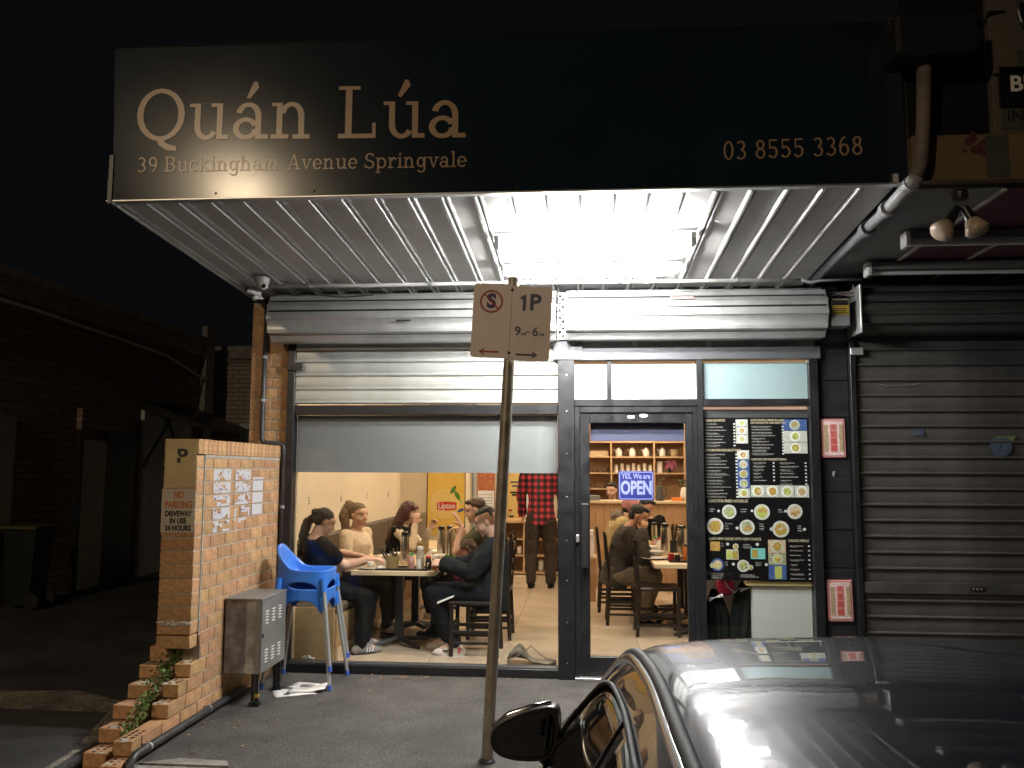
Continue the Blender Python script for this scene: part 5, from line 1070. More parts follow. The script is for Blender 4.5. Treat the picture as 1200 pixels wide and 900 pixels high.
mb = MB(); mb.lathe((c.x, c.y, 1.2505), [(.055, 0), (.06, .05), (.045, .15), (.04, .175), (.05, .20)], 16); mb.build('body', 'grey_plate', jg, smooth=True); mb = MB(); mb.tube([(c.x+.045, c.y, 1.43), (c.x+.095, c.y, 1.42), (c.x+.085, c.y, 1.33), (c.x+.052, c.y, 1.30)], .008, 6); mb.build('handle', 'grey_plate', jg)
for k in range(9): a = -1+k*.27; mb = MB(); mb.tube([(c.x, c.y, 1.42), (c.x+.05*a, c.y, 1.55), (c.x+.17*a, c.y+rd.uniform(-.03, .03), 1.62+rd.uniform(0, .07))], [.003, .002, .0015], 5); mb.build('branch', 'khaki', jg)
wv = thing('white_vase', 'tall white vase with a green plant at the right end of the counter', 'vase', (at(802, 586, 5.05).x, 5.05, 1.25)); c = wv.location
mb = MB(); mb.lathe((c.x, c.y, 1.2505), [(.045, 0), (.06, .08), (.045, .16), (.03, .19)], 14); mb.build('body', 'ceramic', wv, smooth=True)
mb = MB()
for k in range(40): p = Vector((c.x+rd.uniform(-.07, .05), c.y+rd.uniform(-.05, .05), 1.45+rd.uniform(0, .09))); u_ = Vector((rd.uniform(-1, 1), rd.uniform(-1, 1), rd.uniform(0, 1))).normalized()*.03; w_ = u_.cross(V(0, 0, 1)).normalized()*.012; mb.face([mb.b.verts.new(q) for q in (p-u_, p+w_, p+u_, p-w_)])
mb.build('foliage', 'leaf', wv, norm=False)
c = at(793, 584, 5.0); mb = MB(); mb.box(c.x-.07, c.x+.07, 4.95, 5.05, 1.2505, 1.30, bev=.006); tag(mb.build('counter_box', 'sauce_orange'), 'small orange box lying on the counter by the white vase', 'box')
c = at(693, 582, 5.1); mb = MB(); mb.box(c.x-.12, c.x+.12, 5.0, 5.2, 1.2505, 1.32, bev=.004); tag(mb.build('till', 'grey_board'), 'low grey till at the left end of the counter', 'till')
# side stand with papers just inside the door
sd = thing('leaflet_stand', 'small wooden stand with red boxes and a white card inside the door', 'stand', (at(689, 640, 3.6).x, 3.6, FZ)); a, b = at(676, 660, 3.6), at(698, 655, 3.6)
mb = MB(); mb.box(a.x, b.x, 3.6, 3.9, FZ, b.z); mb.build('cabinet', 'wood_panel', sd); mb = MB(); mb.box(a.x, b.x+.01, 3.58, 3.92, b.z+.001, b.z+.025); mb.build('top', 'wood_light', sd)
for k, (p, m_, h) in enumerate(((682, 'plaque_pink', .26), (689, 'calendar_red', .28), (694, 'tissue', .27))):
    c = at(p, 640, 3.65); mb = MB(); mb.box(c.x-.028, c.x+.028, 3.64, 3.75, b.z+.026, b.z+h, bev=.004); mb.build('carton', m_, sd)
c = at(690, 620, 3.62); mb = MB(); mb.box(c.x-.055, c.x+.055, 3.62, 3.76, b.z+.282, b.z+.345, bev=.002); mb.build('card', 'print_white', sd)

# under the menu: half wall, parcels, umbrellas, helmet
hw_ = thing('half_wall', 'plain white half wall with a pale ledge under the menu board', 'wall', (1.6, .15, FZ)); a = at(882, 700, .045).x
mb = MB(); mb.box(a, 1.83, .045, .30, FZ, .745); mb.build('panel', 'white_wall', hw_); mb = MB(); mb.box(a-.05, 1.832, .022, .32, .7455, .785, bev=.004); mb.build('ledge', 'plate_cream', hw_)
for p0, p1, l in ((888, 914, 'patterned white parcel on the ledge under the menu, the left one'), (917, 950, 'patterned white parcel on the ledge under the menu, the right one')):
    a_, b_ = at(p0, 670, .12).x, at(p1, 670, .12).x; mb = MB(); mb.box(a_, b_, .03, .2, .7855, .87, bev=.004); tag(mb.build('parcel', 'wrap_print'), l, 'parcel', 'parcels on the white ledge')
def folded(px, w0, w1, ztop, zbot, label, lean=0):
    c = at(px, 720, .16); t = thing('folded_umbrella', label, 'umbrella', (c.x, .16, zbot), group='folded black umbrellas under the menu')
    mb = MB(); n = 18; secs = []
    for zz_, ww in ((zbot, .02), (zbot+.12, w1*.8), (zbot+.30, w1), (ztop-.10, w0), (ztop, w0*.5)):
        ring = []
        for k in range(n): a = 2*PI*k/n; r_ = ww*(1+.22*(-1)**k); ring.append(mb.b.verts.new((c.x+lean*(zz_-zbot)+r_*math.cos(a), .16+r_*.5*math.sin(a), zz_)))
        secs.append(ring)
    for r0, r1 in zip(secs, secs[1:]):
        for k in range(n): mb.face([r0[k], r0[(k+1) % n], r1[(k+1) % n], r1[k]])
    mb.build('cloth', 'umbrella_black', t)
    mb = MB(); mb.tube([(c.x+lean*(ztop-zbot), .16, ztop-.02), (c.x+lean*(ztop-zbot)*1.1, .16, ztop+.05)], .006, 6); mb.build('shaft', 'alu_trim', t)
    for k in range(3): mb = MB(); x_ = c.x+lean*(ztop-zbot); mb.tube([(x_-w0*.9, .10, ztop-.09+k*.012), (x_+w0*.9, .09, ztop-.02-k*.015)], .0045, 5); mb.build('rib', 'alu_trim', t)
folded(842, .06, .09, .70, .18, 'folded black umbrella leaning at the mullion, left of the pair', -.05); folded(866, .08, .10, .78, .15, 'folded black umbrella under the menu, right of the pair', .12)
hm = thing('helmet', 'glossy pink cap hanging above the folded umbrellas', 'cap', (at(850, 684, .12).x, .12, .75)); c = at(850, 686, .14)
mb = MB(); mb.ell(c, (.075, 0, .0), (0, .08, 0), (0, 0, .085), 18, 11); mb.build('shell', 'helmet_pink', hm, smooth=True); mb = MB(); mb.tube([c+V(-.02, -.085, .07), c+V(.0, -.10, .0), c+V(.06, -.09, -.045), c+V(.10, -.06, -.01)], .004, 6); mb.build('strap', 'alu_trim', hm)
mb = MB(); mb.box(.99, at(882, 700, .5).x, .5, .56, FZ, 2.0); tag(mb.build('inner_panel', 'booth_brown'), 'dark brown inner panel behind the folded umbrellas', 'panel')

# ------------------------------------------------------------------ MENU BOARD
mn = thing('menu_board', 'large black menu board with dish photos in the right shop window', 'menu', (1.4, -.01, .8))
def mp(x, y): return at(x, y, -.012)
a, b = mp(823.5, 484), mp(950.5, 681)
mx0, mx1, mz0, mz1 = .987, 1.8325, .79, 2.135
mb = MB(); mb.box(mx0, mx1, .006, .014, mz0, mz1); mb.build('backing', 'menu_black', mn)
fbox('glass_pane', .9855, 1.8325, .02, 2.1915, -.006, -.001, mn, 'window_glass', 0)
fbox('top_strip', .99, 1.83, 2.10, 2.165, .006-.004, .0058, mn, 'grey_plate', 0); fbox('pink_strip', .99, 1.825, 2.168, 2.185, .0, .01, mn, 'strip_glow', 0)  # second strip: thin pink emissive line along the menu's top edge
def MX(u): return mx0+(mx1-mx0)*u/140.0          # u,v: board coordinates 0..140, 0..222
def MZ(v): return 2.165-(2.165-.79)*v/224.0
Yb = .0035
def mtext(t, u, v, w_, h, m='menu_head'): put_text(t, ((MX(u)+MX(u+w_))/2, Yb-.0005, MZ(v)), h, m, mn, bold=.0006, fitw=MX(u+w_)-MX(u), name='heading')
mtext('NOODLE SOUP BOWLS', 2, 14.5, 28, .026); mtext("LUA'S BROKEN RICE SELECTIONS", 2, 54, 48, .026); mtext("LUA'S NOODLE, VERMICELLI AND", 64, 14, 44, .022); mtext('EGG NOODLE STIR FRIED SELECTION', 64, 17.6, 46, .022)
mtext("LUA'S RICE AND FAVOURITE MEALS", 64, 66, 46, .024); mtext("LUA'S STIR-FRIED NOODLES", 6, 121, 52, .032); mtext("LUA'S NEW DISHES WITH NEW CHOICE", 6, 170.5, 68, .030); mtext('DRINKS MENU', 110, 172, 26, .028)
tx = MB(); px_ = MB()
def lines(u0, u1, v0, v1, pitch, price=True):
    v = v0
    while v < v1:
        L = rd.uniform(.45, .95)*(u1-u0-8); u = u0
        while u < u0+L:
            for q in range(rd.randrange(2, 7)):
                wd = rd.uniform(.35, .6); tx.box(MX(u), MX(u+wd), Yb-.0012, Yb, MZ(v+1.15), MZ(v+(0 if rd.random() < .35 else .35))); u += wd+.16
            u += .45
        if rd.random() < .6:
            L2 = L*rd.uniform(.5, 1.2); u = u0+2
            while u < u0+L2:
                wd = rd.uniform(.6, 1.6); tx.box(MX(u), MX(u+wd), Yb-.0012, Yb, MZ(v+2.35), MZ(v+2.0)); u += wd+.4
        if price: px_.box(MX(u1-3.2), MX(u1-.8), Yb-.0012, Yb, MZ(v+1.3), MZ(v-.2))
        v += pitch
lines(3, 44, 18.5, 49, 4.1); lines(3, 46, 59, 116, 4.3); lines(65, 108, 22, 62, 4.0); lines(66, 95, 70, 96, 4.6); lines(101, 137, 70, 98, 4.6); lines(111, 138, 178, 222, 6.0)
lines(6, 22, 131, 137, 3, False); lines(48, 68, 131, 137, 3, False); lines(97, 112, 131, 137, 3, False); lines(27, 43, 150, 157, 3, False); lines(72, 88, 150, 158, 3, False); lines(122, 136, 152, 159, 3, False)
lines(22, 32, 176, 182, 3, False); lines(50, 70, 177, 181, 3, False); lines(26, 38, 200, 206, 3, False); lines(66, 80, 200, 206, 3, False); lines(8, 36, 215, 221, 2.6, False); lines(46, 80, 216, 221, 2.6, False)
tx.build('text_lines', 'menu_text', mn, kind='stuff'); px_.build('price_marks', 'print_white', mn, kind='stuff')
def photo(u0, u1, v0, v1, m, food, n=1):
    mb = MB(); mb.box(MX(u0), MX(u1), Yb-.001, Yb, MZ(v1), MZ(v0)); mb.build('photo', m, mn)
    c = Vector(((MX(u0)+MX(u1))/2, 0, (MZ(v0)+MZ(v1))/2)); dish(c, min(MX(u1)-MX(u0), MZ(v0)-MZ(v1))*.46, food, y=Yb-.0015, pm='photo_pale' if m != 'photo_pale' else 'print_white')
def dish(c, r, food, y=Yb, pm='plate_print', sx=1.0):
    mb = MB(); mb.prism([(c.x+r*sx*math.cos(a), y, c.z+r*math.sin(a)) for a in [2*PI*k/24 for k in range(24)]], (0, -.0008, 0)); mb.build('dish', pm, mn)
    mb = MB(); mb.prism([(c.x+r*sx*.74*math.cos(a)*rd.uniform(.86, 1.08), y-.001, c.z+r*.74*math.sin(a)*rd.uniform(.86, 1.08)) for a in [2*PI*k/18 for k in range(18)]], (0, -.0008, 0)); mb.build('food', 'food%d' % food, mn)
    mb = MB()
    for q in range(5): a0 = rd.uniform(0, 6.28); rr = r*rd.uniform(0, .5); cx, cz, r2_ = c.x+rr*math.cos(a0), c.z+rr*math.sin(a0), r*rd.uniform(.10, .22); mb.prism([(cx+r2_*math.cos(a)*1.4, y-.002-.0003*q, cz+r2_*math.sin(a)) for a in (0, 1, 2, 3, 4, 5)], (0, -.0003, 0))
    mb.build('garnish', 'food%d' % ((food+rd.randrange(1, 5)) % 5), mn)
pv = [(44, 60, 13, 22.5), (44, 60, 23, 33), (44, 60, 33.5, 45)]
for i, q in enumerate(pv): photo(*q, 'photo_pale', (1, 0, 2)[i])
for i in range(5): photo(45, 61, 54+i*12.6, 66+i*12.6, ('photo_pale', 'photo_blue', 'photo_blue', 'photo_blue', 'photo_pale')[i], (4, 2, 0, 3, 1)[i])
for i in range(3): photo(106+i*.4, 138, 13+i*15.2, 27.6+i*15.2, ('photo_blue', 'photo_pale', 'photo_pale')[i], (3, 1, 0)[i])
for i in range(4): photo(62+i*19.2, 80.6+i*19.2, 100, 115.6, 'photo_pale', (0, 4, 1, 2)[i])
for u, v, r_, f_ in ((33, 135, 9.5, 3), (76, 135, 10.5, 1), (119, 134, 10, 2), (14, 154, 11, 4), (56, 155, 10, 3), (100, 157, 11, 0)): dish(Vector((MX(u), 0, MZ(v))), (MX(r_)-MX(0)), f_)
for u, v, r_ in ((19, 134, 1.8), (63, 133.5, 1.8), (107, 133.5, 1.8), (43, 156, 2), (88, 157, 2.4), (131, 157, 2), (30, 177, 2), (69, 177, 2.2), (37, 203, 2), (80, 203, 2)):
    mb = MB(); c = (MX(u), MZ(v)); r_ = MX(r_)-MX(0); mb.prism([(c[0]+r_*math.cos(a), Yb, c[1]+r_*math.sin(a)) for a in [PI*k/5 for k in range(10)]], (0, -.0008, 0)); mb.build('price_dot', 'plate_print', mn)
def rect(u0, u1, v0, v1, m, d=0): mb = MB(); mb.box(MX(u0), MX(u1), Yb-.0009-d, Yb-d, MZ(v1), MZ(v0)); mb.build('photo', m, mn)
rect(7, 20, 174, 186, 'food4'); rect(28, 44, 184, 197, 'photo_pale'); rect(28.5, 35, 185, 196, 'food1', .001); rect(36, 43, 186, 196, 'food0', .001); rect(60, 79, 182, 196, 'photo_teal'); rect(62, 69, 184, 194, 'food0', .001)
dish(Vector((MX(16), 0, MZ(204))), MX(8.5)-MX(0), 2, pm='photo_blue'); dish(Vector((MX(50), 0, MZ(205))), MX(8)-MX(0), 3); dish(Vector((MX(9), 0, MZ(205))), MX(3)-MX(0), 1, y=Yb-.003); dish(Vector((MX(59.5), 0, MZ(207))), MX(3.4)-MX(0), 0, y=Yb-.003); dish(Vector((MX(40.5), 0, MZ(180))), MX(3.8)-MX(0), 0, y=Yb-.003)
photo(83, 106, 171, 188, 'food2', 0); photo(83, 106, 188.4, 203, 'food3', 1); rect(83, 106, 203.4, 222, 'photo_blue'); rect(91, 100, 205, 221, 'food1', .001)

# ------------------------------------------------------------------ OUTSIDE OBJECTS
# parking sign on its leaning pole
ps = thing('parking_sign', 'beige no standing and 1P parking sign on a leaning steel pole', 'sign', (-.55, -2.05, 0)); 
def lb(nm, m, mb, smooth=False, par=ps): return mb.build(nm, m, par, local=True, smooth=smooth)
mb = MB(); mb.tube([(0, 0, -.02), (0, 0, 2.80)], .034, 18); lb('pole', 'pole', mb, 'auto'); mb = MB(); mb.tube([(0, 0, 2.801), (0, 0, 2.825)], .037, 18); lb('cap', 'pole', mb, 'auto'); mb = MB(); mb.lathe((0, 0, 0), [(.05, 0), (.048, .012), (.036, .025)], 16); lb('collar', 'black_pipe', mb)
def rpanel(x0, x1, z0, z1, rl, rr):
    pts = []
    for cx, cz, r_, a0 in ((x1, z1, rr, 0), (x0, z1, rl, 90), (x0, z0, rl, 180), (x1, z0, rr, 270)):
        sx_ = -1 if cx == x1 else 1; sz_ = -1 if cz == z1 else 1
        if r_ < .002: pts.append((cx, cz)); continue
        for k in range(6): a = math.radians(a0+90*k/5); pts.append((cx+sx_*r_+r_*math.cos(a), cz+sz_*r_+r_*math.sin(a)))
    mb = MB(); mb.prism([(x, -.038, z) for x, z in pts], (0, -.003, 0)); return mb
lb('panel', 'sign_face', rpanel(-.232, -.0015, 2.325, 2.775, .022, 0)); lb('panel', 'sign_face', rpanel(.0015, .240, 2.315, 2.765, 0, .022))
def stroke(pts, wd, nm, m, y=-.0415, th=.0006):
    mb = MB(); n = len(pts)
    L_ = []; 
    for i in range(n):
        a = Vector(pts[max(i-1, 0)]); b = Vector(pts[min(i+1, n-1)]); d = (b-a).normalized(); nn = Vector((-d.y, d.x))*wd/2; p = Vector(pts[i]); L_.append((p+nn, p-nn))
    for i in range(n-1): mb.prism([(q.x, y, q.y) for q in (L_[i][0], L_[i+1][0], L_[i+1][1], L_[i][1])], (0, -th, 0))
    return lb(nm, m, mb)
cx, cz = -.122, 2.665
stroke([(cx+.064*math.cos(a), cz+.064*math.sin(a)) for a in [2*PI*k/32 for k in range(33)]], .011, 'ring', 'sign_red', -.0420)
stroke([(cx-.045, cz+.045), (cx+.045, cz-.045)], .009, 'bar', 'sign_red', -.0424)
put_text('S', (cx, -.0415, cz), .115, 'sign_purple', None, bold=.006).parent = ps
put_text('P', (.140, -.0415, 2.665), .135, 'sign_grey', None, bold=.004, fitw=.068).parent = ps
stroke([(.076, 2.616), (.076, 2.712)], .019, 'numeral', 'sign_grey', -.0415); stroke([(.080, 2.703), (.052, 2.690)], .016, 'numeral_flag', 'sign_grey', -.0418)
for t_, x, s_ in (('9', .045, .075), ('6', .150, .075), ('–', .108, .05)): put_text(t_, (x, -.0415, 2.49), s_, 'sign_grey', None, bold=.0015).parent = ps
for t_, x in (('AM', .080), ('PM', .190)): put_text(t_, (x, -.0415, 2.475), .022, 'sign_grey', None, bold=.0006).parent = ps
def arrow(x0, x1, z, m): d = 1 if x1 > x0 else -1; stroke([(x0, z), (x1, z)], .011, 'arrow', m); stroke([(x1-d*.028, z+.016), (x1, z), (x1-d*.028, z-.016)], .009, 'arrow_head', m, -.0423)
arrow(-.062, -.178, 2.362, 'sign_red'); arrow(.04, .165, 2.352, 'sign_green')
for z in (2.74, 2.36): mb = MB(); mb.ell((0, -.042, z), (.010, 0, 0), (0, .004, 0), (0, 0, .010), 10, 5); lb('bolt', 'black_plastic', mb)
ps.rotation_euler = (0, math.radians(2.9), 0)
# text objects were built in world space about the origin: keep their own coordinates

# metal cabinet
cb = thing('metal_cabinet', 'grey steel cabinet with louvred door standing on legs against the low brick wall', 'cabinet', (-2.42, -.82, 0))
cx0, cx1, cy0, cy1, cz0, cz1 = -2.535, -2.275, -1.08, -.58, .225, .735
def cbx(nm, a, m, bev=.002): mb = MB(); mb.box(*a, bev=bev); return mb.build(nm, m, cb)
cbx('body', (cx0, cx1, cy0, cy1, cz0, cz1), 'cabinet_side', .004); cbx('top', (cx0-.004, cx1+.014, cy0-.008, cy1+.006, cz1+.0005, cz1+.012), 'cabinet', .003)
cbx('front_edge', (cx1-.035, cx1+.001, cy0-.003, cy0-.0005, cz0, cz1), 'cabinet'); dd = cbx('door', (cx1+.001, cx1+.010, cy0+.004, cy1-.004, cz0+.004, cz1-.004), 'cabinet')
for zr in (.60, .33):
    for k, yy in enumerate((-.99, -.86, -.73)):
        for q in range(5):
            mb = MB(); z = zr-.042+q*.021; mb.box(cx1+.0102, cx1+.017, yy-.028, yy+.028, z, z+.010, bev=.003)
            mb.build('louvre', 'louvre', dd)
cbx('lock', (cx1+.0102, cx1+.018, cy0+.015, cy0+.03, .47, .50), 'black_plastic')
for x in (cx0+.21, cx1-.02):
    for y in (cy0+.03, cy1-.03):
        cbx('leg', (x-.012, x+.012, y-.012, y+.012, .03, cz0), 'black_plastic'); cbx('foot', (x-.022, x+.022, y-.022, y+.022, .0, .03), 'black_plastic')
cbx('leg_band', (cx1-.034, cx1-.006, cy0+.016, cy0+.044, .06, .085), 'warn_yellow', .001)
# papers on the ground
pp = thing('newspaper', 'folded white newspaper sheets lying on the asphalt by the cabinet', 'paper', (-2.13, -.6, 0))
for k, (cx, cy, a, w_, h_) in enumerate(((-2.16, -.66, .5, .30, .22), (-2.08, -.58, .15, .28, .20), (-2.13, -.52, -.25, .2, .16))):
    mb = MB(); P_ = []
    for i in range(7):
        row = []
        for j in range(6):
            x, y = (i/6-.5)*w_, (j/5-.5)*h_; xr, yr = x*math.cos(a)-y*math.sin(a), x*math.sin(a)+y*math.cos(a); row.append((cx+xr, cy+yr, .004+k*.006+.010*mnoise.noise(Vector((x*9+k*3, y*9, 0)))+.012*max(0, i-4)*(k == 1)))
        P_.append(row)
    mb.grid(P_); o = mb.build('sheet', 'paper', pp, smooth=True, norm=False); sm = o.modifiers.new('thickness', 'SOLIDIFY'); sm.thickness = .002
mb = MB()
for k in range(7): mb.box(-2.14, -2.14+rd.uniform(.05, .12), -.60+k*.012, -.596+k*.012, .026, .0272)
mb.build('print', 'sign_grey', pp, kind='stuff')

# blue high chairs (two stacked)
def highchair(cx, cy, z0, label):
    """shell: seat tub with tray-less arms, tall rounded back, four splayed legs; faces +X"""
    t = thing('high_chair', label, 'high chair', (cx, cy, z0), group='stacked blue high chairs')
    T = lambda x, y, z: (cx+x, cy+y, z0+z)
    zt = .74
    # rim path
    n = 40; rim = []
    hx, hy = .20, .185
    def sup(a, p=4.5): c, s_ = math.cos(a), math.sin(a); return math.copysign(abs(c)**(2/p), c), math.copysign(abs(s_)**(2/p), s_)
    rows = []
    for lev, (zz, sc, flare) in enumerate(((zt-.185, .94, 0), (zt-.19, 1.0, 0), (zt-.08, .985, 0), (zt-.012, 1.0, 0), (zt, 1.02, 0), (zt, .94, 0), (zt-.015, .90, 0), (zt-.07, .84, 0), (zt-.105, .70, 0), (zt-.11, .02, 0))):
        row = []
        for k in range(n):
            a = 2*PI*k/n; sx_, sy_ = sup(a); x, y = hx*sc*sx_, hy*sc*sy_
            back = max(0, -sx_)**3 if lev in (2, 3, 4, 5, 6, 7) else 0
            hgt = .195*math.sqrt(max(0, 1-(min(1, abs(sy_))/1.0)**2.6)) if sx_ < -.55 else 0
            wgt = {2: .35, 3: 1, 4: 1.0, 5: 1.0, 6: .93, 7: .4}.get(lev, 0)
            row.append(T(x-.035*wgt*(hgt/.2), y*(1-.18*wgt*(hgt > .0)*(hgt/.195)), zz+hgt*wgt))
        rows.append(row)
    # skirt arches: lower edge rises between the legs
    for k in range(n):
        a = 2*PI*k/n; sx_, sy_ = sup(a)
        m_ = min(abs(sx_), abs(sy_)); arch = .105*max(0, 1-(m_/.80)**3)
        for lev in (0, 1): p = rows[lev][k]; rows[lev][k] = (p[0], p[1], p[2]+arch)
    mb = MB(); vs = [[mb.b.verts.new(p) for p in r] for r in rows]
    for r0, r1 in zip(vs, vs[1:]):
        for k in range(n): mb.face([r0[k], r0[(k+1) % n], r1[(k+1) % n], r1[k]])
    mb.face(vs[-1])
    o = mb.build('shell', 'blue_plastic', t, smooth=True); s_ = o.modifiers.new('sub', 'SUBSURF'); s_.levels = 1; s_.render_levels = 1
    for sx_ in (-1, 1):
        for sy_ in (-1, 1):
            mb = MB(); mb.tube([T(sx_*.175, sy_*.165, zt-.06), T(sx_*.185, sy_*.175, zt-.16)], [.026, .024], 12); mb.build('leg_socket', 'blue_plastic', t, smooth='auto')
            mb = MB(); mb.tube([T(sx_*.183, sy_*.172, zt-.13), T(sx_*.265, sy_*.245, .03)], .0145, 12); mb.build('leg', 'leg_grey', t, smooth='auto')
            mb = MB(); mb.tube([T(sx_*.2645, sy_*.2445, .04), T(sx_*.268, sy_*.248, .0)], .0175, 12); mb.build('leg_cap', 'blue_cap', t)
    return t
highchair(-2.175, -.34, 0.0, 'blue high chair with grey legs, the lower one standing on the asphalt')
highchair(-2.175, -.345, .142, 'blue high chair with grey legs, the upper one nested in the other')
mb = MB(); c = (-1.9, .22, FZ)
P_ = []
for i in range(15):
    row = []
    for j in range(8):
        x, y = i/14*.40, j/7*.16; row.append((-.62+x, .085+y, FZ+.012+.13*math.exp(-((x-.09)/.08)**2)*(.6+.4*math.sin(j*1.3))+.02*mnoise.noise(Vector((x*14, y*14, 0)))+.01))
    P_.append(row)
mb.grid(P_); o = mb.build('door_mat', 'mat_grey', smooth=True, norm=False); sm = o.modifiers.new('thickness', 'SOLIDIFY'); sm.thickness = .008
tag(o, 'rumpled grey patterned mat lying inside the window by the door post', 'mat')
mb = MB(); mb.tube([(-.62, .08, FZ+.03), (-.5, .075, FZ+.10), (-.42, .08, FZ+.16), (-.36, .082, FZ+.10), (-.28, .082, FZ+.05), (-.22, .085, FZ+.04)], .004, 5); mb.build('fringe', 'khaki', o)
mb = MB(); mb.ell((-2.30, .085, FZ+.02), (.06, 0, 0), (0, .02, 0), (0, 0, .02), 10, 7); tag(remesh(mb, .006, 1, .012, 40).build('tissue', 'tissue', smooth=True), 'crumpled white tissue on the floor behind the blue high chairs', 'tissue')

# ================================================================== PEOPLE
def ik(a, b, l1, l2, pole):
    a, b, pole = Vector(a), Vector(b), Vector(pole); d = b-a; L = min(d.length, (l1+l2)*.995); dn_ = d.normalized()
    x = (l1*l1-l2*l2+L*L)/(2*L); h = math.sqrt(max(0, l1*l1-x*x)); p = (pole-dn_*pole.dot(dn_)).normalized()
    return a+dn_*x+p*h
def hand(mb, w_, d, nrm, thumb, curl=.5, k=1.0, spread=.10):
    """palm and five fingers; d = direction of the hand, nrm = back of hand, thumb = side of the thumb"""
    w_, d, nrm = Vector(w_), Vector(d).normalized(), Vector(nrm); nrm = (nrm-d*nrm.dot(d)).normalized(); sd_ = d.cross(nrm).normalized()
    if sd_.dot(Vector(thumb)) < 0: sd_ = -sd_
    for q, o_ in enumerate((.027, .009, -.009, -.026)): mb.caps(w_+d*.012*k+sd_*o_*.55*k, w_+d*.085*k+sd_*o_*k, .014*k, .0115*k, 8)
    for q, (o_, L) in enumerate(((.028, .072), (.010, .080), (-.009, .075), (-.027, .058))):
        b = w_+d*.088*k+sd_*o_*k; dd_ = (d+sd_*spread*(o_/.02)).normalized(); prev = b; ang = curl*.55
        for seg, (fr, r0, r1) in enumerate(((.45, .0100, .0092), (.32, .0092, .0085), (.23, .0085, .0075))):
            v = (dd_*math.cos(ang)-nrm*math.sin(ang)).normalized(); nx = prev+v*L*fr*k; mb.caps(prev, nx, r0*k, r1*k, 8); prev = nx; ang += curl*.85
    t0 = w_+d*.028*k+sd_*.022*k; t1 = t0+(d*.55+sd_*.75-nrm*.35).normalized()*.042*k; t2 = t1+(d*.85+sd_*.25-nrm*.5).normalized()*.032*k
    mb.caps(t0, t1, .0135*k, .011*k, 8); mb.caps(t1, t2, .011*k, .0085*k, 8)
def head_parts(mb, H, f, u, k=1.0):
    s_ = f.cross(u).normalized(); Q = lambda a, b, c: H+f*a*k+s_*b*k+u*c*k
    E_ = lambda c, rf, rs, ru: mb.ell(c, f*rf*k, s_*rs*k, u*ru*k, 18, 11)
    E_(Q(-.012, 0, .030), .096, .076, .086); E_(Q(.018, 0, -.018), .072, .066, .078); E_(Q(.030, 0, -.060), .054, .048, .044)
    E_(Q(.068, 0, -.090), .020, .022, .018)
    E_(Q(.060, 0, .038), .032, .058, .034); E_(Q(.074, 0, .018), .016, .046, .009)
    for b in (-1, 1):
        E_(Q(.050, b*.040, -.030), .028, .022, .026); E_(Q(-.010, b*.076, -.005), .014, .008, .030); E_(Q(-.014, b*.080, .002), .015, .006, .017)
    mb.caps(Q(.082, 0, .010), Q(.108, 0, -.024), .0085*k, .0125*k, 8)
    for b in (-1, 1): mb.caps(Q(.095, b*.010, -.030), Q(.090, b*.012, -.030), .009*k, .008*k, 8)
    mb.caps(Q(.080, -.016, -.058), Q(.080, .016, -.058), .0095*k, .0095*k, 8); mb.caps(Q(.078, -.014, -.068), Q(.078, .014, -.068), .0095*k, .0095*k, 8)
def face_bits(root, H, f, u, hair, k=1.0, lips=True, down=False):
    s_ = f.cross(u).normalized(); Q = lambda a, b, c: H+f*a*k+s_*b*k+u*c*k
    for b in (-1, 1):
        mb = MB(); mb.ell(Q(.0745, b*.032, .002), f*.010*k, s_*.014*k, u*(.0045 if down else .0065)*k, 10, 7); e = mb.build('eye', 'eye_white', root, smooth=True)
        mb = MB(); mb.ell(Q(.0825, b*.032, .0015 if not down else -.001), f*.0035*k, s_*.006*k, u*.006*k, 8, 5); mb.build('iris', 'iris', e, smooth=True)
        mb = MB(); mb.tube([Q(.083, b*.016, .020), Q(.084, b*.033, .026), Q(.074, b*.050, .020)], [.0035*k, .0045*k, .002*k], 6); mb.build('eyebrow', hair, root)
    if lips: mb = MB(); mb.caps(Q(.0885, -.016, -.0625), Q(.0885, .016, -.0625), .0048*k, .0048*k, 8); mb.build('lips', 'lips', root, smooth=True)
def torso(mb, secs, f0, inf=0.0, top=True):
    """secs: (centre, side vector, half width, half depth)"""
    out = []; n = len(secs)
    for i, (c, s_, a, b) in enumerate(secs):
        ax = (Vector(secs[min(i+1, n-1)][0])-Vector(secs[max(i-1, 0)][0])).normalized(); s_ = Vector(s_).normalized(); s_ = (s_-ax*s_.dot(ax)).normalized(); d = ax.cross(s_)
        out.append((c, s_*(a+inf), d*(b+inf)))
    mb.loft(out, 18)
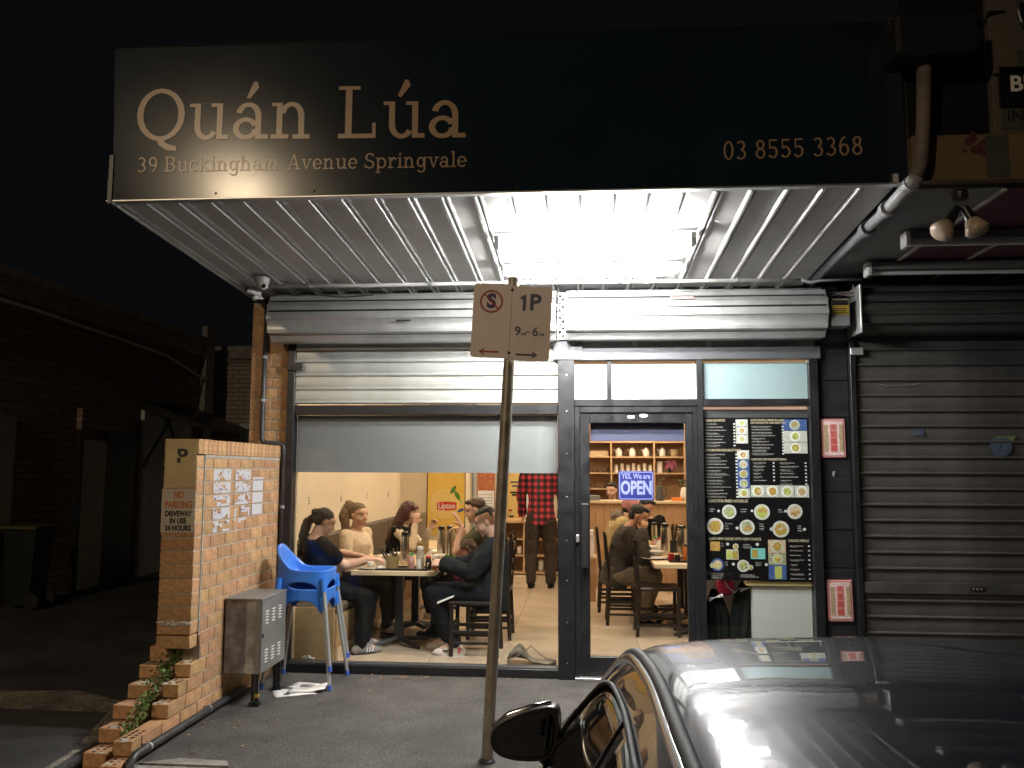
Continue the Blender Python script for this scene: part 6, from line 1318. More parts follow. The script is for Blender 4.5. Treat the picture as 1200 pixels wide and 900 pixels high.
def person(label, pos, **K):
    g = K.get
    root = thing('person', label, 'person', pos)
    f = Vector(g('f', (1, 0, 0))).normalized(); z = Vector((0, 0, 1)); s_ = f.cross(z).normalized()    # s_ = the person's right-hand side
    k = g('k', 1.0); Hd = Vector(g('head')); hf = Vector(g('hf', f)).normalized(); hu = Vector(g('hu', z)); hu = (hu-hf*hu.dot(hf)).normalized()
    pel = Vector(g('pelvis')); neck = Vector(g('neck', Hd-hu*.135*k-hf*.035*k)); vx_ = g('voxel', .0085)
    ax = (neck-pel).normalized(); sw = g('shw', .185)*k; sh_s = Vector(g('shs', s_)).normalized()
    shR, shL = neck-ax*.055*k+sh_s*sw, neck-ax*.055*k-sh_s*sw
    hand_R, hand_L = g('handR'), g('handL')
    arms = []
    for sd_, S_, hnd in ((1, shR, hand_R), (-1, shL, hand_L)):
        if hnd is None: continue
        W_ = Vector(hnd[0]); pole = Vector(hnd[1]) if len(hnd) > 1 else (s_*sd_*.6-z)
        l1, l2 = .285*k, .255*k
        if (W_-S_).length > (l1+l2)*.99: W_ = S_+(W_-S_).normalized()*(l1+l2)*.99
        el = ik(S_, W_, l1, l2, pole); arms.append((sd_, S_, el, W_, hnd))
    legs = []
    for sd_, kk in ((1, 'R'), (-1, 'L')):
        hp = pel+s_*sd_*.09*k-z*.03; an = g('ank'+kk); 
        if an is None: continue
        an = Vector(an); kn = Vector(g('knee'+kk)) if g('knee'+kk) is not None else ik(hp, an, .43*k, .41*k, f+z*.4+s_*sd_*.1); legs.append((sd_, hp, kn, an))
    mid = pel.lerp(neck, .30)+f*g('belly', .0); chest = pel.lerp(neck, .68)+f*.015
    secs = [(pel-ax*.10*k, s_, .135*k, .095*k), (pel, s_, .165*k, .115*k), (mid, s_, g('waist', .138)*k, .100*k), (chest, sh_s, .160*k, .118*k), (neck-ax*.085*k, sh_s, .178*k, .095*k), (neck-ax*.03*k, sh_s, .125*k, .070*k), (neck, sh_s, .062*k, .060*k)]
    mb = MB(); head_parts(mb, Hd, hf, hu, k); mb.caps(neck-ax*.02*k, Hd-hu*.055*k-hf*.02*k, .058*k, .052*k); torso(mb, secs, f)
    for sd_, S_, el, W_, hnd in arms:
        mb.caps(S_, el, .050*k, .040*k); mb.caps(el, W_, .040*k, .027*k); mb.caps(el.lerp(W_, .25), el.lerp(W_, .5), .041*k, .035*k)
        dh = Vector(hnd[2]) if len(hnd) > 2 else (W_-el); nr = Vector(hnd[3]) if len(hnd) > 3 else z; th = Vector(hnd[4]) if len(hnd) > 4 else -s_*sd_; hand(mb, W_, dh, nr, th, hnd[5] if len(hnd) > 5 else .6, k)
    for sd_, hp, kn, an in legs: mb.caps(hp, kn, .080*k, .056*k); mb.caps(kn, an, .055*k, .036*k); mb.caps(an, an+f*.12-z*.03, .034, .026)
    skin = g('skin', 'skin'); remesh(mb, vx_, 1).build('body', skin, root, smooth=True)
    if g('face', True): face_bits(root, Hd, hf, hu, g('brow', g('hair', 'hair_black')), k, g('lips', True), g('down', False))
    # top
    tm = g('top', 'tee_black'); inf = g('inf', .016); sl = g('sleeve', 'long'); mb = MB()
    ss = [(c, q, a, b) for c, q, a, b in secs[:-1]]
    if g('hem', 0): ss[0] = (ss[0][0]-ax*.05, s_, .16*k, .12*k)
    torso(mb, ss, f, inf); mb.ell(neck-ax*.05*k, sh_s*(.155*k), f*(.075*k+inf*.5), ax*.045, 14, 7)
    for sd_, S_, el, W_, hnd in arms:
        if sl == 'none': mb.caps(S_, S_+(el-S_)*.06, .052*k+inf*.6, .048*k+inf*.6)
        elif sl == 'short': mb.caps(S_, S_.lerp(el, .62), .050*k+inf*.6, .048*k+inf*.6)
        else: mb.caps(S_, el, .052*k+inf, .042*k+inf); mb.caps(el, el.lerp(W_, .93), .042*k+inf, .028*k+inf*.8)
        if sl in ('long',) and inf > .02:
            for q in range(3): t_ = .72+q*.1; c_ = el.lerp(W_, t_); mb.caps(c_, c_+(W_-el).normalized()*.012, .036*k+inf, .036*k+inf)
    remesh(mb, g('cvox', .011), 2, g('wr', .010), g('wrs', 11)).build(g('topname', 'shirt'), tm, root, smooth=True)
    if g('undersleeve'):
        mb = MB()
        for sd_, S_, el, W_, hnd in arms: mb.caps(S_, el, .056*k, .048*k); mb.caps(el, el.lerp(W_, .96), .048*k, .034*k)
        mb.ell(neck-ax*.045*k, sh_s*.12, f*.075, ax*.045, 14, 7); mb.caps(neck-ax*.03, neck+ax*.012, .064, .060)
        remesh(mb, .011, 2, .004, 10).build('sleeves', g('undersleeve'), root, smooth=True)
    if g('collar'):
        mb = MB(); n = 14
        for q in range(n): a = 2*PI*q/n; a2 = 2*PI*(q+1)/n; P1 = neck-ax*.02*k+(sh_s*math.cos(a)+f*math.sin(a))*.070*k; P2 = neck-ax*.02*k+(sh_s*math.cos(a2)+f*math.sin(a2))*.070*k; rr = .028 if math.sin(a) > .3 else g('collar'); mb.caps(P1, P2, rr, rr, 8)
        remesh(mb, .010, 2, .004, 14).build('collar', tm, root, smooth=True)
    if legs and g('legs') is not None:
        mb = MB(); ti = g('tinf', .016); torso(mb, secs[:2]+[(pel+ax*.06*k, s_, .155*k, .108*k)], f, ti-.002)
        for sd_, hp, kn, an in legs: mb.caps(hp, kn, .084*k+ti, .058*k+ti); mb.caps(kn, kn.lerp(an, .94), .058*k+ti, .042*k+ti*.9)
        remesh(mb, .012, 2, .011, 10).build('trousers', g('legs'), root, smooth=True)
        for sd_, hp, kn, an in legs:
            td = Vector(g('toe', f)).normalized(); base = Vector((an.x, an.y, g('fz', FZ))); mb = MB()
            h0 = base+td*(-.045)+z*.035; h1 = base+td*.15+z*.026
            mb.caps(h0, h1, .040, .032); mb.caps(base+z*.07+td*-.02, base+td*.08+z*.045, .040, .034); mb.ell(base+td*.13+z*.022, td*.075, td.cross(z)*.045, z*.030, 12, 7)
            sh_o = remesh(mb, .009, 2).build('shoe', g('shoe', 'trouser_black'), root, smooth=True)
            mb = MB(); mb.loft([(base+td*.048+z*h, td*.135, td.cross(z)*.043) for h in (-.002, .018)], 18); mb.build('sole', g('sole', 'rubber'), sh_o)
    # hair
    hs = g('hairstyle', 'short'); hm_ = g('hair', 'hair_black'); hs_ = hf.cross(hu).normalized(); Q = lambda a, b, c: Hd+hf*a*k+hs_*b*k+hu*c*k
    mb = MB(); E_ = lambda c, rf, rs, ru: mb.ell(c, hf*rf*k, hs_*rs*k, hu*ru*k, 18, 11)
    if hs == 'short': E_(Q(-.026, 0, .054), .094, .080, .078); E_(Q(-.052, 0, .01), .066, .074, .070); E_(Q(.040, 0, .098), .048, .054, .024)
    elif hs == 'fade': E_(Q(-.018, 0, .088), .084, .064, .040); E_(Q(.036, 0, .096), .030, .048, .020); E_(Q(-.060, 0, .050), .046, .064, .055)
    elif hs == 'pony': E_(Q(-.024, 0, .048), .096, .081, .082); E_(Q(-.055, 0, .01), .062, .074, .068); mb.caps(Q(-.098, 0, .07), Q(-.125, 0, .05), .028*k, .034*k)
    elif hs == 'long': E_(Q(-.020, 0, .048), .100, .086, .084); E_(Q(-.05, 0, .0), .070, .084, .085); mb.caps(Q(.055, -.04, .060), Q(.055, .04, .060), .034*k, .034*k); mb.caps(Q(.01, .072, .03), Q(.01, .078, -.06), .028*k, .026*k); mb.caps(Q(.01, -.072, .03), Q(.01, -.078, -.06), .028*k, .026*k)
    for chain in g('tails', ()):
        for (p0, r0), (p1, r1) in zip(chain, chain[1:]): mb.caps(p0, p1, r0, r1)
    if hs != 'bald': remesh(mb, .008, 2, .006, 26).build('hair', hm_, root, smooth=True)
    return root
fx_ = lambda px, py, Y: at(px, py, Y)
# 1 woman in black tee, back three quarter to us
h = fx_(380.5, 612, .62)
person('woman in a black tee with a dark ponytail, seated nearest the window on the booth', (h.x, .62, FZ), f=(.80, .58, 0), head=h, hf=(.78, .46, -.40), hu=(.3, .1, 1), pelvis=(h.x-.06, .60, .60), neck=h+V(-.085, -.01, -.125), k=.99, waist=.215, shw=.205,
       handR=(fx_(432, 655, .72), (-.2, -.5, -1), (1, .2, -.05), (0, -.3, 1), (0, 1, 0), .5), handL=(fx_(424, 652, .98), (-.2, .5, -1), (1, -.1, 0), (0, 0, 1), (0, -1, 0), .6), sleeve='short', inf=.036, hem=1, top='tee_black', legs='trouser_black', shoe='shoe_grey', tinf=.024,
       ankR=(h.x+.42, .38, .14), ankL=(h.x+.38, .62, .14), kneeR=(h.x+.42, .50, .53), kneeL=(h.x+.42, .70, .53), hair='hair_black', hairstyle='pony', down=True, skin='skin',
       tails=([(h+V(-.10, -.03, .045), .035), (h+V(-.15, -.03, .0), .045), (h+V(-.19, -.02, -.12), .045), (h+V(-.20, -.01, -.26), .02)],), cvox=.011)
pr_ = [o for o in C.objects if o.name.startswith('person') and 'black tee' in o.get('label', '')][0]
fw_ = V(.80, .58, 0).normalized(); sw_ = fw_.cross(V(0, 0, 1)).normalized(); b0 = V(h.x+.42, .38, FZ)
for q in range(3):
    p_ = b0+fw_*(.035+q*.026)+sw_*.044; mb = MB(); mb.prism([p_+V(0, 0, .018), p_+fw_*.010+V(0, 0, .018), p_+fw_*.022+V(0, 0, .058)-sw_*.006, p_+fw_*.012+V(0, 0, .060)-sw_*.006], sw_*.004); mb.build('shoe_stripe', 'print_white', pr_)
# 2 woman with blond ponytail
h = fx_(421, 604, 1.50)
person('woman in a cream top with a high blond ponytail, facing across the table', (h.x, 1.5, FZ), f=(.86, -.30, 0), head=h, hf=(.82, -.56, -.03), hu=(0, 0, 1), pelvis=(h.x-.03, 1.5, .60), neck=h+V(-.035, .02, -.14), top='knit_cream', sleeve='long', inf=.016, shw=.17,
       handR=(fx_(437, 657, 1.25), (-.3, -.5, -1), (1, 0, 0), (0, 0, 1), (0, 1, 0), .6), handL=(fx_(446, 655, 1.5), (-.3, .5, -1), (1, -.3, 0), (0, 0, 1), (0, -1, 0), .6), legs='trouser_brown', ankR=(h.x+.36, 1.3, .14), ankL=(h.x+.30, 1.55, .14), hair='hair_blond', hairstyle='pony', brow='hair_brown',
       tails=([(h+V(-.075, .045, .10), .035), (h+V(-.12, .03, .11), .045), (h+V(-.155, -.01, .0), .055), (h+V(-.13, -.03, -.12), .045), (h+V(-.06, -.08, -.26), .022)],), shoe='shoe_white')
# 3 woman with long auburn hair
h = fx_(480, 601, 2.45)
person('woman in a black vest over cream sleeves with long dark red hair, eating', (h.x, 2.45, FZ), f=(1, -.12, 0), head=h, hf=(.98, -.15, -.12), hu=(.1, 0, 1), pelvis=(h.x-.20, 2.5, .58), neck=h+V(-.07, 0, -.135), top='vest_black', sleeve='none', inf=.020, undersleeve='knit_cream', shw=.17,
       handR=(fx_(486, 615, 2.25), (.1, -.3, -1), (.15, .0, 1), (0, -1, 0), (1, 0, 0), 1.0), handL=(fx_(503, 620, 2.5), (.0, .3, -1), (.5, -.1, .8), (0, 1, .3), (1, 0, 0), .7), legs='trouser_black', ankR=(h.x+.3, 2.2, .14), ankL=(h.x+.3, 2.5, .14), hair='hair_auburn', hairstyle='long',
       tails=([(h+V(-.05, -.05, .04), .06), (h+V(-.10, -.07, -.08), .065), (h+V(-.17, -.09, -.22), .055), (h+V(-.23, -.09, -.33), .025)], [(h+V(-.04, .03, -.03), .06), (h+V(-.11, .0, -.2), .06), (h+V(-.18, -.03, -.34), .03)]), shoe='shoe_white', sole='shoe_white')
# 4 man in slate jacket looking down at a phone
h = fx_(570, 612, .58)
person('man in a slate jacket with a faded haircut looking down at his phone', (h.x, .58, FZ), f=(-1, .0, 0), head=h, hf=(-.88, -.02, -.42), hu=(-.42, 0, .9), pelvis=(h.x+.05, .57, .60), neck=h+V(.085, 0, -.135), k=1.04, top='hoodie_slate', topname='jacket', inf=.034, hem=1, collar=.040, shw=.185,
       handL=(fx_(522, 661, .42), (.3, -.4, -1), (-1, .25, .12), (-.1, -.7, .5), (0, .4, 1), .75), handR=(fx_(519, 662, .66), (.3, .4, -1), (-1, -.15, .1), (0, .7, .5), (0, -.4, 1), .75), legs='trouser_navy', tinf=.022, shoe='shoe_white', sole='shoe_white',
       ankL=(-1.10, .42, .15), ankR=(-1.20, .66, .15), kneeL=(fx_(508, 697, .45).x, .45, .575), kneeR=(fx_(506, 697, .7).x, .68, .575), hair='hair_black', hairstyle='fade', wr=.009, lips=False, down=True, toe=(-1, -.05, 0))
mb = MB(); c = fx_(512, 657, .54); mb.cbox(c, (.075, .15, .008), R=Matrix.Rotation(.5, 4, 'Y'), bev=.003); tag(mb.build('phone', 'black_plastic', norm=True), 'black phone held over the table by the man in the slate jacket', 'phone')
mb = MB(); p0 = fx_(500, 703, .36); mb.prism([fx_(512, 708, .34), fx_(531, 700, .34), fx_(533, 697, .38), fx_(514, 702, .42)], (0, 0, .003)); tag(mb.build('napkin', 'tissue'), 'white napkin lying across the lap of the man in the slate jacket', 'napkin')
pr_ = [o for o in C.objects if o.name.startswith('person') and 'slate jacket' in o.get('label', '')][0]
mb = MB(); mb.prism([(-1.155+x, .380, FZ+.030+z) for x, z in ((-.055, .018), (-.035, .004), (.0, .010), (.045, .036), (.0, .020), (-.03, .016), (-.042, .022))], (0, -.006, 0)); mb.build('shoe_flash', 'ink', pr_)
mb = MB(); mb.prism([(-1.075+x, .381, FZ+.028+z) for x, z in ((0, 0), (.028, 0), (.024, .045), (.004, .04))], (0, -.006, 0)); mb.build('heel_patch', 'sign_red', pr_)
# 5 woman with raised hands behind him
h = fx_(557, 599, 1.35)
person('brown haired woman raising an open hand beside the man in the slate jacket', (h.x, 1.35, FZ), f=(-1, .1, 0), head=h, hf=(-.95, -.1, -.2), hu=(-.2, 0, 1), pelvis=(h.x+.10, 1.35, .60), neck=h+V(.06, 0, -.135), top='olive', sleeve='short', inf=.02,
       handL=(fx_(541, 617, 1.15), (.3, -.3, -1), (-.45, 0, .9), (1, -.2, 0), (0, -1, 0), .2), handR=(fx_(543, 621, 1.5), (.3, .3, -1), (-1, 0, .2), (0, 0, 1), (0, 1, 0), .7), legs='trouser_black', ankL=(h.x-.35, 1.2, .14), ankR=(h.x-.35, 1.5, .14), hair='hair_brown', hairstyle='short',
       tails=([(h+V(.09, -.02, .03), .04), (h+V(.16, -.03, -.02), .055), (h+V(.20, -.03, -.12), .04), (h+V(.20, -.02, -.2), .02)],))
# 6 child
h = fx_(549, 644, 1.02)
person('small child with brown hair and a pink striped sleeve leaning at the table', (h.x, 1.02, FZ), f=(-1, -.1, 0), k=.74, head=h, hf=(-.85, -.25, -.5), hu=(-.4, 0, .9), pelvis=(h.x+.12, 1.02, .62), top='stripe_pink', sleeve='long', inf=.012, voxel=.007, shw=.16,
       handL=(fx_(527, 657, .9), (.3, -.3, -1), (-1, .2, .1), (0, 0, 1), (0, 1, 0), .5), handR=(fx_(527, 655, 1.15), (.3, .3, -1), (-1, 0, 0), (0, 0, 1), (0, -1, 0), .5), hair='hair_brown', hairstyle='long', tails=([(h+V(.04, 0, .0), .05), (h+V(.06, -.01, -.10), .04)],))
# 7 plaid shirt man
h = fx_(634, 539, 4.75)
pm = person('man in a red and black plaid shirt standing with his back to the window', (h.x, 4.75, FZ), f=(.08, 1, 0), head=h, hf=(.1, 1, -.1), pelvis=(h.x+.0, 4.72, 1.02), neck=h+V(0, -.03, -.14), k=1.06, top='plaid', inf=.030, hem=0, shw=.20, cvox=.012, wr=.010, wrs=6,
       handR=(V(h.x+.30, 4.86, .98), (1, -.4, -1), (0, .4, -1), (1, 0, 0), (0, 1, 0), .6), handL=(V(h.x-.28, 4.95, .97), (-1, -.4, -1), (0, .4, -1), (-1, 0, 0), (0, 1, 0), .6), legs='trouser_brown', tinf=.030, shoe='trouser_black',
       ankL=(fx_(622, 690, 4.75).x, 4.75, .15), ankR=(fx_(645, 690, 4.75).x, 4.78, .15), kneeL=(fx_(622, 640, 4.78).x, 4.80, .53), kneeR=(fx_(645, 640, 4.78).x, 4.82, .53), hair='hair_black', hairstyle='short', face=False)
# 8 man eating, seen through the door
h = fx_(748.5, 606, 2.15)
person('man in a grey brown jacket eating with his hand at his mouth', (h.x, 2.15, FZ), f=(1, .05, 0), head=h, hf=(.90, -.18, -.38), hu=(.38, 0, .92), pelvis=(fx_(722, 670, 2.15).x, 2.15, .60), neck=h+V(-.11, 0, -.11), top='jacket_grey', topname='jacket', inf=.034, collar=.038, hem=1, skin='skin_tan', shw=.18,
       handR=(fx_(753, 625, 2.0), (-.1, -.3, -1), (.25, 0, 1), (0, -1, 0), (-.6, .2, .5), 1.0), handL=(fx_(757, 645, 2.25), (-.2, .4, -1), (1, 0, 0), (0, 0, 1), (0, -1, 0), .6), legs='khaki', tinf=.03, kneeR=(fx_(767, 676, 2.05).x, 2.05, .57), kneeL=(fx_(765, 676, 2.3).x, 2.3, .57),
       ankR=(fx_(758, 700, 2.1).x-.05, 2.0, .15), ankL=(fx_(758, 700, 2.1).x, 2.3, .15), hair='hair_black', hairstyle='short', down=True, wr=.010)
# 9 diner with beanie and yellow coat
h = fx_(740, 598, 2.95)
pb = person('diner in a yellow coat and pink striped beanie hunched behind the eating man', (h.x, 2.95, FZ), f=(1, .1, 0), head=h, hf=(.9, .1, -.42), hu=(.4, 0, .9), pelvis=(fx_(722, 660, 2.95).x, 2.95, .60), neck=h+V(-.13, 0, -.10), top='coat_yellow', topname='coat', inf=.045, collar=.05, hem=1,
       handR=(fx_(758, 640, 2.8), (-.1, -.3, -1), (1, 0, 0), (0, 0, 1), (0, 1, 0), .6), handL=(fx_(758, 640, 3.1), (-.1, .3, -1), (1, 0, 0), (0, 0, 1), (0, -1, 0), .6), legs='trouser_black', ankR=(h.x+.1, 2.85, .14), ankL=(h.x+.1, 3.1, .14), hair='hair_black', hairstyle='short', down=True, voxel=.010)
mb = MB(); u_ = V(.4, 0, .9).normalized(); f_ = V(.9, .1, -.42).normalized(); q_ = f_.cross(u_).normalized(); mb.ell(h+u_*.05-f_*.03, f_*.112, q_*.098, u_*.098, 16, 9); mb.caps(h+u_*.10-f_*.02, h+u_*.16-f_*.05, .06, .03); remesh(mb, .01, 1, .004, 20).build('beanie', 'beanie_pink', pb, smooth=True)
mb = MB(); mb.ell(h+V(-.16, 0, -.08), (.09, 0, .03), (0, .12, 0), (-.03, 0, .08), 14, 9); remesh(mb, .012, 1, .016, 18).build('hood', 'fur_hood', pb, smooth=True)
# 10 dark haired diner opposite
h = fx_(757, 595, 3.6)
person('dark haired diner in black bending over the far end of the door table', (h.x, 3.6, FZ), f=(.2, -1, 0), head=h, hf=(.75, -.5, -.45), hu=(.3, 0, .9), pelvis=(h.x+.10, 3.75, .6), neck=h+V(-.02, .10, -.12), top='tee_black', topname='jumper', inf=.03, handR=(fx_(763, 635, 3.3), (-.3, 0, -1), (0, -1, 0), (0, 0, 1), (1, 0, 0), .6), handL=(fx_(772, 635, 3.3), (.3, 0, -1), (0, -1, 0), (0, 0, 1), (-1, 0, 0), .6), skin='skin_tan', hair='hair_black', hairstyle='short', voxel=.010, down=True)
# 11, 12 staff behind the counter
h = fx_(716.5, 575, 5.75)
person('staff member with short dark hair behind the counter, left of the open sign', (h.x, 5.75, FZ), f=(-.35, -1, 0), head=h, hf=(-.45, -1, -.15), pelvis=(h.x+.03, 5.85, .86), neck=h+V(.02, .05, -.14), k=.98, top='trouser_navy', inf=.025, collar=.03, handR=(V(h.x-.15, 5.6, 1.08), (-.4, 0, -1)), handL=(V(h.x+.2, 5.6, 1.08), (.4, 0, -1)), ankR=(h.x-.1, 5.85, .15), ankL=(h.x+.12, 5.85, .15), legs='trouser_black', hair='hair_black', hairstyle='short', voxel=.010)
h = fx_(682.5, 571, 5.7)
person('staff member in a dark cap half hidden by the door frame behind the counter', (h.x, 5.7, FZ), f=(.3, -1, 0), head=h, hf=(.35, -1, -.4), hu=(0, -.35, 1), pelvis=(h.x-.03, 5.85, .86), neck=h+V(-.02, .08, -.13), k=.98, top='tee_black', inf=.025, handR=(V(h.x-.15, 5.6, 1.08), (-.4, 0, -1)), handL=(V(h.x+.2, 5.6, 1.08), (.4, 0, -1)), ankR=(h.x-.1, 5.85, .15), ankL=(h.x+.12, 5.85, .15), legs='trouser_black', hair='hair_black', hairstyle='short', voxel=.010, down=True)

# ================================================================== CAR (parked nose towards the shop)
car = thing('parked_car', 'dark navy parked car nosed towards the shop, its roof and wing mirror in view', 'car', (.745, -2.95, -.16))
CX, CYN, CZ = .745, -2.95, -.125
ST = [  # l from nose, zbottom, half width, belt z, roof half width, top z, belt half width
 (0.00, .32, .55, .60, .40, .66, .50), (0.10, .24, .74, .66, .52, .74, .70), (0.45, .20, .86, .74, .66, .84, .82), (0.95, .20, .90, .82, .70, .95, .86), (1.30, .20, .90, .88, .70, 1.01, .86),
 (1.62, .20, .90, .90, .66, 1.20, .86), (1.98, .20, .90, .915, .60, 1.385, .86), (2.35, .20, .90, .925, .575, 1.435, .86), (2.85, .20, .90, .94, .57, 1.445, .86), (3.35, .20, .90, .95, .56, 1.41, .86),
 (3.75, .20, .90, .96, .56, 1.30, .86), (4.10, .20, .89, .97, .60, 1.13, .85), (4.35, .22, .86, .93, .62, 1.05, .82), (4.50, .30, .76, .84, .56, .95, .72)]
def section(l):
    ls_ = [s_[0] for s_ in ST]; l = min(max(l, 0), ls_[-1]); i = max(0, min(len(ST)-2, sum(1 for q in ls_ if q <= l)-1)); t = (l-ls_[i])/(ls_[i+1]-ls_[i])
    P0_, P1_, P2_, P3_ = ST[max(i-1, 0)], ST[i], ST[i+1], ST[min(i+2, len(ST)-1)]; out = []
    for c in range(1, 7):
        d1 = P2_[c]-P1_[c]; m1 = (P2_[c]-P0_[c])/(P2_[0]-P0_[0])*(P2_[0]-P1_[0]); m2 = (P3_[c]-P1_[c])/(P3_[0]-P1_[0])*(P2_[0]-P1_[0])
        if c == 5 and i in (4, 5): pass
        out.append((2*t**3-3*t*t+1)*P1_[c]+(t**3-2*t*t+t)*m1+(-2*t**3+3*t*t)*P2_[c]+(t**3-t*t)*m2)
    return out
def ring_at(l, n=44):
    zb, hw, zbelt, rw, zt, bw = section(l)
    ctl = [(0, zb-.02), (hw*.80, zb-.02), (hw*.965, zb+.10), (hw, zb+(zbelt-zb)*.50), (hw*.985, zb+(zbelt-zb)*.78), (bw, zbelt), ((bw+rw*1.04)/2+.025, zbelt+(zt-zbelt)*.47), (rw*1.05+.012, zt-.064*min(1, (zt-zbelt)/.4)), (rw*.84, zt-.020), (rw*.42, zt-.005), (0, zt)]
    pts = []; m = len(ctl)
    for i in range(m-1):
        a, b, c, d = ctl[max(i-1, 0)], ctl[i], ctl[i+1], ctl[min(i+2, m-1)]
        if i == 0: a = (-ctl[1][0], ctl[1][1])
        if i == m-2: d = (-ctl[m-2][0], ctl[m-2][1])
        for k in range(4):
            t = k/4; pts.append(tuple(.5*((2*b[j])+(-a[j]+c[j])*t+(2*a[j]-5*b[j]+4*c[j]-d[j])*t*t+(-a[j]+3*b[j]-3*c[j]+d[j])*t**3) for j in (0, 1)))
    pts.append(ctl[-1]); return pts
def Wd(l, z):                                            # half width of the body at station l and height z
    pts = ring_at(l); best = 0
    for (x0, z0), (x1, z1) in zip(pts[4:], pts[5:]):
        if (z0-z)*(z1-z) <= 0 and abs(z1-z0) > 1e-6: best = max(best, x0+(x1-x0)*(z-z0)/(z1-z0))
    return best
def CP(x, l, z): return Vector((CX+x, CYN-l, CZ+z))
mb = MB(); rows = []
NL = 110
for i in range(NL+1):
    l = 4.5*i/NL; pts = ring_at(l); full = [(x, z) for x, z in pts]+[(-x, z) for x, z in reversed(pts[1:-1])]
    rows.append([mb.b.verts.new(CP(x, l, z)) for x, z in full])
for r0, r1 in zip(rows, rows[1:]):
    n = len(r0)
    for k in range(n): mb.face([r0[k], r0[(k+1) % n], r1[(k+1) % n], r1[k]])
mb.face(rows[0]); mb.face(rows[-1]); body = mb.build('body', 'car_paint', car, smooth=True)
def ztop_win(l):                                         # upper edge of the side glass
    zb, hw, zbelt, rw, zt, bw = section(l); return zt-.125
def side_patch(sd_, l0, l1, zlo, zhi, off, m, nm, nl=26, nz=10, par=car, th=.004):
    mb = MB(); Pn = []
    for i in range(nl+1):
        l = l0+(l1-l0)*i/nl; a, b = zlo(l), zhi(l); Pn.append([CP(sd_*(Wd(l, a+(b-a)*j/nz)+off), l, a+(b-a)*j/nz) for j in range(nz+1)])
    mb.grid(Pn); o = mb.build(nm, m, par, smooth=True); q = o.modifiers.new('thickness', 'SOLIDIFY'); q.thickness = th; return o, Pn
belt = lambda l: section(l)[2]+.012
for sd_ in (-1, 1):
    pil = lambda l: max(belt(l)+.004, min(ztop_win(l), belt(l)+(l-1.42)*.98))
    pr = lambda l: max(belt(l)+.004, min(ztop_win(l), belt(l)+(3.98-l)*.75))
    o1, e1 = side_patch(sd_, 1.44, 2.48, belt, pil, .002, 'car_glass', 'side_window'); o2, e2 = side_patch(sd_, 2.55, 3.34, belt, ztop_win, .002, 'car_glass', 'side_window'); o3, e3 = side_patch(sd_, 3.39, 3.95, belt, pr, .002, 'car_glass', 'side_window')
    top = [r[-1] for r in e1]+[r[-1] for r in e2]+[r[-1] for r in e3]; bot = [r[0] for r in e1]+[r[0] for r in e2]+[r[0] for r in e3]
    mb = MB(); mb.tube([p+V(sd_*.001, 0, .006) for p in top], .006, 8); mb.build('window_trim', 'rubber', car, smooth=True)
    mb = MB(); mb.tube([p+V(sd_*.004, 0, -.004) for p in bot], .008, 8); mb.build('belt_trim', 'chrome', car, smooth=True)
    rail = []; rail2 = []
    for i in range(30):
        l = 1.50+i*(3.9-1.50)/29; pts = ring_at(l); j = 4*7
        rail.append(CP(sd_*pts[j][0], l, pts[j][1]+.002)); rail2.append(CP(sd_*(pts[j][0]*.72+pts[j+1][0]*.28), l, pts[j][1]*.72+pts[j+1][1]*.28+.009))
    mb = MB(); mb.tube(rail, .015, 8); mb.build('roof_strip', 'chrome', car, smooth=True); mb = MB(); mb.tube(rail2, .013, 8); mb.build('roof_seam', 'rubber', car, smooth=True)
    for l in (1.40, 2.515, 3.50):                         # door shut lines
        pts = [CP(sd_*(Wd(l, z)+.0005), l, z) for z in [.30+.05*q for q in range(13)]]; mb = MB(); mb.tube(pts, .004, 6); mb.build('door_seam', 'rubber', car)
    for l in (2.36, 3.28): mb = MB(); p = CP(sd_*(Wd(l, .80)+.018), l, .80); mb.tube([p+V(0, .09, 0)-V(sd_*.018, 0, 0), p+V(0, .07, 0), p-V(0, .07, 0), p-V(0, .09, 0)-V(sd_*.018, 0, 0)], .011, 8); mb.build('door_handle', 'car_paint', car, smooth=True)
    for l in (.82, 3.62):                                  # wheels
        t_ = MB(); c = CP(sd_*.80, l, .285); cs = []
        for x, r in ((-.11, .24), (-.105, .305), (-.08, .318), (.08, .318), (.105, .305), (.11, .24)): cs.append((c+V(sd_*x, 0, 0), (0, r, 0), (0, 0, r)))
        t_.loft(cs, 30); tw = t_.build('wheel', 'rubber', car, smooth='auto'); mb = MB(); mb.loft([(c+V(sd_*.10, 0, 0), (0, .215, 0), (0, 0, .215)), (c+V(sd_*.112, 0, 0), (0, .20, 0), (0, 0, .20))], 24); mb.build('rim', 'alu_trim', tw)
        mb = MB(); mb.tube([CP(sd_*(Wd(l, .45)+.004), l, .45)+V(0, 0, 0)]+[], .01, 6) if False else mb.tube([CP(sd_*(Wd(min(max(l+.36*math.cos(a), 0.05), 4.45), max(.2, .315+.36*math.sin(a)))+.002), l+.36*math.cos(a), .315+.36*math.sin(a)) for a in [PI*q/16 for q in range(17)]], .012, 6); mb.build('wheel_arch', 'rubber', car, smooth=True)
    # wing mirror
    mc = at(615, 858, -4.46) if sd_ == -1 else Vector((2*CX-at(615, 858, -4.46).x, -4.46, at(615, 858, -4.46).z))
    mb = MB(); prof = [(-.110, -.030), (-.092, -.060), (-.050, -.078), (.03, -.082), (.088, -.070), (.108, -.030), (.112, .040), (.106, .082), (.085, .093), (.0, .074), (-.075, .042), (-.106, .010)]
    def mring(y, sc, dx=0, dz=0): return [mb.b.verts.new((mc.x+(-sd_)*(x*sc*.94+dx), mc.y+y, mc.z+z*sc*.94+dz)) for x, z in prof]
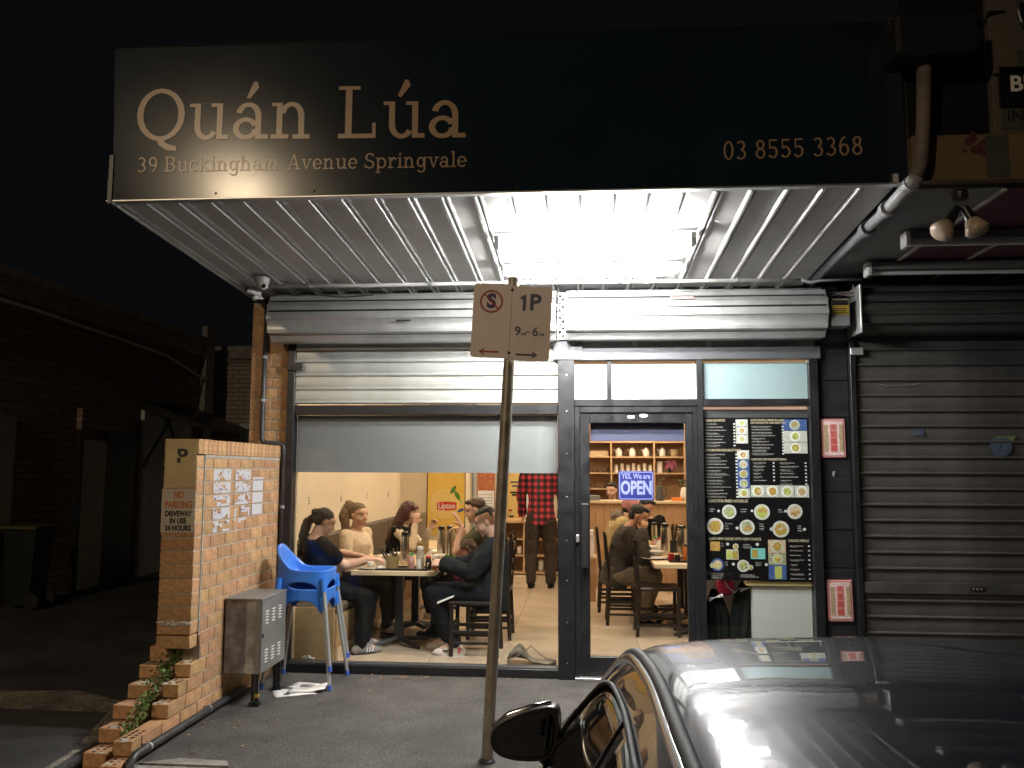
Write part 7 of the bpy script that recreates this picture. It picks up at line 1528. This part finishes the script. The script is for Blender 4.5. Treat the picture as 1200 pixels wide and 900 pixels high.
    rr = [mring(-.030, .93), mring(-.034, 1.0), mring(-.015, 1.03), mring(.04, .98, .01), mring(.085, .78, .02), mring(.11, .40, .03)]
    for a_, b_ in zip(rr, rr[1:]):
        for q in range(12): mb.face([a_[q], a_[(q+1) % 12], b_[(q+1) % 12], b_[q]])
    mb.face(rr[-1]); mb.face(rr[0]); mr_ = mb.build('wing_mirror', 'black_plastic', car, smooth='auto'); s2 = mr_.modifiers.new('sub', 'SUBSURF'); s2.levels = 1; s2.render_levels = 2
    mb = MB(); pg = [(mc.x+(-sd_)*x*.76, mc.y-.0375, mc.z+z*.74+.002) for x, z in prof]; mb.prism(pg, (0, -.002, 0)); mb.build('mirror_glass', 'mirror', mr_)
    mb = MB(); cap = [(-.104, .018), (-.05, .056), (.02, .080), (.085, .096)]; mb.tube([(mc.x+(-sd_)*x*.94, mc.y+.0, mc.z+z*.94-.002) for x, z in cap], [.006, .010, .010, .006], 8); mb.build('mirror_cap', 'chrome', mr_, smooth=True)
    mb = MB(); e = CP(sd_*(Wd(1.66, .90)), 1.66, .90); mb.tube([mc+V(-sd_*.05, .02, -.05), mc+V(-sd_*.10, .02, -.10), e+V(-sd_*.03, .0, 0)], [.035, .032, .045], 10); mb.build('mirror_arm', 'black_plastic', mr_, smooth=True)
    mb = MB(); p = CP(sd_*.58, .10, .62); mb.ell(p, (.16, 0, 0), (0, .12, 0), (0, 0, .055), 14, 9); mb.build('headlight', 'lamp_clear', car, smooth=True)
    mb = MB(); p = CP(sd_*.62, 4.43, .82); mb.ell(p, (.17, 0, 0), (0, .07, 0), (0, 0, .055), 14, 9); mb.build('tail_light', 'tail_red', car, smooth=True)
def top_patch(l0, l1, wf_, m, nm, off=.003):
    mb = MB(); Pn = []
    for i in range(15):
        l = l0+(l1-l0)*i/14; pts = ring_at(l); up_ = pts[4*7+1:]; xs = [p[0] for p in up_]; w_ = wf_(l); row = []
        for j in range(17):
            x = w_*(-1+j/8); ax_ = abs(x); zz_ = up_[-1][1]
            for (xa, za), (xb, zb_) in zip(up_, up_[1:]):
                if xb <= ax_ <= xa: zz_ = zb_+(za-zb_)*(ax_-xb)/max(1e-6, xa-xb)
            row.append(CP(x, l, zz_+off))
        Pn.append(row)
    mb.grid(Pn); o = mb.build(nm, m, car, smooth=True); q = o.modifiers.new('thickness', 'SOLIDIFY'); q.thickness = .003
top_patch(1.33, 1.93, lambda l: section(l)[3]-.02, 'car_glass', 'windscreen'); top_patch(3.55, 4.08, lambda l: section(l)[3]-.03, 'car_glass', 'rear_window')
mb = MB(); mb.box(CX-.35, CX+.35, CYN+.0-.02, CYN+.012, CZ+.42, CZ+.56, bev=.01); mb.build('grille', 'black_plastic', car)

# ================================================================== DARK LANE BUILDING ON THE LEFT
lbd = thing('lane_building', 'long dark brick building with a parapet along the driveway', 'building', (-7.6, 3, -.02))
def lbb(nm, a, m, bev=0): mb = MB(); mb.box(*a, bev=bev); return mb.build(nm, m, lbd)
lbb('wall', (-8.6, -7.0, -6.0, 2.2, -.02, 3.75), 'dark_brick'); lbb('wall', (-8.6, -7.0, 2.2, 8.1, -.02, 3.75), 'dark_brick'); lbb('parapet', (-8.6, -6.93, -6.0, 8.12, 3.751, 3.98), 'lead_roof', .01); lbb('cornice', (-8.6, -6.86, -6.0, 8.14, 3.981, 4.08), 'lead_roof', .01)
lbb('pier', (-6.999, -6.90, 8.0, 8.35, -.02, 4.3), 'lead_roof'); lbb('parapet_block', (-8.3, -7.3, -2.2, .8, 4.081, 4.75), 'dark_brick'); 
mb = MB(); mb.tube([(-6.90, -4, 3.70), (-6.90, 3, 3.66), (-6.90, 6.5, 3.55), (-6.88, 7.6, 3.35), (-6.88, 8.0, 3.30)], .022, 6); mb.build('gutter_pipe', 'louvre', lbd)
d1 = lbb('door', (-6.999, -6.95, 4.32, 4.92, -.02, 2.07), 'mesh_door'); lbb('door_frame', (-6.999, -6.93, 4.22, 4.315, -.02, 2.2), 'black_frame'); lbb('door_frame', (-6.999, -6.93, 4.925, 5.7, -.02, 2.2), 'black_frame'); lbb('door_lintel', (-6.999, -6.92, 4.22, 5.7, 2.201, 2.5), 'dark_brick')
mb = MB()
for i in range(7):
    for j in range(14): mb.box(-6.949, -6.946, 4.40+j*.035, 4.415+j*.035, 1.05+i*.07+.035*(j % 2), 1.075+i*.07+.035*(j % 2))
mb.build('door_holes', 'cold_panel', d1, kind='stuff')
lbb('shutter_panel', (-6.999, -6.96, 1.1, 2.9, .9, 2.3), 'door_grey'); lbb('roller_door', (-6.999, -6.94, 5.95, 7.6, -.02, 2.65), 'cold_panel')
mb = MB(); mb.tube([(-6.93, 5.95, 1.7), (-6.93, 6.9, 2.6)], .02, 6); mb.tube([(-6.93, 6.5, 2.65), (-6.93, 6.95, 2.2)], .02, 6); mb.build('brace', 'black_frame', lbd)
mb = MB(); mb.prism([(-6.94, 5.8, 2.75), (-5.9, 5.8, 2.35), (-5.9, 5.8, 2.28), (-6.94, 5.8, 2.60)], (0, 2.0, 0)); mb.build('door_canopy', 'black_frame', lbd)
fb = thing('end_building', 'pale brick building closing the dark lane behind the pier', 'building', (-5, 9, -.02))
mb = MB(); mb.box(-8.6, -2.9, 9.0, 9.5, -.02, 3.74); mb.build('wall', 'far_brick', fb); mb = MB(); mb.box(-8.6, -2.9, 8.93, 9.5, 3.741, 4.06); mb.build('parapet', 'lead_roof', fb); mb = MB(); mb.box(-6.6, -4.6, 8.95, 8.999, .0, 2.55); mb.build('roller_door', 'cold_panel', fb)
mb = MB(); mb.tube([(-6.85, 8.9, 3.80), (-5.5, 8.9, 3.77), (-4.2, 8.9, 3.68)], .02, 6); mb.build('cable', 'grey_board', fb)
wbn = thing('wheelie_bin', 'dark green wheelie bin with a yellowish lid by the lane wall', 'bin', (-6.75, 2.9, -.01)); mb = MB(); mb.loft([((-6.72, 2.9, -.01+.06), (.22, 0, 0), (0, .24, 0)), ((-6.70, 2.9, .93), (.28, 0, 0), (0, .30, 0))], 4)
for v in mb.b.verts: v.co = Matrix.Translation((-6.71, 2.9, 0)) @ Matrix.Rotation(PI/4, 4, 'Z') @ Matrix.Translation((6.71, -2.9, 0)) @ v.co
mb.build('tub', 'bin_green', wbn); mb = MB(); mb.box(-6.93, -6.47, 2.66, 3.14, .935, .975, bev=.012); mb.build('lid', 'bin_lid', wbn)
for y_ in (2.74, 3.06): mb = MB(); mb.tube([(-6.52, y_-.02, .09), (-6.52, y_+.02, .09)], .095, 14); mb.build('wheel', 'rubber', wbn)
mb = MB()
for k in range(10): x_, y_ = -6.1+rd.uniform(-.5, .6), 2.8+rd.uniform(-.3, .3); mb.box(x_, x_+.02, y_, y_+.02, -.008, .006)
mb.build('glass_shards', 'cup_glass', kind='stuff')
# upper storey behind the fascia, dark
mb = MB(); mb.box(-2.84, 1.9, .36, 7.3, 3.18, 5.2); tag(mb.build('shop_parapet', 'fascia'), 'dark upper wall of the shop above its awning', 'wall')
# street lamp across the road behind the viewer (the warm light on the sign, wall and plates)
sl = thing('street_lamp', 'street lamp with warm lit head across the road', 'street lamp', (-6.35, -14.2, -.16))
mb = MB(); mb.tube([(-6.35, -14.2, -.16), (-6.35, -14.2, 6.35), (-6.35, -13.9, 6.8), (-6.35, -12.9, 6.87)], [.09, .06, .05, .045], 12); mb.build('pole', 'grey_pipe', sl, smooth=True)
mb = MB(); mb.box(-6.50, -6.20, -13.0, -12.35, 6.81, 6.93, bev=.03); mb.build('lamp_head', 'grey_pipe', sl); mb = MB(); mb.ell((-6.35, -12.65, 6.79), (.12, 0, 0), (0, .25, 0), (0, 0, .06), 16, 9); mb.build('lens', 'street_light', sl, smooth=True)

bpy.data.scenes.remove(WS)
